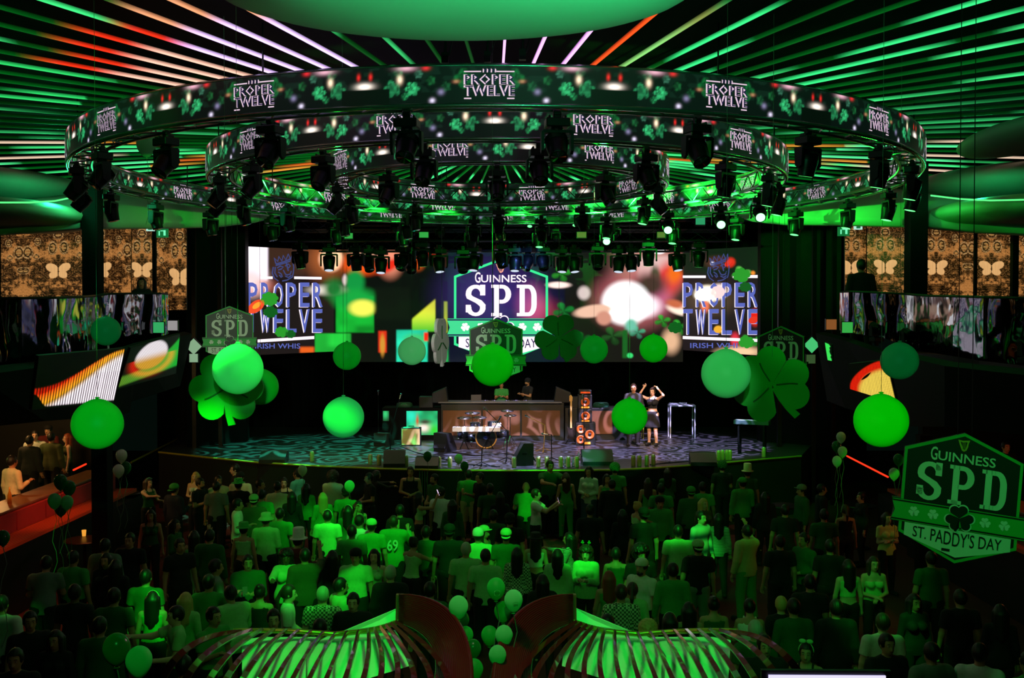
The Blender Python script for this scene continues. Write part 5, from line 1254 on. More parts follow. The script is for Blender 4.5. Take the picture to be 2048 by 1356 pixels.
def hair_mesh(style, lean):
    k = ('hair', style)
    if k in PCACHE: return PCACHE[k]
    h = .011; lo = np.array([-.2,-.2,-.62]); n = (np.array([.4,.42,.85])/h).astype(int); g = [lo[i]+h*np.arange(n[i]) for i in range(3)]
    class Q(Body):
        def __init__(s): s.lo = lo; s.h = h; s.X, s.Y, s.Z = np.meshgrid(*g, indexing='ij', sparse=True)
    B = Q(); X, Y, Z = B.X, B.Y, B.Z
    F = B.ell((0,.018,.025), (.090,.108,.118)); cutf = np.maximum(-(Y+.055)-.0*Z, -(Z-.062))  # face opening
    face = np.maximum(Y+.045, Z-.066)     # region in front & low -> removed
    F = np.maximum(F, -face)
    if style == 'short': F = np.maximum(F, -(Z+.035+.5*Y)+0*X)
    elif style == 'bun': F = smin(np.maximum(F, -(Z+.06)), B.ell((0,.075,.11), (.045,.045,.04)), .015)
    elif style == 'pony': F = np.minimum(np.maximum(F, -(Z+.06)), smin(B.cap((0,.11,.04), (0,.17,-.08), .028, .03), B.cap((0,.17,-.08), (0,.15,-.26), .03, .014), .02))
    elif style == 'long':
        L = B.cap((-.045,.07,0), (-.06,.075,-.30), .065, .05); L = smin(L, B.cap((.045,.07,0), (.06,.075,-.30), .065, .05), .05); L = smin(L, B.cap((0,.085,0), (0,.10,-.36), .07, .05), .05)
        L = smin(L, np.minimum(B.cap((.082,.0,.02), (.09,-.01,-.2), .025, .03), B.cap((-.082,.0,.02), (-.09,-.01,-.2), .025, .03)), .03)
        F = smin(F, L, .03); F = np.maximum(F, -face)
    elif style in ('curly', 'afro'):
        r = .135 if style == 'curly' else .155
        F = B.ell((0,.02,.04), (r,r,r)); F = F+.012*np.sin(X*90)*np.sin(Y*85+1)*np.sin(Z*88); F = np.maximum(F, -np.maximum(Y+.03, Z-.06))
        if style == 'curly': L = B.ell((0,.06,-.1), (.14,.09,.16))+.012*np.sin(X*90)*np.sin(Y*85)*np.sin(Z*88); F = np.minimum(F, L)
    F = F+.0025*np.sin(X*180)*np.sin(Y*20)
    # hollow the skull slightly below surface is unnecessary: hair wraps the head
    PCACHE[k] = B.mesh(F, 'hair', HAIR['k'])[0]; return PCACHE[k]
def beard_mesh():
    if 'beard' in PCACHE: return PCACHE['beard']
    m = MB(); m.smooth = True; m.ell((0,-.045,-.085), (.058,.052,.042), 16, 10); PCACHE['beard'] = m.mesh('beard', HAIR['k']); return PCACHE['beard']
def hat_mesh(style):
    k = 'hat'+style
    if k in PCACHE: return PCACHE[k]
    m = MB(); m.smooth = True
    if style in ('cap', 'capback'):
        m.lathe([(.098,.035),(.104,.06),(.098,.10),(.07,.135),(.03,.15),(1e-4,.152)], (0,.012,0), 20, M=Matrix.Diagonal(Vector((1,1.12,1))))
        s = -1 if style == 'cap' else 1
        m.smooth = False; pts = [(.08*math.cos(R(a)), s*(.07+.11*math.sin(R(a)))) for a in range(0,181,15)]
        m.prism(pts, (0,.01,.045 if s < 0 else .02), (1,0,0), (0,1,-.15*s*s), (0,0,1), .008)
    elif style in ('fedora', 'bucket', 'tophat'):
        hh = {'fedora': .16, 'bucket': .15, 'tophat': .25}[style]; br = {'fedora': .155, 'bucket': .15, 'tophat': .15}[style]
        m.lathe([(br,.05 if style != 'bucket' else .015),(br,.058 if style != 'bucket' else .025),(.105,.065),(.1,.08),(.095,hh-.01),(.08,hh+.0),(1e-4,hh-.01)], (0,.012,0), 22, M=Matrix.Diagonal(Vector((1,1.12,1))))
    elif style == 'beanie': m.lathe([(.098,.01),(.104,.03),(.102,.08),(.08,.13),(.04,.155),(1e-4,.16)], (0,.015,0), 20, M=Matrix.Diagonal(Vector((1,1.15,1))))
    elif style == 'wig': 
        for q in range(70):
            a = q*2.4; z = -.6+1.6*(q/70); r = math.sqrt(max(0,1-min(1,z*z))); m.ell((.10*r*math.cos(a), .02+.10*r*math.sin(a)+.02, .07+.10*z), .036, 8, 6) if not (math.sin(a) < -.35 and z < .35) else None
    elif style in ('band', 'boppers', 'bow', 'lights'):
        m.tube([(.092*math.cos(R(a)), .005, .02+.118*math.sin(R(a))) for a in range(0,181,15)], .008, 6)
        if style == 'boppers':
            for sx in (-1,1):
                m.tube([(sx*.04,.0,.13),(sx*.06,-.01,.20)], .004, 5)
                for a in (90,210,330): m.ell((sx*.06+.018*math.cos(R(a)),-.01,.22+.018*math.sin(R(a))), (.017,.008,.017), 8, 6)
        if style == 'bow':
            for sx in (-1,1): m.ell((sx*.045,-.01,.155), (.045,.018,.03), 10, 6)
        if style == 'lights':
            for q in range(6): m.ell((-.07+.028*q,-.04,.12+.02*math.sin(q*.7)), .012, 8, 6)
    PCACHE[k] = m.mesh('hat', CLM['g']); return PCACHE[k]
HATC = {'band':'m','boppers':'g','bow':'m','lights':'t'}
def setm(o, m):
    o.material_slots[0].link = 'OBJECT'; o.material_slots[0].material = m
def person(px, py, yaw, fem, label, pose='stand', top='tee', tc='g', low='trousers', lc='k', hair='short', hc='k', hat=None, htc='g', sk='t', h=None, z0=0.0, dmax=None, dist=None, beard=False, group=None, ytop=None, shoes='k'):
    H = h or (1.66 if fem else 1.77)
    top_extra = {'fedora':.03,'bucket':.02,'tophat':.12,'wig':.05,'cap':.02,'capback':.02,'beanie':.03,None:0}.get(hat, 0.0)
    v = ray(px, py)
    zt = z0+H+top_extra
    if dist is None:
        d = (zt-CAMZ)/v.z*v.y
    else: d = dist
    if dmax and d > dmax: d = dmax
    p = P(px, py, d); sc = (p.z-z0-top_extra)/1.755
    if z0 == 0: sc = max(.86, min(1.12, sc))
    pr = person_parts(fem, pose, top, low); B = pr['B']
    # head is above the origin when upright; offset when leaning
    hd = B.J['hed']; rz = R(yaw)
    off = Vector((hd.x*math.cos(rz)-hd.y*math.sin(rz), hd.x*math.sin(rz)+hd.y*math.cos(rz), 0))*sc
    loc = Vector((p.x, p.y, z0))-off
    o = obj('person', pr['body'], label=label, cat='person', group=group, loc=loc, rot=(0,0,rz)); o.scale = (sc,sc,sc); setm(o, SK[sk])
    t = obj({'dress':'dress','jacket':'jacket','tank':'tank_top','crop':'crop_top','strapless':'top','jersey':'jersey','long':'sweater'}.get(top, 'shirt'), pr['top'], o); setm(t, CLM[tc])
    if pr['low'] is not None: l = obj({'skirt':'skirt','shorts':'shorts'}.get(low, 'trousers'), pr['low'], o); setm(l, CLM[lc])
    for sm_ in pr['shoe']: s_ = obj('shoe', sm_, o); setm(s_, CLM[shoes])
    lean = R(B.P_.get('lean', 0))*.5
    if hair:
        hh = obj('hair', hair_mesh(hair, 0), o, loc=hd); setm(hh, HAIR[hc])
    if hat:
        q = obj({'cap':'cap','capback':'cap','beanie':'beanie','wig':'wig','band':'headband','boppers':'headband','bow':'headband','lights':'headband'}.get(hat, 'hat'), hat_mesh(hat), o, loc=hd); setm(q, CLM[HATC.get(hat, htc) if hat in HATC else htc])
    if beard: q = obj('beard', beard_mesh(), o, loc=hd); setm(q, HAIR[hc])
    return o, B, sc
def hand_point(o, B, sc, side, ahead=.11, up=0.0):
    q = B.J['wr'+side]+B.J['fd'+side]*ahead+Vector((0,0,up)); return o.matrix_basis @ q
screen_m = emat('phone_glow', (235,205,245), 1.4); phone_b = mat('phone_black', (16,16,18), .3)
def held(kind, o, B, sc, side, label):
    p = hand_point(o, B, sc, side, .12, .02); rz = o.rotation_euler.z
    if kind == 'phone':
        m = MB(); m.box((0,0,0), (.075,.012,.15)); q = obj('phone', m.mesh('phone', phone_b), label=label, cat='phone', loc=p, rot=(R(-20),0,rz)); m = MB(); m.box((0,.008,0), (.066,.003,.135)); m.build('phone_screen', screen_m, q)
    elif kind == 'can':
        m = MB(); m.smooth = True; m.lathe([(1e-4,-.08),(.03,-.08),(.034,-.07),(.034,.07),(.028,.085),(1e-4,.085)], n=12); q = obj('drink_can', m.mesh('drink_can', canm), label=label, cat='drink can', loc=p, rot=(0,0,rz))
    else:
        m = MB(); m.smooth = True; m.lathe([(1e-4,-.06),(.032,-.06),(.042,.06),(.038,.06),(.03,-.045),(1e-4,-.045)], n=12); q = obj('cup', m.mesh('cup', mat('cup_clear',(180,220,190),.2)), label=label, cat='cup', loc=p)
    return q
# px, py of the head top, yaw (0 faces camera, 90 right, 180 stage, -90 left), female?, label, options
F_, M_ = True, False
CROWD = [
(297,957,60,F_,'woman with glowing light headband and long hair holding out one arm',dict(pose='reach',top='tank',tc='d',hair='long',hc='n',hat='lights',sk='p')),
(349,967,150,M_,'man in backward green cap and dark varsity jacket facing the light headband woman',dict(pose='drink',top='jacket',tc='n',hat='capback')),
(391,945,0,F_,'blonde woman in a white strapless top facing the camera',dict(top='strapless',tc='w',hair='long',hc='y',sk='p',pose='clasp')),
(401,957,70,M_,'bearded man in black tee beside the blonde woman in white',dict(tc='k',beard=True,pose='drink')),
(437,952,40,M_,'man with moustache in open shirt looking right near the stage left',dict(top='long',tc='c',pose='clasp',beard=True)),
(433,964,178,M_,'man in grey tee seen from behind near stage left',dict(tc='e')),
(469,929,-70,M_,'tall man in black tee leaning his head down at stage left',dict(tc='k',pose='drink',h=1.9,sk='p')),
(480,944,0,M_,'man in black cap and cream shirt facing the camera at stage left',dict(tc='c',hat='capback',htc='k',pose='clasp')),
(478,957,180,M_,'man in green sequin fedora and black tee seen from behind',dict(tc='k',hat='fedora',htc='S')),
(520,960,80,M_,'dark-haired man with glasses looking right, hand reaching out',dict(tc='k',pose='reach')),
(555,964,180,M_,'man in loose cream shirt seen from behind',dict(tc='c',top='long')),
(568,957,10,F_,'woman with raised hand facing camera left of the teal shirt man',dict(top='tank',tc='k',pose='phone',hair='bun',sk='p')),
(594,939,-110,M_,'man in teal tee turned left beneath the white balloon',dict(tc='t',pose='phone')),
(613,968,170,F_,'woman with black bob in green sweater seen from behind',dict(top='long',tc='g',hair='long',pose='phone')),
(506,989,190,M_,'man in backward pale cap and dark olive jacket',dict(top='jacket',tc='o',hat='capback',htc='m')),
(523,980,182,M_,'black-haired man in mid green tee behind the cream shirt man',dict(tc='g')),
(478,998,100,M_,'man in long white shirt turned right at the left of the crowd',dict(top='jacket',tc='w',pose='drink')),
(584,984,185,F_,'woman with very long black hair and dark top from behind',dict(top='long',tc='k',hair='long')),
(531,1026,178,M_,'man in bucket hat and long pale shirt seen from behind',dict(top='long',tc='m',hat='bucket',htc='m',pose='drink')),
(489,1044,180,F_,'woman in green fedora and short pale top seen from behind',dict(top='crop',tc='m',hat='fedora',htc='g',hair='short')),
(560,1017,176,M_,'man in green tee standing right of the bucket hat man',dict(tc='g')),
(598,1052,150,M_,'man in black hat with glowing white crown and bright scarf',dict(top='jacket',tc='r',hat='tophat',htc='w',pose='lean')),
(655,1021,182,M_,'man in bright green tee with clover headband seen from behind',dict(tc='m',hat='band',pose='stand')),
(576,1103,10,F_,'smiling curly-haired woman in puffy jacket pointing, facing camera',dict(top='jacket',tc='m',hair='curly',pose='reach',sk='b')),
(613,1096,200,M_,'man in olive jacket raising two fingers beside the bright tee man',dict(top='jacket',tc='o',pose='raise')),
(301,1021,10,F_,'dark-haired woman in the shadow under the light headband woman',dict(top='tank',tc='d',hair='long')),
(351,1040,80,F_,'dark-haired woman with earring in the shadow left of the crowd',dict(top='long',tc='d',hair='long',pose='drink')),
(388,1062,195,F_,'woman in pale green wrap dress twisting, left part of the crowd',dict(top='dress',tc='m',low=None,hair='long',pose='raise')),
(258,1068,0,M_,'man whose face shows dimly beside the dark column',dict(tc='k')),
(420,1060,170,M_,'person in shiny dark green jacket in the shadow',dict(top='jacket',tc='d')),
(492,1112,20,M_,'person with lit collar bowed over a phone',dict(top='jacket',tc='d',pose='phone')),
(360,1078,40,M_,'man in dark tee with dim face turned right in left shadow',dict(tc='k')),
(437,1119,120,M_,'dark-haired man in grey tee turning away, left of the phone reader',dict(tc='s',pose='drink')),
(666,945,170,M_,'curly-haired person in cream shirt holding up a glowing phone',dict(top='long',tc='c',hair='afro',hc='n',pose='phone')),
(652,986,200,F_,'long blonde-haired woman in green sweater seen from behind',dict(top='long',tc='g',hair='long',hc='y')),
(686,974,170,M_,'man in black cap and green tee beside the pale balloon',dict(tc='g',hat='capback',htc='k')),
(737,947,-60,M_,'man in black tee near the stage, left of the girl filming',dict(tc='k',pose='clasp')),
(754,941,120,F_,'woman with dark hair hugging the black tee man near the stage',dict(top='long',tc='k',hair='long',pose='hug')),
(821,934,0,M_,'man in black sleeveless top with clasped hands at the stage',dict(top='tank',tc='k',pose='clasp')),
(839,986,110,F_,'girl in pale crop top holding her phone up toward the stage',dict(top='crop',tc='m',hair='long',pose='raise')),
(868,949,-50,M_,'bearded man in green tee clasping hands near the stage',dict(tc='d',beard=True,pose='clasp')),
(883,975,160,M_,'man in white tee looking left, hands down, centre left',dict(tc='w')),
(940,941,178,M_,'man in green tee and shorts under an orange phone light',dict(tc='g',low='shorts',lc='v')),
(956,945,-60,M_,'man in black tee talking beside the green tee man in shorts',dict(tc='k',pose='drink')),
(980,968,180,M_,'man in dark teal tee with bent arm near the drums',dict(tc='d',pose='drink')),
(716,1004,40,F_,'woman with raised arm and long dark hair behind the jersey man',dict(top='tank',tc='d',hair='long',pose='raise')),
(698,1011,178,F_,'woman wearing a thin headband in dark green top',dict(top='long',tc='d',hair='long',hat='band')),
(768,1034,180,M_,'man in green hockey jersey numbered 69 holding up a can',dict(top='jersey',tc='g',pose='beer',hair='short',hc='n')),
(728,1034,150,M_,'brightly lit man with glasses pushed up, left of the jersey man',dict(tc='w',pose='drink')),
(754,1033,185,M_,'person in bright green cap just left of the jersey man',dict(tc='g',hat='cap',htc='m')),
(704,1051,178,M_,'dark-haired man in green tee in front of the jersey man',dict(tc='g',sk='b')),
(711,1097,0,M_,'man in backward cap and dark glasses facing camera',dict(tc='m',hat='capback',htc='k')),
(748,1100,0,F_,'smiling woman with long black hair in camisole facing camera',dict(top='tank',tc='m',hair='long',sk='p')),
(781,1132,180,M_,'man with cropped fair hair in black jacket seen from behind',dict(top='jacket',tc='k',hair='short',hc='g',sk='p')),
(828,1074,150,F_,'woman in pale tank top hugged by the man in shades',dict(top='tank',tc='m',hair='bun',pose='hug')),
(866,1054,175,M_,'man in dark tee with goggles holding a cup to the side',dict(tc='d',pose='drink')),
(897,1047,180,M_,'tall man in black cap with emblem and black shirt',dict(tc='k',hat='capback',htc='k',h=1.84)),
(948,1055,178,M_,'man in brightly lit bandana in the middle of the crowd',dict(tc='m',hat='beanie',htc='w')),
(969,1051,60,F_,'woman in pale cap looking right in the middle of the crowd',dict(top='tank',tc='d',hair='long',hat='cap',htc='m')),
(932,1086,182,M_,'man in bright green tee with fair cap, large in the centre',dict(tc='m',hair='short',hc='g',pose='stand')),
(971,1099,178,M_,'dark-haired man in bright green tee at centre, right of the fair cap man',dict(tc='m')),
(988,1021,182,M_,'man in dark sweater behind the two bright tee men',dict(top='long',tc='d')),
(658,1103,178,F_,'dark-haired woman in black, in front of the bright tee man',dict(top='long',tc='k',hair='long')),
(1073,979,80,M_,'man in pale tee and glasses filming with a phone and can',dict(tc='w',pose='selfie',hair='short',hc='n',sk='p')),
(1120,945,185,F_,'woman in green jumpsuit with long hair seen from behind',dict(top='tank',tc='g',lc='g',hair='long',hc='n')),
(1112,921,20,M_,'man at the stage with an arm around the jumpsuit woman',dict(tc='d',pose='hug')),
(1052,962,178,M_,'man in green tee bowing forward, left of the jumpsuit woman',dict(tc='g',hair=None,pose='lean')),
(1187,934,-20,F_,'brightly spotlit woman in satin blouse leaning back at the stage',dict(top='long',tc='w',hair='long',lc='l',pose='clasp')),
(1218,928,180,M_,'person in curly green wig standing by the stage',dict(tc='g',hat='wig',htc='g')),
(1216,947,10,F_,'woman facing camera in front of the green wig person',dict(top='tank',tc='g',hair='long',pose='clasp')),
(1224,960,175,M_,'man in black jacket facing the green wig person',dict(top='jacket',tc='k')),
(1296,957,178,F_,'woman with brown hair and bare shoulders seen from behind',dict(top='strapless',tc='g',hair='long',hc='n')),
(1335,937,180,F_,'woman in teal top with raised elbows near the stage right',dict(top='long',tc='d',hair='long',pose='phone')),
(1317,993,5,M_,'man in open green shirt and cap facing the camera',dict(top='jacket',tc='g',hat='capback',htc='k')),
(1322,968,178,M_,'man in light green tee behind the open shirt man',dict(tc='g')),
(1280,1004,110,F_,'pale-haired woman leaning toward tall man in black',dict(top='tank',tc='m',hair='bun',hc='y',pose='hug')),
(1287,1015,200,M_,'tall man in black shirt with a hand on his back',dict(tc='k',h=1.88,hat='capback',htc='k')),
(1018,1026,180,M_,'man in black snapback with round logo behind leafy cap man',dict(tc='k',hat='capback',htc='k')),
(1008,1057,178,M_,'man in leaf-patterned cap and dark tee',dict(tc='d',hat='capback',htc='m')),
(1071,1065,182,F_,'woman in black hat and white top wearing a small backpack',dict(top='crop',tc='w',hair='long',hat='fedora',htc='k')),
(1137,1066,-110,F_,'woman in striped sleeves reaching left over the crowd',dict(top='long',tc='Z',hair='long',pose='reach')),
(1127,1098,178,F_,'woman with headband and pale open shawl from behind',dict(top='jacket',tc='m',hair='long',hat='band')),
(1163,1096,-15,F_,'open-mouthed woman with shamrock boppers and bright jacket facing camera',dict(top='jacket',tc='m',hair='curly',hc='n',hat='boppers',pose='phone',sk='p')),
(1034,1096,180,F_,'woman with long black hair in plaid shirt right of centre tees',dict(top='long',tc='P',hair='long')),
(1229,1096,175,F_,'woman in dark green top with bare arm, right of the boppers woman',dict(top='tank',tc='d',hair='short')),
(1282,1094,20,M_,'curly dark-haired man in black behind the white cap man',dict(tc='k',hair='afro')),
(1290,1118,-40,M_,'bearded man in white cap and white jersey looking down',dict(tc='w',hat='capback',htc='w',beard=True)),
(1218,1143,180,F_,'woman with long red-brown hair at lower right of centre',dict(top='tank',tc='g',hair='long',hc='r')),
(1382,973,178,M_,'man in backward green cap and dark jacket at stage right',dict(top='jacket',tc='d',hat='capback',htc='g')),
(1405,965,180,M_,'man in green tee behind the backward green cap man',dict(tc='g')),
(1444,922,182,M_,'man in leafy green hat with black backpack facing the stage',dict(tc='k',hat='wig',htc='d',pose='drink')),
(1495,927,178,M_,'man in tall black hat with cream crown and green jersey',dict(tc='d',hat='tophat',htc='c')),
(1485,955,190,M_,'man in green jacket and cap with orange brim holding a can',dict(top='jacket',tc='g',hat='cap',htc='g',pose='drink')),
(1408,998,30,F_,'smiling blond woman right of the rugby shirt man',dict(top='long',tc='o',hair='long',hc='y',sk='p')),
(1403,1024,40,M_,'man in broad-striped rugby shirt facing camera',dict(top='long',tc='J',sk='p')),
(1356,1051,178,M_,'man in bright green glowing tee seen from behind, right of centre',dict(tc='m')),
(1396,1079,182,M_,'man in leafy cap and black tee right of the glowing tee man',dict(tc='k',hat='capback',htc='m',lc='s')),
(1437,1028,175,F_,'woman with very long black hair in striped top from behind',dict(top='long',tc='Z',hair='long')),
(1493,1051,-150,M_,'man in long pale shirt and pale trousers raising a hand',dict(top='jacket',tc='v',lc='g',pose='raise')),
(1605,969,-80,M_,'man in green cap and dark jacket at the right aisle table',dict(top='jacket',tc='d',hat='cap',htc='s')),
(1642,969,90,M_,'man in dark suit with white collar looking right',dict(top='jacket',tc='k')),
(1562,1071,185,M_,'dark-haired man in black polo seen from behind at right',dict(tc='k')),
(1605,1067,-60,M_,'man in dark green sweater looking left, hands together',dict(top='long',tc='d',pose='clasp')),
(1648,1019,178,M_,'tall man in dark clothes standing in the right shadow',dict(tc='d')),
(1775,1026,10,F_,'woman with crossed arms in yellowish top at the right aisle',dict(top='tee',tc='u',hair='long',pose='cross',sk='p')),
(1705,1119,185,F_,'woman with long dark hair and pale crop top from behind at right',dict(top='crop',tc='m',hair='long',hc='k',sk='p')),
(1739,1116,0,F_,'smiling woman in one-shoulder top facing camera at right',dict(top='strapless',tc='m',hair='long',hc='n',pose='clasp',sk='p')),
(1722,985,-80,F_,'dark-haired woman in black in profile near the right wall',dict(top='long',tc='k',hair='bun',sk='p')),
(1862,1104,182,M_,'man in dark green tee beneath the big hanging board',dict(tc='d',sk='t')),
(1765,1228,178,M_,'large man with cropped hair in white polo at lower right',dict(tc='w',hair='short',hc='n',sk='p')),
(1775,1270,10,M_,'dark-haired man looking down in front of the white polo man',dict(tc='k')),
(1862,1286,190,M_,'man in pale hockey jersey at the lower right',dict(top='jersey',tc='s')),
(1985,1292,150,M_,'dark-haired man in white shirt at the bottom right corner',dict(tc='w')),
(2030,1300,200,M_,'man with black hair at the bottom right picture edge',dict(tc='g')),
(601,1171,100,M_,'bearded man with ponytail in pale tee at the lower left centre',dict(tc='w',hair='pony',hc='n',sk='p',pose='clasp')),
(630,1171,178,M_,'man with shaved head in checked shirt seen from behind',dict(tc='P',hair='short',hc='g',sk='p')),
(676,1160,120,M_,'bearded man in a pale hooded top turned away',dict(top='jacket',tc='m',beard=True)),
(706,1188,0,M_,'man in dark suit with half his face lit, facing camera',dict(top='jacket',tc='k',sk='p')),
(547,1221,15,M_,'smiling round-faced man behind the left winged screen',dict(tc='k',sk='p')),
(640,1239,180,M_,'dark-haired man just above the left winged rail',dict(tc='k')),
(345,1186,170,F_,'brightly lit woman with long blond hair at lower left',dict(top='long',tc='m',hair='long',hc='y',sk='p')),
(312,1186,185,F_,'woman with long dark hair and headband beside the lit blonde',dict(top='tank',tc='g',hair='long',hat='band')),
(350,1214,-60,M_,'brightly lit man in profile looking left at lower left',dict(tc='m',pose='reach',sk='p')),
(4,1192,180,M_,'man in white tee at the left picture edge',dict(tc='w',low='trousers')),
(418,1150,178,M_,'dark-haired man in green sweater left of the phone reader',dict(top='long',tc='g')),
(292,1140,175,M_,'man in dark tee with short black hair in left shadow',dict(tc='d')),
(428,1216,60,M_,'dark-haired man in profile by the left winged rail',dict(tc='g',pose='drink')),
(368,1312,180,M_,'man with close-cropped dark head at bottom left of the wing',dict(tc='n')),
(460,1168,-140,M_,'man in pale hooded top hunched over, left of the winged screen',dict(top='jacket',tc='m',pose='lean')),
(1487,1192,170,F_,'woman in patterned white top bending, right of the right wing',dict(top='tank',tc='w',hair='short',pose='lean')),
(1447,1196,180,F_,'woman with tied hair just right of the patterned top woman',dict(top='tank',tc='d',hair='bun')),
(1552,1195,178,F_,'blond woman with short hair and pale collar at lower right',dict(top='long',tc='k',hair='short',hc='y',sk='p')),
(1587,1198,182,M_,'man in dark green sweater right of the short-haired blonde',dict(top='long',tc='d')),
(1542,1272,0,M_,'man with topknot facing camera behind the right wing tip',dict(tc='k',hair='bun')),
(1600,1288,-20,F_,'woman with a bow headband looking down at lower right',dict(top='tank',tc='k',hair='bun',hat='bow')),
(1335,1228,180,F_,'woman with clover headband above the right wing rail',dict(top='long',tc='k',hair='long',hat='band')),
(1242,1170,180,M_,'man in dark plaid shirt above the right wing',dict(top='long',tc='P',hair='short',hc='n')),
(1265,1166,170,F_,'woman in pale hooded jacket beside the dark plaid man',dict(top='jacket',tc='m',hair='pony',hc='n')),
(1300,1242,180,F_,'woman with wavy fair hair just above the right wing rail',dict(top='long',tc='g',hair='curly',hc='y')),
(1338,1126,180,M_,'dark-haired man in bright-collared green shirt beside the white cap man',dict(top='long',tc='g')),
(1380,1205,180,F_,'woman with long dark hair in black above the right wing',dict(top='tank',tc='k',hair='long')),
(1510,1242,180,M_,'man with green-lit short hair over the right wing tip',dict(tc='d',hair='short',hc='g')),
(170,1100,170,M_,'man in green tee facing away in the left shadow',dict(tc='g')),
(182,1112,0,F_,'dim-faced woman in the left shadow beside a green tee man',dict(top='long',tc='k',hair='long')),
(212,1078,180,M_,'person in patterned green top below the dark column',dict(top='jacket',tc='s')),
(100,1108,190,M_,'person in green patterned shirt leaning at lower left table',dict(tc='s',pose='lean')),
(150,1170,180,M_,'tall dark figure at the left, head in shadow',dict(tc='k',sk='b')),
(232,1120,180,F_,'dark-haired woman in black in left shadow',dict(top='long',tc='k',hair='long')),
(60,1225,30,M_,'man in black facing right at the lower left',dict(tc='k')),
(120,1262,0,F_,'woman with dim green face at the lower left corner',dict(top='long',tc='k',hair='long')),
(190,1236,180,M_,'man in dark sweater left of the shiny balloons',dict(top='long',tc='d')),
(30,1300,10,M_,'man with green-lit face at bottom left corner',dict(tc='k')),
(1660,1080,175,M_,'dark-clad man between the sweater man and the crop top woman',dict(tc='k')),
(1530,985,180,F_,'dark-haired woman in dark coat near the stage right end',dict(top='jacket',tc='k',hair='long')),
(1570,1010,175,M_,'man in black standing behind the aisle table',dict(tc='k')),
(1690,1010,180,F_,'woman in bare-armed dark top walking along right aisle',dict(top='tank',tc='k',hair='pony',hc='n')),
(1245,1020,180,F_,'dark-haired woman left of the hugging pair',dict(top='long',tc='k',hair='long')),
(1180,1010,178,M_,'man in black tee below the satin blouse woman',dict(tc='k')),
(1000,985,180,F_,'dark-haired woman in black behind the snapback man',dict(top='long',tc='k',hair='long')),
(905,1000,175,F_,'woman with long dark hair right of the white tee man',dict(top='long',tc='d',hair='long')),
(800,1010,180,M_,'man in black shirt behind the jersey man on the right',dict(tc='k')),
(1215,1230,180,M_,'man in dark shirt above the centre of right wing',dict(tc='k')),
(860,1165,178,M_,'man in long dark green shirt just above the left wing tip',dict(top='long',tc='d')),
(1085,1150,180,F_,'woman with dark hair and black jacket above the right wing tip',dict(top='jacket',tc='k',hair='long')),
(1620,1150,170,M_,'dark-haired man holding a cup right of the black polo man',dict(tc='k',pose='drink')),
(1672,1200,180,M_,'man in dark hoodie below the crop top woman',dict(top='jacket',tc='k')),
(1830,1190,10,F_,'woman with dim face beneath the big hanging board',dict(top='long',tc='k',hair='long')),
(1920,1180,180,M_,'broad man in black at right below the hanging board',dict(tc='k')),
(2000,1210,170,F_,'dark-haired woman at the right picture edge',dict(top='long',tc='k',hair='long')),
(520,1170,178,F_,'woman with tied dark hair left of the ponytail man',dict(top='tank',tc='k',hair='bun')),
(250,1175,182,M_,'dark-haired man between the left shadow and the lit blonde',dict(tc='d')),
]
# held things worth seeing: index by label fragment
HELD = {'holding up a glowing phone': ('phone','R','glowing phone in the hand of the curly-haired person'), 'girl in pale crop top': ('phone','R','phone held up by the girl in pale crop top'), 'numbered 69': ('can','R','green-lit can raised by the 69 jersey man'),
'filming with a phone and can': ('phone','R','phone held forward by the man in glasses and pale tee'), 'orange brim': ('can','R','can held by the man with orange brimmed cap'), 'goggles': ('cup','R','cup held out by the man with goggles'), 'bowed over a phone': ('phone','R','lit phone held by the bowed person'),
'right of the black polo man': ('cup','R','clear cup held by the man right of the black polo man'), 'green tee man in shorts': ('can','R','can held by the black tee man near the drums'), 'bucket hat and long pale': ('cup','R','cup held by the man in bucket hat')}
def edge_d(px):
    xs = [e[0] for e in edge_px]; 
    if px < xs[0] or px > xs[-1]: return 29.0
    for (a, ya), (b, yb) in zip(edge_px, edge_px[1:]):
        if a <= px <= b: return G(px, ya+(yb-ya)*(px-a)/(b-a), HS).y-.55
    return 26
PLACED = []
for (px, py, yaw, fem, lab, kw) in CROWD:
    o, B, sc = person(px, py, yaw+180*0, fem, lab, dmax=edge_d(px), group='crowd on the dance floor', **kw)
    PLACED.append(o)
    if '69' in lab:
        m = MB()
        put(m, flat_text('69', -.10, .10, 1.14, 1.34, 0, .014), 0, lambda x, y, z: (-x, .168+.01*math.cos(x*6), y)); m.build('jersey_number', CLM['w'], o)
        m = MB(); m.cur = 0
        ZZ = MB(); 
    for k2, (kd, sd, l2) in HELD.items():
        if k2 in lab: held(kd, o, B, sc, sd, l2)
for it in range(12):          # nobody stands inside a neighbour
    for i in range(len(PLACED)):
        for j in range(i):
            a, b_ = PLACED[i], PLACED[j]; dx = a.location.x-b_.location.x; dy = a.location.y-b_.location.y; r = math.hypot(dx, dy)
            if r < (.50 if '69' not in a['label']+b_['label'] else .34):
                if r < 1e-3: dx, dy, r = .1, .1, .14
                k = (.52-r)*.5/r; a.location.x += dx*k; a.location.y += dy*k; b_.location.x -= dx*k; b_.location.y -= dy*k
# --- on the stage
person(1267,768,-8,M_,'man in dark shirt looking down on stage behind the bright green balloon',pose='clasp',top='long',tc='x',z0=HS,dist=31.5,sk='t',hair='short',hc='n')
person(1305,776,-25,F_,'woman on stage in black crop top with both arms raised over her head',pose='wings',top='crop',tc='k',low='skirt',z0=HS,dist=31.5,hair='bun',hc='n',sk='p')
person(1003,764,0,M_,'DJ in green tee behind the booth, face hidden by the giant balloon',pose='phone',tc='g',z0=HS+.24,dist=34.5,sk='t')
person(1055,756,-55,M_,'bearded DJ in black beanie and black tee working the decks',pose='phone',tc='x',z0=HS+.24,dist=34.5,hat='beanie',htc='k',beard=True,sk='t')
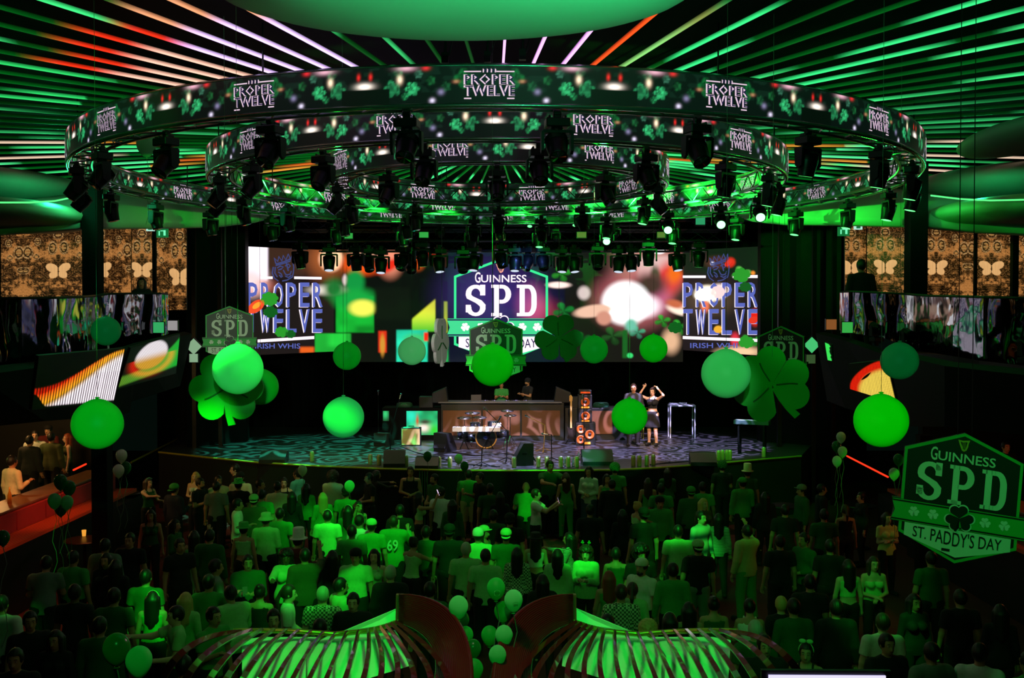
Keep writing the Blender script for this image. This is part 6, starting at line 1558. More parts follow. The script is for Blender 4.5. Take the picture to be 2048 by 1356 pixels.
# --- raised side terrace at the left and right
PZ = 1.0
for q in [(25,912,150,M_,'man in cream quarter-zip sweater at the left terrace bar',dict(top='long',tc='c',pose='drink')),
(60,872,170,M_,'man in dark coat by the lit bottle on the left terrace',dict(top='jacket',tc='x')),
(96,850,0,M_,'man in backward cap facing out on the left terrace',dict(tc='r',hat='capback',htc='k',sk='p')),
(103,866,178,M_,'broad man in olive jacket with his back turned on the left terrace',dict(top='jacket',tc='o')),
(134,868,-60,F_,'woman with long auburn hair in a tank top on the left terrace',dict(top='tank',tc='o',hair='long',hc='r',sk='p',pose='drink')),
(70,862,20,M_,'man in pale shirt under a dark coat on the left terrace',dict(top='long',tc='w',sk='p')),
(2012,884,10,M_,'warm-lit man at the far right terrace behind the hanging board',dict(tc='k',sk='p'))]:
    px, py, yaw, fem, lab, kw = q; person(px, py, yaw, fem, lab, z0=PZ, group='guests on the side terraces', **kw)
# ================================================================= side balconies, terraces, wings
def vpanel(name, corners, fn, nu, nv, m_, parent=None, thick=.06, **k):
    TL, TR, BR, BL = [np.array(c) for c in corners]
    u, v = np.meshgrid(np.linspace(0,1,nu), np.linspace(0,1,nv), indexing='ij')
    pts = (TL*(1-u)[...,None]+TR*u[...,None])*v[...,None]+(BL*(1-u)[...,None]+BR*u[...,None])*(1-v)[...,None]
    me = np_mesh(name, pts.reshape(-1,3), grid_quads(nu, nv)[:, ::-1], m_, colors=fn(u, v).reshape(-1,3)); o = obj(name, me, parent, **k)
    N = Vector(TR-TL).cross(Vector(TL-BL)).normalized(); N = N if N.y > 0 else -N
    fr = [Vector(BL), Vector(BR), Vector(TR), Vector(TL)]; b = MB(); vs = [p+N*.008 for p in fr]+[p+N*thick for p in fr]
    b.add(vs, [(0,1,2,3),(7,6,5,4),(0,4,5,1),(1,5,6,2),(2,6,7,3),(3,7,4,0)]); b.build('backing', dark_cab, o); return o
mural = attr_mat('mural_glow', .85, base=(30,22,14), rough=.35, sampling='AUTO')  # wallpaper made to glow amber itself; stands in for warm lamps
def mural_fn(w_m, cx=.5, h_m=2.4, seed=0):
    def fn(u, v):
        x = (u-cx)*w_m; P_ = 2.1; xm = np.abs(((x+P_/2) % P_)-P_/2); y = v*h_m
        c = np.zeros(u.shape+(3,))
        n = vnoise(xm*9, y*9, 1+seed)*.5+vnoise(xm*21, y*21, 2)*.3+vnoise(xm*42, y*42, 3)*.2
        br = sm(.46, .78, n+.10*np.sin(y*5)+.06*np.cos(xm*7))
        c += L3(46,26,10)*.7; c = c*(1-br[...,None])+L3(205,135,70)*br[...,None]*.7
        fine = (vnoise(xm*60, y*60, 7) > .66)[...,None]; c = c+fine*L3(190,130,70)*.35
        def ellm(cx_, cy_, rx, ry, rot=0):
            a = R(rot); dx = xm-cx_; dy = y-cy_; p = dx*math.cos(a)+dy*math.sin(a); q = -dx*math.sin(a)+dy*math.cos(a); return (p/rx)**2+(q/ry)**2
        # ornament ring of crest (top) and moth-like eyes
        for (a, b_, rx, ry) in ((.17,1.72,.14,.22),(.62,1.95,.10,.13),(.92,1.62,.16,.22),(.0,2.15,.16,.16),(.66,1.45,.10,.10),(.98,1.0,.12,.12)):
            e = ellm(a, b_, rx, ry); rg = (.25+.75*(vnoise(xm*34, y*34, 12) > .42))[...,None]; m = ((e < 1) & (e > .62))[...,None]; c = c*(1-m)+L3(215,165,105)*.75*m*rg; m = ((e < .3) & (np.sin(y*60) > -.2))[...,None]; c = c*(1-m)+L3(200,150,85)*.7*m; m = ((e < .55) & (e > .3))[...,None]; c = c*(1-m)+L3(30,16,6)*m
        # dark heart shapes under
        m = (ellm(.0,.28,.3,.12) < 1)[...,None]; c = c*(1-m*.7); m = (np.abs(np.sin(y*38+xm*4)) < .45) & (y < .42) & (xm > .03) & (xm < .42); c = c*(1-m[...,None]*.75)
        # butterfly: upper and lower wings
        up = ellm(.19,1.06,.20,.135,28) < 1; lo = ellm(.14,.84,.145,.115,-30) < 1; m = ((up | lo) & (xm > .012))[...,None]
        c = c*(1-m)+L3(238,182,118)*1.05*m*(1-.15*vnoise(xm*40, y*6, 9))[...,None]
        m = (ellm(0,.95,.014,.16) < 1)[...,None]; c = c*(1-m)
        return c
    return fn
def mural_panel(px0, px1, yt0, yt1, yb, d0, d1, cx, label, wm=None):
    TL = P(px0, yt0, d0); TR = P(px1, yt1, d1); BR = P(px1, yb, d1); BL = P(px0, yb, d0)
    w_m = (TR-TL).length; h = TL.z-BL.z
    return vpanel('wall_mural', (TL, TR, BR, BL), mural_fn(w_m*1.36, cx, 2.4), int(w_m*90), 170, mural, label=label, cat='mural')
# left, outer to inner; butterfly centres at x=115, 283, 360
mural_panel(2,172,462,450,600,24,25,.665,'amber glowing butterfly mural panel at the far left upper level')
mural_panel(200,262,452,452,598,26,26,.02,'amber mural panel between the two dark posts on left, without full butterfly')
mural_panel(263,305,452,452,598,26.2,26.4,.5,'narrow amber butterfly mural panel behind the left exit sign')
mural_panel(312,373,455,455,620,27,27,.78,'amber butterfly mural panel nearest the stage on left')
mural_panel(1690,1732,452,452,590,26,26,.3,'dim amber mural panel nearest the stage on the right')
mural_panel(1734,1816,450,450,590,26,25.6,.45,'dark amber mural panel left of the right-hand column')
mural_panel(1846,1948,450,450,592,25,25,.26,'bright amber butterfly mural panel right of the right-hand column')
mural_panel(1950,2022,452,455,592,24.6,24.4,.46,'amber butterfly mural panel at the right between dark posts')
mural_panel(2034,2100,455,460,600,24.2,24,.9,'amber mural strip at the right picture edge')
colm = mat('column_black', (2,2,3), .8, spec=.15)
for i, (px0, px1, d, z0, z1) in enumerate(((171,202,22.5,5.0,9),(306,313,25.5,5,9),(1814,1848,22.5,5,9),(1948,1953,24,5,9),(2022,2034,23.8,5,9),(186,217,19.6,0,3.35),(1838,1862,19.6,0,3.35))):
    a = P(px0, 600, d); b = P(px1, 600, d); m = MB(); m.box(((a.x+b.x)/2, d, (z0+z1)/2), (b.x-a.x, b.x-a.x, z1-z0)); m.build('wall_column', colm, kind='structure')
for nm, sx in (('wall_left', -1), ('wall_right', 1)):
    m = MB(); m.box((sx*16.5,18,4.5), (.3,40,9)); m.build(nm, mat('side_wall', (14,12,14), .7), kind='structure')
    m = MB(); m.box((sx*14.6, 28.4, 4.5), (6.5,.3,9)); m.build(nm, MATS['side_wall'], kind='structure')
# balcony slabs (upper level z=5) and fascia
slabm = mat('slab_black', (12,12,13), .6)
def path_px(pts): return [P(*q) for q in pts]
def band(name, top, bot, mt, th=.12, **k):       # wall-like band between two 3-D polylines
    m = MB(); m.smooth = False; n = len(top); vs = []
    for a, b in zip(top, bot): vs += [a, b]
    m.add(vs, [(2*i,2*i+2,2*i+3,2*i+1) for i in range(n-1)]); o = m.build(name, mt, **k); s = o.modifiers.new('solid','SOLIDIFY'); s.thickness = th; s.offset = 0; return o
mirror = mat('mirror_panel', (95,100,105), .06, 1.0, var=0)
_t = mirror.node_tree; _w = _t.nodes.new('ShaderNodeTexWave'); _w.bands_direction = 'X'; _w.inputs['Scale'].default_value = 1.3; _w.inputs['Distortion'].default_value = 2.0; _bp = _t.nodes.new('ShaderNodeBump'); _bp.inputs['Strength'].default_value = .35; _bp.inputs['Distance'].default_value = .12; _tc = _t.nodes.new('ShaderNodeTexCoord')
_t.links.new(_tc.outputs['Object'], _w.inputs[0]); _t.links.new(_w.outputs['Fac'], _bp.inputs['Height']); _t.links.new(_bp.outputs[0], _t.nodes['Principled BSDF'].inputs['Normal'])
def par(pts_t, pts_b, label, sm_=True):
    t = path_px(pts_t); b = [Vector((p.x, p.y, P(q[0], q[1], q[2]).z)) for p, q in zip(t, pts_b)]
    o = band('balcony_parapet', t, b, mirror, .06, label=label, cat='parapet')
    m = MB(); m.tube([p+Vector((0,0,.02)) for p in t], .03, 6); m.build('handrail', blackm, o); 
    m = MB()
    for p, q in zip(t, b): m.tube([p+Vector((0,-.05,0)), q+Vector((0,-.05,0))], .018, 5)
    m.build('frame_post', blackm, o); return o
par([(-40,600,16.5),(40,599,17.2),(110,598,18.2),(165,596,19.8),(190,594,21)], [(-40,742,16.5),(40,735,17.2),(110,725,18.2),(165,712,19.8),(190,705,21)], 'mirrored balcony parapet at the far left reflecting the show')
par([(190,594,21),(215,590,21.6),(262,589,22.4),(320,589,23.4),(334,590,24.2)], [(190,708,21),(215,705,21.6),(262,690,22.4),(320,672,23.4),(334,668,24.2)], 'mirrored balcony parapet on the left nearer the stage')
par([(1682,586,24.2),(1700,585,23.4),(1770,588,22.2),(1812,590,21.6),(1830,592,21)], [(1682,660,24.2),(1700,665,23.4),(1770,676,22.2),(1812,690,21.6),(1830,700,21)], 'mirrored balcony parapet on the right nearer the stage')
par([(1830,592,21),(1862,594,20.2),(1910,595,19),(1970,597,17.8),(2090,600,16.5)], [(1830,702,21),(1862,705,20.2),(1910,712,19),(1970,722,17.8),(2090,735,16.5)], 'mirrored balcony parapet at the far right reflecting the sign')
# fascia below each parapet
def fascia(pts_t, pts_b, label):
    t = path_px(pts_t); b = path_px(pts_b); return band('balcony_fascia', t, b, dark, .2, label=label, cat='balcony front')
fascia([(-60,745,14.5),(80,728,16.6),(258,695,20.2),(272,690,20.6)], [(-60,850,15.5),(80,838,17.2),(232,828,20.4),(250,822,20.8)], 'dark slanted balcony front at left carrying the striped screen')
fascia([(272,690,20.7),(330,676,22.5),(376,665,24.0)], [(236,806,20.9),(320,780,22.9),(352,770,24.2)], 'dark slanted balcony front at left carrying the ball screen')
fascia([(1640,665,24.0),(1700,680,22.5),(1770,705,20.6)], [(1662,800,24.2),(1700,815,22.9),(1790,840,20.9)], 'dark slanted balcony front at right nearest the stage')
fascia([(1770,700,20.4),(1900,728,17.4),(2110,750,14.6)], [(1800,850,20.6),(1900,850,17.8),(2110,870,15.5)], 'dark slanted balcony front at the far right')
for sx in (-1,1):
    m = MB(); m.prism([(sx*8.2,13.5),(sx*9.1,20.2),(sx*8.6,24.6),(sx*16.3,28.2),(sx*16.3,10)], (0,0,0), (1,0,0), (0,1,0), (0,0,1), .3) if False else m.prism([(sx*8.9,14.5),(sx*9.4,20.6),(sx*9.0,24.4),(sx*16.3,28.2),(sx*16.3,10)], (0,0,4.55), (1,0,0), (0,1,0), (0,0,1), .25)
    m.build('floor_balcony', slabm, kind='structure')
# --- LED screens on the fascias
side_led = attr_mat('side_led', 1.0, base=(8,8,8), sampling='AUTO')
def led_img(kind):
    def fn(u, v):
        c = np.zeros(u.shape+(3,))
        if kind == 'stripes':
            top = .42+.58*sm(.0,1.0,u)**1.1; e = sm(0,.05,top-v)*sm(-.0,.04,v-.03-.25*sm(.15,0,u))
            heat = np.clip((top-v)*2.3+u*.75-.25, 0, 1.6)
            c = L3(255,40,10)*np.clip(1-np.abs(heat-.2)*2,0,1)[...,None]+L3(255,190,40)*np.clip(1-np.abs(heat-.55)*2.2,0,1)[...,None]+L3(255,240,250)*1.3*sm(.62,.95,heat)[...,None]
            c = c*e[...,None]; ph = (u*34) % 1; c = c*(.08+.92*((ph > .12) & (ph < .74)))[...,None]; c = c*(1-.25*(((v*60) % 1) < .3))[...,None]
        if kind == 'ball':
            c += L3(6,20,8); g = sm(0,.08, v-(.02+.15*u))*sm(0,.1,(.25+.6*u**2)-v+.1); c = c+L3(120,180,50)*(1-u)[...,None]*g[...,None]*.8+L3(20,210,60)*(u*1.0)[...,None]*g[...,None]
            r = np.hypot((u-.46)/.32, (v-.66)/.36); ring_ = np.exp(-((np.hypot((u-.5)/.36,(v-.56)/.36)-1)*5)**2)*(v < .62); c = c+L3(240,30,10)*ring_[...,None]
            m = sm(1.05,.85,r)[...,None]; col = L3(255,245,250)*1.3*sm(.5,.75,v)[...,None]+L3(255,190,60)*(1-sm(.5,.75,v))[...,None]; c = c*(1-m)+col*m
            c *= (.6+.4*np.sin(u*230)*np.sin(v*120))[...,None]
        if kind == 'right':
            r = np.hypot((u-.95)/.95, (v-.02)/.98); m = sm(1.02,.97,r)[...,None]; hot = sm(.85,.7,r)[...,None]; c = m*(L3(250,35,10)*(1-hot)+L3(255,220,90)*1.15*hot)
            c = c*(.55+.45*(np.sin(u*170) > -.2))[...,None]*(.85+.15*np.sin(v*150))[...,None]
        if kind == 'sliver':
            m = (sm(0,.1,u-.15*v)*sm(0,.15,1-u-.3*vnoise(v*9,u*0,3)))[...,None]; c = L3(60,240,90)*m*.9
        return c
    return fn
def fscreen(px4, kind, label):
    (a, b, c_, d_) = px4; return vpanel('led_screen', [P(*a), P(*b), P(*c_), P(*d_)], led_img(kind), 260, 120, side_led, label=label, cat='LED screen', thick=.05)
fscreen([(78,712,13.6),(250,697,16.6),(227,805,16.9),(64,820,14.0)],'stripes','slanted LED screen at left showing white, yellow and red vertical stripes')
fscreen([(262,696,17.2),(360,668,19.4),(352,747,19.6),(236,778,17.4)],'ball','slanted LED screen at left showing a glowing ball over green')
fscreen([(1696,728,17.2),(1772,720,16.0),(1792,806,16.2),(1700,778,17.4)],'right','small LED screen at right showing an orange and red glowing arc')
fscreen([(1647,684,20.0),(1662,690,19.8),(1664,722,19.8),(1655,720,20.0)],'sliver','narrow green glowing screen sliver on the right balcony front')
# reflections painted as glowing tile faces, small boxes on the balcony ledges
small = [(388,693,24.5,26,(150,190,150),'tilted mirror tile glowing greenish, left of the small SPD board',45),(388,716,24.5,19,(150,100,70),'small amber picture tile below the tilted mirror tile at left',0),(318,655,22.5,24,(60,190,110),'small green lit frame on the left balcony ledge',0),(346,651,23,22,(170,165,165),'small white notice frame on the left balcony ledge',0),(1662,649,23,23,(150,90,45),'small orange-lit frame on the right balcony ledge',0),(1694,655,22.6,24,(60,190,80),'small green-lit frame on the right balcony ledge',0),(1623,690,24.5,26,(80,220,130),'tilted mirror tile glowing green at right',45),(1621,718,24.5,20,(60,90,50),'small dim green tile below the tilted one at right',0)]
for px, py, d, sz, col, lab, rot in small:
    c = P(px, py, d); s = sz/2048*d; m = MB(); M = Matrix.Rotation(R(rot), 3, 'Y'); m.box((0,0,0), (s,.05,s), M=M); o = obj('display_frame', m.mesh('display_frame', blackm), label=lab, cat='frame', loc=c)
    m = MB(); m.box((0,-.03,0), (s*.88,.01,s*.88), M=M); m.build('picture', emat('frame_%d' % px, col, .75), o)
# exit signs
for px, py, d, lab in ((325,466,25,'green running-man exit sign hanging at left before the mural'),(1687,463,25,'green exit sign hanging at right before the mural')):
    c = P(px, py, d); m = MB(); m.box((0,0,0), (.28,.05,.22)); o = obj('exit_sign', m.mesh('exit_sign', emat('exit_green',(20,120,60),.8)), label=lab, cat='exit sign', loc=c)
    m = MB(); m.box((.06,-.03,0), (.05,.01,.13)); m.box((.02,-.03,.05), (.12,.01,.02)); m.box((-.07,-.03,-.01), (.03,.01,.11)); m.build('pictogram', emat('exit_pale',(120,255,190),1.0), o)
    m = MB(); m.tube([(0,0,.1),(0,0,.9)], .01, 5); m.build('hanging_rod', blackm, o)
for px, py, lab in ((301,458,'small white exit sign edge beside left mural post'),(1716,455,'small pale exit sign at right above the dim mural')):
    c = P(px, py, 25.2); m = MB(); m.box((0,0,0), (.2,.05,.1)); o = obj('exit_sign', m.mesh('exit_sign', emat('exit_white',(180,235,220),1.0)), label=lab, cat='exit sign', loc=c); m = MB(); m.box((0,-.03,0), (.1,.01,.05)); m.build('pictogram', MATS['exit_green'], o)
# balcony gear: stage lights standing on right ledge, glasses and frames
for px, py, d, lab in ((1740,655,22.2,'moving light standing on the right balcony ledge with small green lens'),(1803,668,21.2,'moving light beside the right mirrored parapet with bright green lens'),(2030,694,16.6,'moving light on the far right ledge with bluish lens')):
    c = P(px, py+18, d); o = place_head('cam', c+Vector((0,-.35,.0)), R(160), lab, None, .8); o.rotation_euler = (PI,0,R(20)); o.location = c+Vector((0,-.4,-.1))
# silhouettes at the balcony bar
for px, py, yaw, fem, lab in ((283,556,10,True,'dark-haired woman in black sitting before the left amber murals'),(1722,520,180,False,'dark figure standing before the dim right mural'),(1838,570,150,False,'dark figure leaning at the right column on the balcony')):
    person(px, py, yaw, fem, lab, z0=4.8, dist=24.6 if px < 1000 else 24.4, hair='long' if fem else 'short', tc='k', top='long')
# --- ground level terraces: wall, red upholstery, orange ledge
red = mat('velvet_red', (150,24,38), .7, scale=8); slat = bpy.data.materials.new('bench_slats'); slat.use_nodes = True
_b = slat.node_tree.nodes['Principled BSDF']; _w = slat.node_tree.nodes.new('ShaderNodeTexWave'); _w.bands_direction = 'X'; _w.inputs['Scale'].default_value = 5; _c = slat.node_tree.nodes.new('ShaderNodeMix'); _c.data_type = 'RGBA'
_c.inputs[6].default_value = rgb(90,30,14); _c.inputs[7].default_value = rgb(215,75,35); _t = slat.node_tree.nodes.new('ShaderNodeTexCoord'); slat.node_tree.links.new(_t.outputs['Object'], _w.inputs[0]); slat.node_tree.links.new(_w.outputs['Fac'], _c.inputs[0]); slat.node_tree.links.new(_c.outputs[2], _b.inputs['Base Color'])
woodc = mat('bar_wood', (110,64,30), .4, scale=4, var=.4)
for sx, nm in ((-1,'left'),(1,'right')):
    X0 = 9.4
    m = MB(); m.box((sx*(X0+3.4), 17.5, PZ/2), (6.4, 18.5, PZ)); m.build('floor_terrace_'+nm, slabm, kind='structure')
    m = MB(); m.box((sx*(X0+.30), 16.8, PZ+.48), (.45,14.5,.96)); m.build('terrace_wall', slabm, kind='structure')
    m = MB(); m.box((sx*(X0+.30), 16.8, 1.985), (.62,14.5,.05)); m.build('bar_counter', woodc, label='long dark wood bar ledge along the %s terrace' % nm, cat='bar ledge', bevel=.01)
    m = MB()
    for k in range(12): m.box((sx*(X0-.02), 10.2+1.2*k, 1.77), (.12,1.17,.36))
    o = m.build('banquette', red, label='red velvet banquette back running along the %s terrace' % nm, cat='banquette')
    m = MB(); m.box((sx*(X0-.30), 16.8, 1.55), (.55,14.4,.07)); m.build('seat', slat, o, label='orange-lit slatted seat')
    m = MB(); m.box((sx*(X0-.05), 16.8, .76), (.1,14.4,1.5)); m.build('base', slabm, o)
redl = emat('led_red', (255,50,20), 1.2)
for pts, lab in (([(147,940,20.5),(172,928,22)],'short red LED line on the left terrace counter'),([(1694,912,22.6),(1776,954,20)],'long red LED line slanting along the right terrace')):
    m = MB(); m.tube([P(*q) for q in pts], .02, 5); m.build('led_line', redl, label=lab, cat='light strip')
barm = mat('bar_back_warm', (150,80,30), .6, scale=3, var=.6)
m = MB(); m.box((-15.6,22,2.1), (.1,10,2.2)); m.build('wall_bar', barm, kind='structure')
for i, (px, py) in enumerate(((45,905),(52,903),(66,900),(118,905))):
    p = P(px, py, 21.5); m = MB(); m.smooth = True; m.lathe([(1e-4,0),(.04,0),(.042,.16),(.016,.24),(.015,.32),(1e-4,.32)], n=10); obj('bottle', m.mesh('bottle', mat('bottle_amber',(190,130,40),.15)), label='amber bottle on the left terrace bar among the guests', cat='bottle', group='bottles on the left terrace bar', loc=(-9.7, 17.6+i*.7, 2.01))
# round tables at the floor's left edge and right aisle
tblm = mat('table_dark', (40,26,18), .35)
for px, py, z, lab in ((170,1078,1.2,'round wooden high table at left below the banquette'),(250,985,1.1,'round dark high table right of the dark left column'),(1570,1010,1.05,'round dark high table beside the man in green cap'),(1720,1010,1.05,'round dark high table in the right aisle')):
    p = G(px, py, z); m = MB(); m.lathe([(1e-4,z-.04),(.38,z-.04),(.4,z-.02),(.38,z),(1e-4,z)], n=28); o = obj('high_table', m.mesh('high_table', tblm), label=lab, cat='table', loc=(p.x,p.y,0))
    m = MB(); m.tube([(0,0,.03),(0,0,z-.04)], .035, 10); m.build('pedestal', blackm, o); m = MB(); m.lathe([(.25,0),(.24,.02),(.05,.04),(1e-4,.04)], n=20); m.build('base', blackm, o)
for px, py, lab in ((168,1072,'small glass with orange candle on the high table at lower left'),(1592,1005,'clear glass on the dark table beside the green cap man')):
    p = G(px, py, 1.205 if px < 300 else 1.055); m = MB(); m.smooth = True; m.lathe([(1e-4,0),(.035,0),(.045,.12),(.04,.12),(.03,.01),(1e-4,.01)], n=12); obj('candle_glass', m.mesh('candle_glass', emat('candle',(255,170,60),.9) if px < 300 else bm), label=lab, cat='glass', loc=p)
# ================================================================= winged rail structures at the bottom
crim = mat('lacquer_crimson', (110,14,22), .25, coat=.5, var=.08); gold = mat('rail_gold', (190,150,60), .3, .85); wpan = mat('panel_white', (205,210,205), .6, var=.05)
WX = P(971.5, 1250, 8.6).x
def wing(sg, label):
    root = empty('winged_screen', (WX, 8.6, 0), label=label, cat='booth screen')
    org = Vector((WX, 8.6, 0))
    def W(px, py, d):          # authored for the left wing, mirrored about the centre line for the right one
        p = P(px, py, d)-org; return Vector((p.x if sg < 0 else -p.x, p.y, p.z))
    rail = [(468,1262,8.5),(530,1261,8.7),(600,1263,8.85),(670,1268,8.9),(735,1262,8.85),(770,1253,8.8),(798,1243,8.7)]
    def lerp(L, t):
        t = t*(len(L)-1); i = min(int(t), len(L)-2); f = t-i; return Vector(L[i])*(1-f)+Vector(L[i+1])*f
    m = MB(); m.smooth = True; pts = [lerp(rail, k/24) for k in range(25)]; m.tube([W(*p) for p in pts], .022, 8); m.build('rail', gold, root)
    m = MB(); m.box((0,0,0), (.001,.001,.001)) if False else None
    a, b = W(798,1246,8.7), W(799,1190,8.72); m.prism([(-.03,0),(.03,0),(.03,(b-a).length),(-.03,(b-a).length)], a, (1,0,0), (b-a).normalized(), (0,1,0), .05); m.build('end_post', mat('post_copper',(150,80,60),.35,.6), root)
    # ribs : (top, mid, bottom)
    ribs = []
    for k in range(17):
        t = k/16; top = lerp(rail, .03+.95*t)
        bx = 330+ (k*33.5) ; by = 1330+26*min(k,2) if k < 2 else 1385
        bot = Vector((bx+ (0 if k < 9 else (k-8)*2.5), by+20, 7.6)); 
        mid = top*.45+bot*.55; bow = 26*(1-t*1.15) if t < .87 else -14
        mid = mid+Vector((-(10*(1-2*t)), -bow*.8, -.32)); 
        if t > .55: mid = mid+Vector(((t-.55)*70,-(t-.55)*26,0))
        ribs.append((top, mid, bot, .030+.012*abs(1-2*t)))
    fan = []
    for k in range(19):
        t = k/18; top = Vector((799, 1243-54*t, 8.70)); bot = Vector((862+78*t, 1400, 7.55-.1*t)); mid = Vector((862+ 44*t+ 8, 1290-56*t+8, 8.2)); fan.append((top, mid, bot, .021))
    def bez(a, b, c, n=14): return [a*(1-t)**2+b*2*t*(1-t)+c*t*t for t in [i/n for i in range(n+1)]]
    for (a, b, c, w_) in fan:
        pts = [W(*p) for p in bez(a, b*2-(a+c)*.5, c)]; m = MB(); m.smooth = True; m.tube([p+Vector((0,-.01,0)) for p in pts], [.012+.014*i/14 for i in range(15)], 8); m.build('rib', crim, root)
    for (a, b, c, w_), dense in [(r, False) for r in ribs]:
        b2 = b*2-(a+c)*.5; pts = [W(*p) for p in bez(a, b2, c)]; m = MB(); m.smooth = False; n = len(pts); vs = []
        for i, p in enumerate(pts):
            tg = (pts[min(n-1,i+1)]-pts[max(0,i-1)]).normalized(); nr = Vector((0,-1,.25)).normalized(); sd = tg.cross(nr).normalized(); nr = sd.cross(tg).normalized()
            hw = w_*.62*(.55+.6*i/n); vs += [p-sd*hw+nr*.0, p+sd*hw, p+sd*hw+nr*.022, p-sd*hw+nr*.022]
        fs = []
        for i in range(n-1):
            for k in range(4): fs.append((i*4+k, i*4+(k+1)%4, (i+1)*4+(k+1)%4, (i+1)*4+k))
        fs += [(3,2,1,0), tuple((n-1)*4+k for k in range(4))]
        m.add(vs, fs); m.build('rib', crim, root)
    # crimson shell behind the dense fan
    m = MB(); m.smooth = True; vs = []; 
    for (a, b, c, w_) in fan:
        b2 = b*2-(a+c)*.5
        for p in bez(a, b2, c, 14): vs.append(W(p.x, p.y, p.z+.10))
    m.add(vs, [(i*15+j, i*15+j+1, (i+1)*15+j+1, (i+1)*15+j) for i in range(18) for j in range(14)]); o = m.build('shell', crim, root); s = o.modifiers.new('s','SOLIDIFY'); s.thickness = .02
    # white panels
    def pan(pxs, nm='panel'):
        m = MB(); vs = [W(*p) for p in pxs]; n = len(vs); b = [v+Vector((0,.03,0)) for v in vs]; m.add(vs+b, [tuple(range(n)), tuple(range(2*n-1,n-1,-1))]+[(i,n+i,n+(i+1)%n,(i+1)%n) for i in range(n)]); m.build(nm, wpan, root)
    pan([(680,1266,9.0),(796,1217,8.9),(797,1242,8.85),(765,1252,8.9),(725,1263,9.0)])
    pan([(613,1310,8.75),(640,1282,9.0),(662,1270,9.1),(790,1262,9.0),(818,1310,8.7),(819,1332,8.6),(740,1356,8.4),(730,1420,8.2),(614,1420,8.2)])
    pan([(484,1282,8.8),(520,1276,8.9),(640,1276,9.0),(611,1312,8.6),(611,1420,8.1),(484,1420,8.1)])
    # base that carries the structure (below the frame)
    m = MB(); m.box(((-.95 if sg < 0 else .95), -.35, .85), (1.9,1.1,1.7)); m.build('plinth', slabm, root)
    return root
wing(-1, 'winged booth screen of crimson ribs with gold rail, left of the balloon bunch')
wing(1, 'winged booth screen of crimson ribs with gold rail, right of the balloon bunch')
# laptop on the camera balcony at lower right
a = P(1562,1342,1.5); b = P(1806,1350,1.5); w_ = (b.x-a.x); root = empty('laptop_computer', ((a.x+b.x)/2, 1.55, a.z-.322), R(-1), label='open laptop at the bottom right edge, only its lilac screen top showing', cat='laptop')
m = MB(); m.box((0,0.03,.1425), (w_+.02,.008,.307)); m.build('lid', mat('lid_black',(8,8,9),.4), root)
m = MB(); m.box((0,.024,.14), (w_,.002,.3)); m.build('screen', emat('screen_lilac',(175,165,225),1.0), root)
m = MB()
m.box((0,.022,.287), (w_,.002,.006)); m.build('menu_bar', emat('menu_white',(235,230,250),1.0), root)
for q in (-.07,-.02,.03): m = MB(); m.box((q,.0215,.276), (.02,.002,.004)); m.build('menu_text', emat('menu_text_c',(90,90,160),.8), root)
m = MB(); m.box((0,-.09,-.01), (w_+.02,.22,.014)); m.build('keyboard_base', lap, root)
for sx, yy in ((0,1.55),): 
    m = MB(); m.box((root.location.x, 1.5, root.location.z-.045), (1.2,.55,.04)); m.build('ledge', blackm, label='dark balcony ledge under the laptop', cat='ledge')
# ================================================================= lights
def spot(loc, target, watts, col, angle, blend=.5, radius=.1, name='spot_lamp'):
    l = bpy.data.lights.new(name, 'SPOT'); l.energy = watts; l.color = col; l.spot_size = R(angle); l.spot_blend = blend; l.shadow_soft_size = radius
    o = bpy.data.objects.new(name, l); COL.objects.link(o); o.location = loc
    o.rotation_euler = (Vector(target)-Vector(loc)).to_track_quat('-Z','Y').to_euler(); return o
def point(loc, watts, col, radius=.15, name='point_lamp'):
    l = bpy.data.lights.new(name, 'POINT'); l.energy = watts; l.color = col; l.shadow_soft_size = radius
    o = bpy.data.objects.new(name, l); COL.objects.link(o); o.location = loc; return o
GR = (0.015, 1.0, .05); GT = (.02, 1.0, .32); WARM = (1, .5, .16)
ENDL = None
# wash lamps from the ring toward the floor: lit pools of crowd
def pool(px, py, w_, ang, col=GR, z=1.2, src=None):
    w_ *= 1.15 if ang > 15 else 1.35; ang *= .84
    t = G(px, py, z); s = src or (t.x*.45, max(9.5, t.y-6.5), 7.9); spot(s, t, w_, col, ang, .55)
pool(650, 1045, 2000, 22); pool(755, 1075, 2600, 20); pool(948, 1105, 2600, 16); pool(560, 1060, 600, 18)
pool(615, 1195, 2300, 19); pool(350, 1220, 3600, 13); pool(1080, 1015, 1900, 9); pool(1163, 1125, 2900, 12)
pool(1352, 1085, 2900, 13); pool(1290, 1145, 2000, 11); pool(1190, 955, 4500, 6, GT); pool(1500, 1080, 500, 16); pool(1720, 1150, 500, 18); pool(1770, 1270, 1600, 12)
pool(560, 975, 500, 22, (.55, 1, .35)); pool(1110, 960, 450, 22); pool(940, 970, 500, 16); pool(1450, 960, 450, 20); pool(8, 1230, 1800, 11)
# soft green fill added over the floor; no real fixture here
spot((0, 6.5, 7.6), (0, 15, .5), 260, GR, 80, .9, .4)
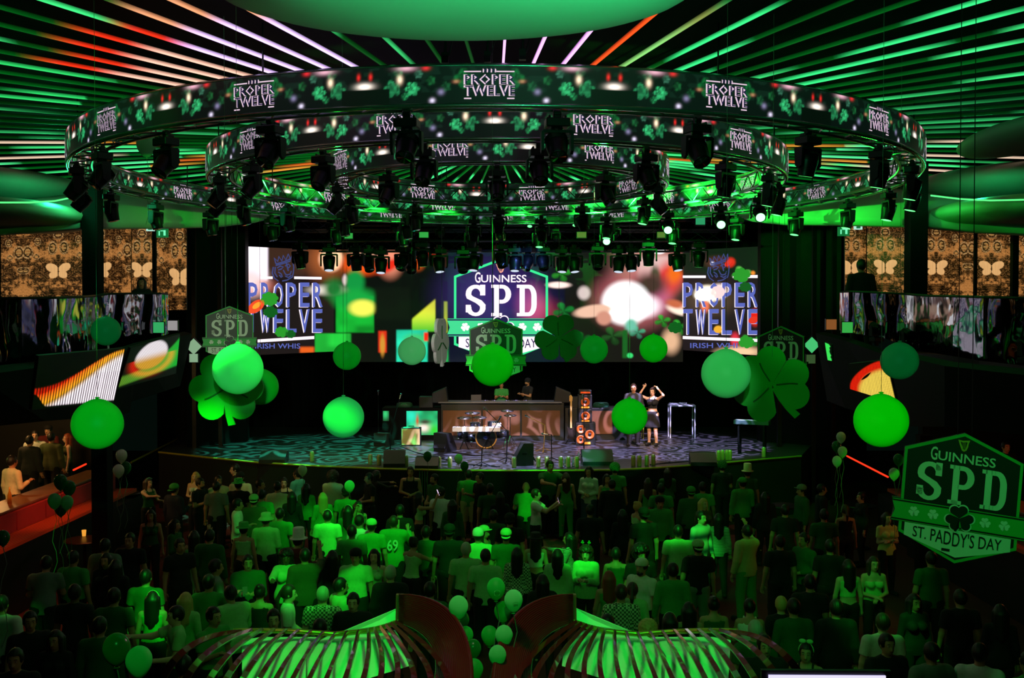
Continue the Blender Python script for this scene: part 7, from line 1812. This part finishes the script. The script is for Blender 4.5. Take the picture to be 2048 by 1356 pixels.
# added pin spots near the camera, without fixtures, brightening each giant balloon
for i, (px, py, r, d, mt, lab) in enumerate(BB):
    t = P(px, py, d); s0 = Vector((t.x*.12, .8, 6.9)); dist = (t-s0).length; s = r/2048*d
    lvl, col = {0:(.55,(.02,1,.38)),1:(1.25,(.0,1,.32)),2:(1.05,(.2,1,.52)),3:(.9,(.0,1,.06)),4:(1.1,(.02,1,.2)),5:(.85,(.3,1,.5)),6:(.72,(.0,1,.05)),7:(1.2,(.08,1,.45)),8:(.8,(.05,1,.28)),9:(1.1,(.02,1,.15)),10:(1.25,(.0,1,.12)),11:(1.0,(.26,1,.52)),12:(.6,(.03,1,.36)),13:(1.7,(.0,1,.0))}[i]
    spot(s0, t, lvl*17*dist*dist, col, math.degrees(2*math.asin(min(.9, s*1.25/dist))), .25, .12)
for px, py, d, lvl in ((452,776,13.0,.42),(1544,770,12.9,.42),(1930,990,7.6,.5),(459,665,19,1.0),(992,690,16.1,.4),(1563,700,19.5,.35),(1118,676,16.5,.35),(884,683,16.5,1.1),(293,285,17.0,.8),(975,1240,8.2,.9),(255,1310,5.4,.7)):  # matching added spots brighten the cutouts, boards and small balloons
    t = P(px, py, d); s0 = Vector((t.x*.3, 1.2, 7.6)); dist = (t-s0).length; spot(s0, t, lvl*11*dist*dist, {459:(.7,1,.6), 884:(1,.8,.9)}.get(px, (.03,1,.12)), 7 if px in (459,884,293) else 11 if d > 9 else 26 if d > 7.5 and px > 1500 else 18, .6, .12)
# pale upper mint tint on balloons nearest the stage screens
# ceiling saucer lit from beneath, ring trusses
spot((.9, 6.8, 6.6), (.3, 8.6, 8.8), 420, GT, 100, .8, .1); spot((-2.4, 5.6, 7.2), (-.5, 7.6, 8.6), 700, GT, 70, .8)
for x, y in ((-9.6,21.5),(9.8,21.5)): point((x, y, 8.1), 45, GT, .1)
for x, y in ((-10.4,23.4),(10.6,23.4)): point((x, y, 7.7), 14, GT, .1)
for a, w_ in ((20,60),(60,80),(85,300),(105,900),(122,1700),(140,2200),(157,1200),(175,320),(195,260),(215,360),(235,320),(255,160),(-60,50),(-30,45)):
    t = R(a); spot((RC.x+4.95*math.sin(t), RC.y-4.95*math.cos(t), 8.16), (RC.x+5.6*math.sin(t), RC.y-5.6*math.cos(t), 8.52), w_*.85, GR, 100, .5, .05)
for a, w_ in ((150,60),(130,60),(175,40),(200,40),(90,20),(60,20)):
    t = R(a); point((RC.x+7.2*math.sin(t), RC.y-7.2*math.cos(t), 8.02), w_*.5, GR, .06)
# stage: cool pattern wash on the floor, warm front light on the performers
def gobo(loc, target, w_, col, ang, sc):
    o = spot(loc, target, w_, col, ang, .3, .01); l = o.data; l.use_nodes = True; nt = l.node_tree; em = nt.nodes['Emission']
    tc = nt.nodes.new('ShaderNodeTexCoord'); vo = nt.nodes.new('ShaderNodeTexVoronoi'); vo.inputs['Scale'].default_value = sc
    m1 = nt.nodes.new('ShaderNodeMath'); m1.operation = 'MULTIPLY'; m1.inputs[1].default_value = 26; m2 = nt.nodes.new('ShaderNodeMath'); m2.operation = 'SINE'; m3 = nt.nodes.new('ShaderNodeMapRange'); m3.inputs[1].default_value = -.2; m3.inputs[2].default_value = 1; m3.inputs[3].default_value = .3; m3.inputs[4].default_value = 6.5
    mp = nt.nodes.new('ShaderNodeVectorMath'); mp.operation = 'DIVIDE'; sx = nt.nodes.new('ShaderNodeSeparateXYZ'); cb = nt.nodes.new('ShaderNodeCombineXYZ')
    nt.links.new(tc.outputs['Normal'], sx.inputs[0])
    for k in range(3): nt.links.new(sx.outputs[2], cb.inputs[k])
    nt.links.new(tc.outputs['Normal'], mp.inputs[0]); nt.links.new(cb.outputs[0], mp.inputs[1]); nt.links.new(mp.outputs[0], vo.inputs['Vector'])
    nt.links.new(vo.outputs['Distance'], m1.inputs[0]); nt.links.new(m1.outputs[0], m2.inputs[0]); nt.links.new(m2.outputs[0], m3.inputs[0]); nt.links.new(m3.outputs[0], em.inputs['Strength'])
gobo((-4.6, 27.5, 8.0), (-5.6, 30.0, HS), 1700, (.05,.9,.5), 55, 7)
gobo((-.4, 27.0, 8.2), (-.2, 29.5, HS), 2600, (.5,.5,1), 55, 8)
gobo((4.2, 28, 8.2), (4.6, 31.0, HS), 2200, (.6,.5,1), 50, 8)
spot((1.5, 20, 8.3), (.4, 31, 2.4), 4200, (1,.62,.3), 26, .6, .15)
spot((-2.5, 20, 8.3), (-2.2, 31.5, 2.4), 1700, (1,.66,.36), 22, .6, .15)
spot((4.6, 24, 8.0), (4.2, 31.5, 2.6), 4500, (1,.62,.34), 16, .5, .1)
spot((6, 25, 8), (6.6, 29.5, HS), 700, GR, 40, .6)
spot((-5.5, 25, 8), (-6, 29.5, HS), 500, GR, 40, .6)
spot((.5, 30, 8), (.3, 36, 3.0), 250, (.15,.25,1), 70, .8)
# terraces: amber bar light, red-orange bench glow
spot((-10.2, 18.0, 4.4), (-11.0, 22.5, 2.2), 260, WARM, 80, .6, .2); point((-12.5, 24.5, 4.0), 120, WARM, .2); point((-13.8, 21, 3.8), 60, (.6,.9,.2), .2)
spot((-7.9, 15.5, 3.9), (-9.3, 17.5, 1.6), 200, (1,.22,.06), 75, .7, .2); spot((-8.2, 20, 3.9), (-9.3, 20.5, 1.6), 130, (1,.2,.05), 75, .7, .2)
point((10.9, 19, 3.6), 50, (1,.25,.08), .2)
# wings at the bottom
spot((-1.7, 6.8, 5.0), (-1.7, 8.8, 2.4), 300, GR, 46, .6, .1);
spot((1.9, 6.8, 5.0), (1.3, 8.8, 2.4), 240, GR, 46, .6, .1)
point((-.23, 7.4, 4.9), 26, (1,.45,.6), .12)  # pink point light added for highlights on the lacquered ribs
spot((5.2, 4.2, 7.0), (3.4, 7.6, 3.9), 160, (.03,1,.2), 40, .5, .15)

for x in (-5, -2.5, 0, 2.5, 5): spot((x, 28.4, 8.2), (x, 27.6, HS), 170, (1,.75,.5), 50, .8, .1)  # warm spots added to keep the stage-edge cans cream

point(P(178,404,21.6), 30, (.05,1,.3), .1); point(P(1846,398,21.6), 14, (.05,1,.2), .1)
spot((-4, 22, 6.5), P(300,430,24.5), 60, (.8,.75,.6), 60, .9, .2)
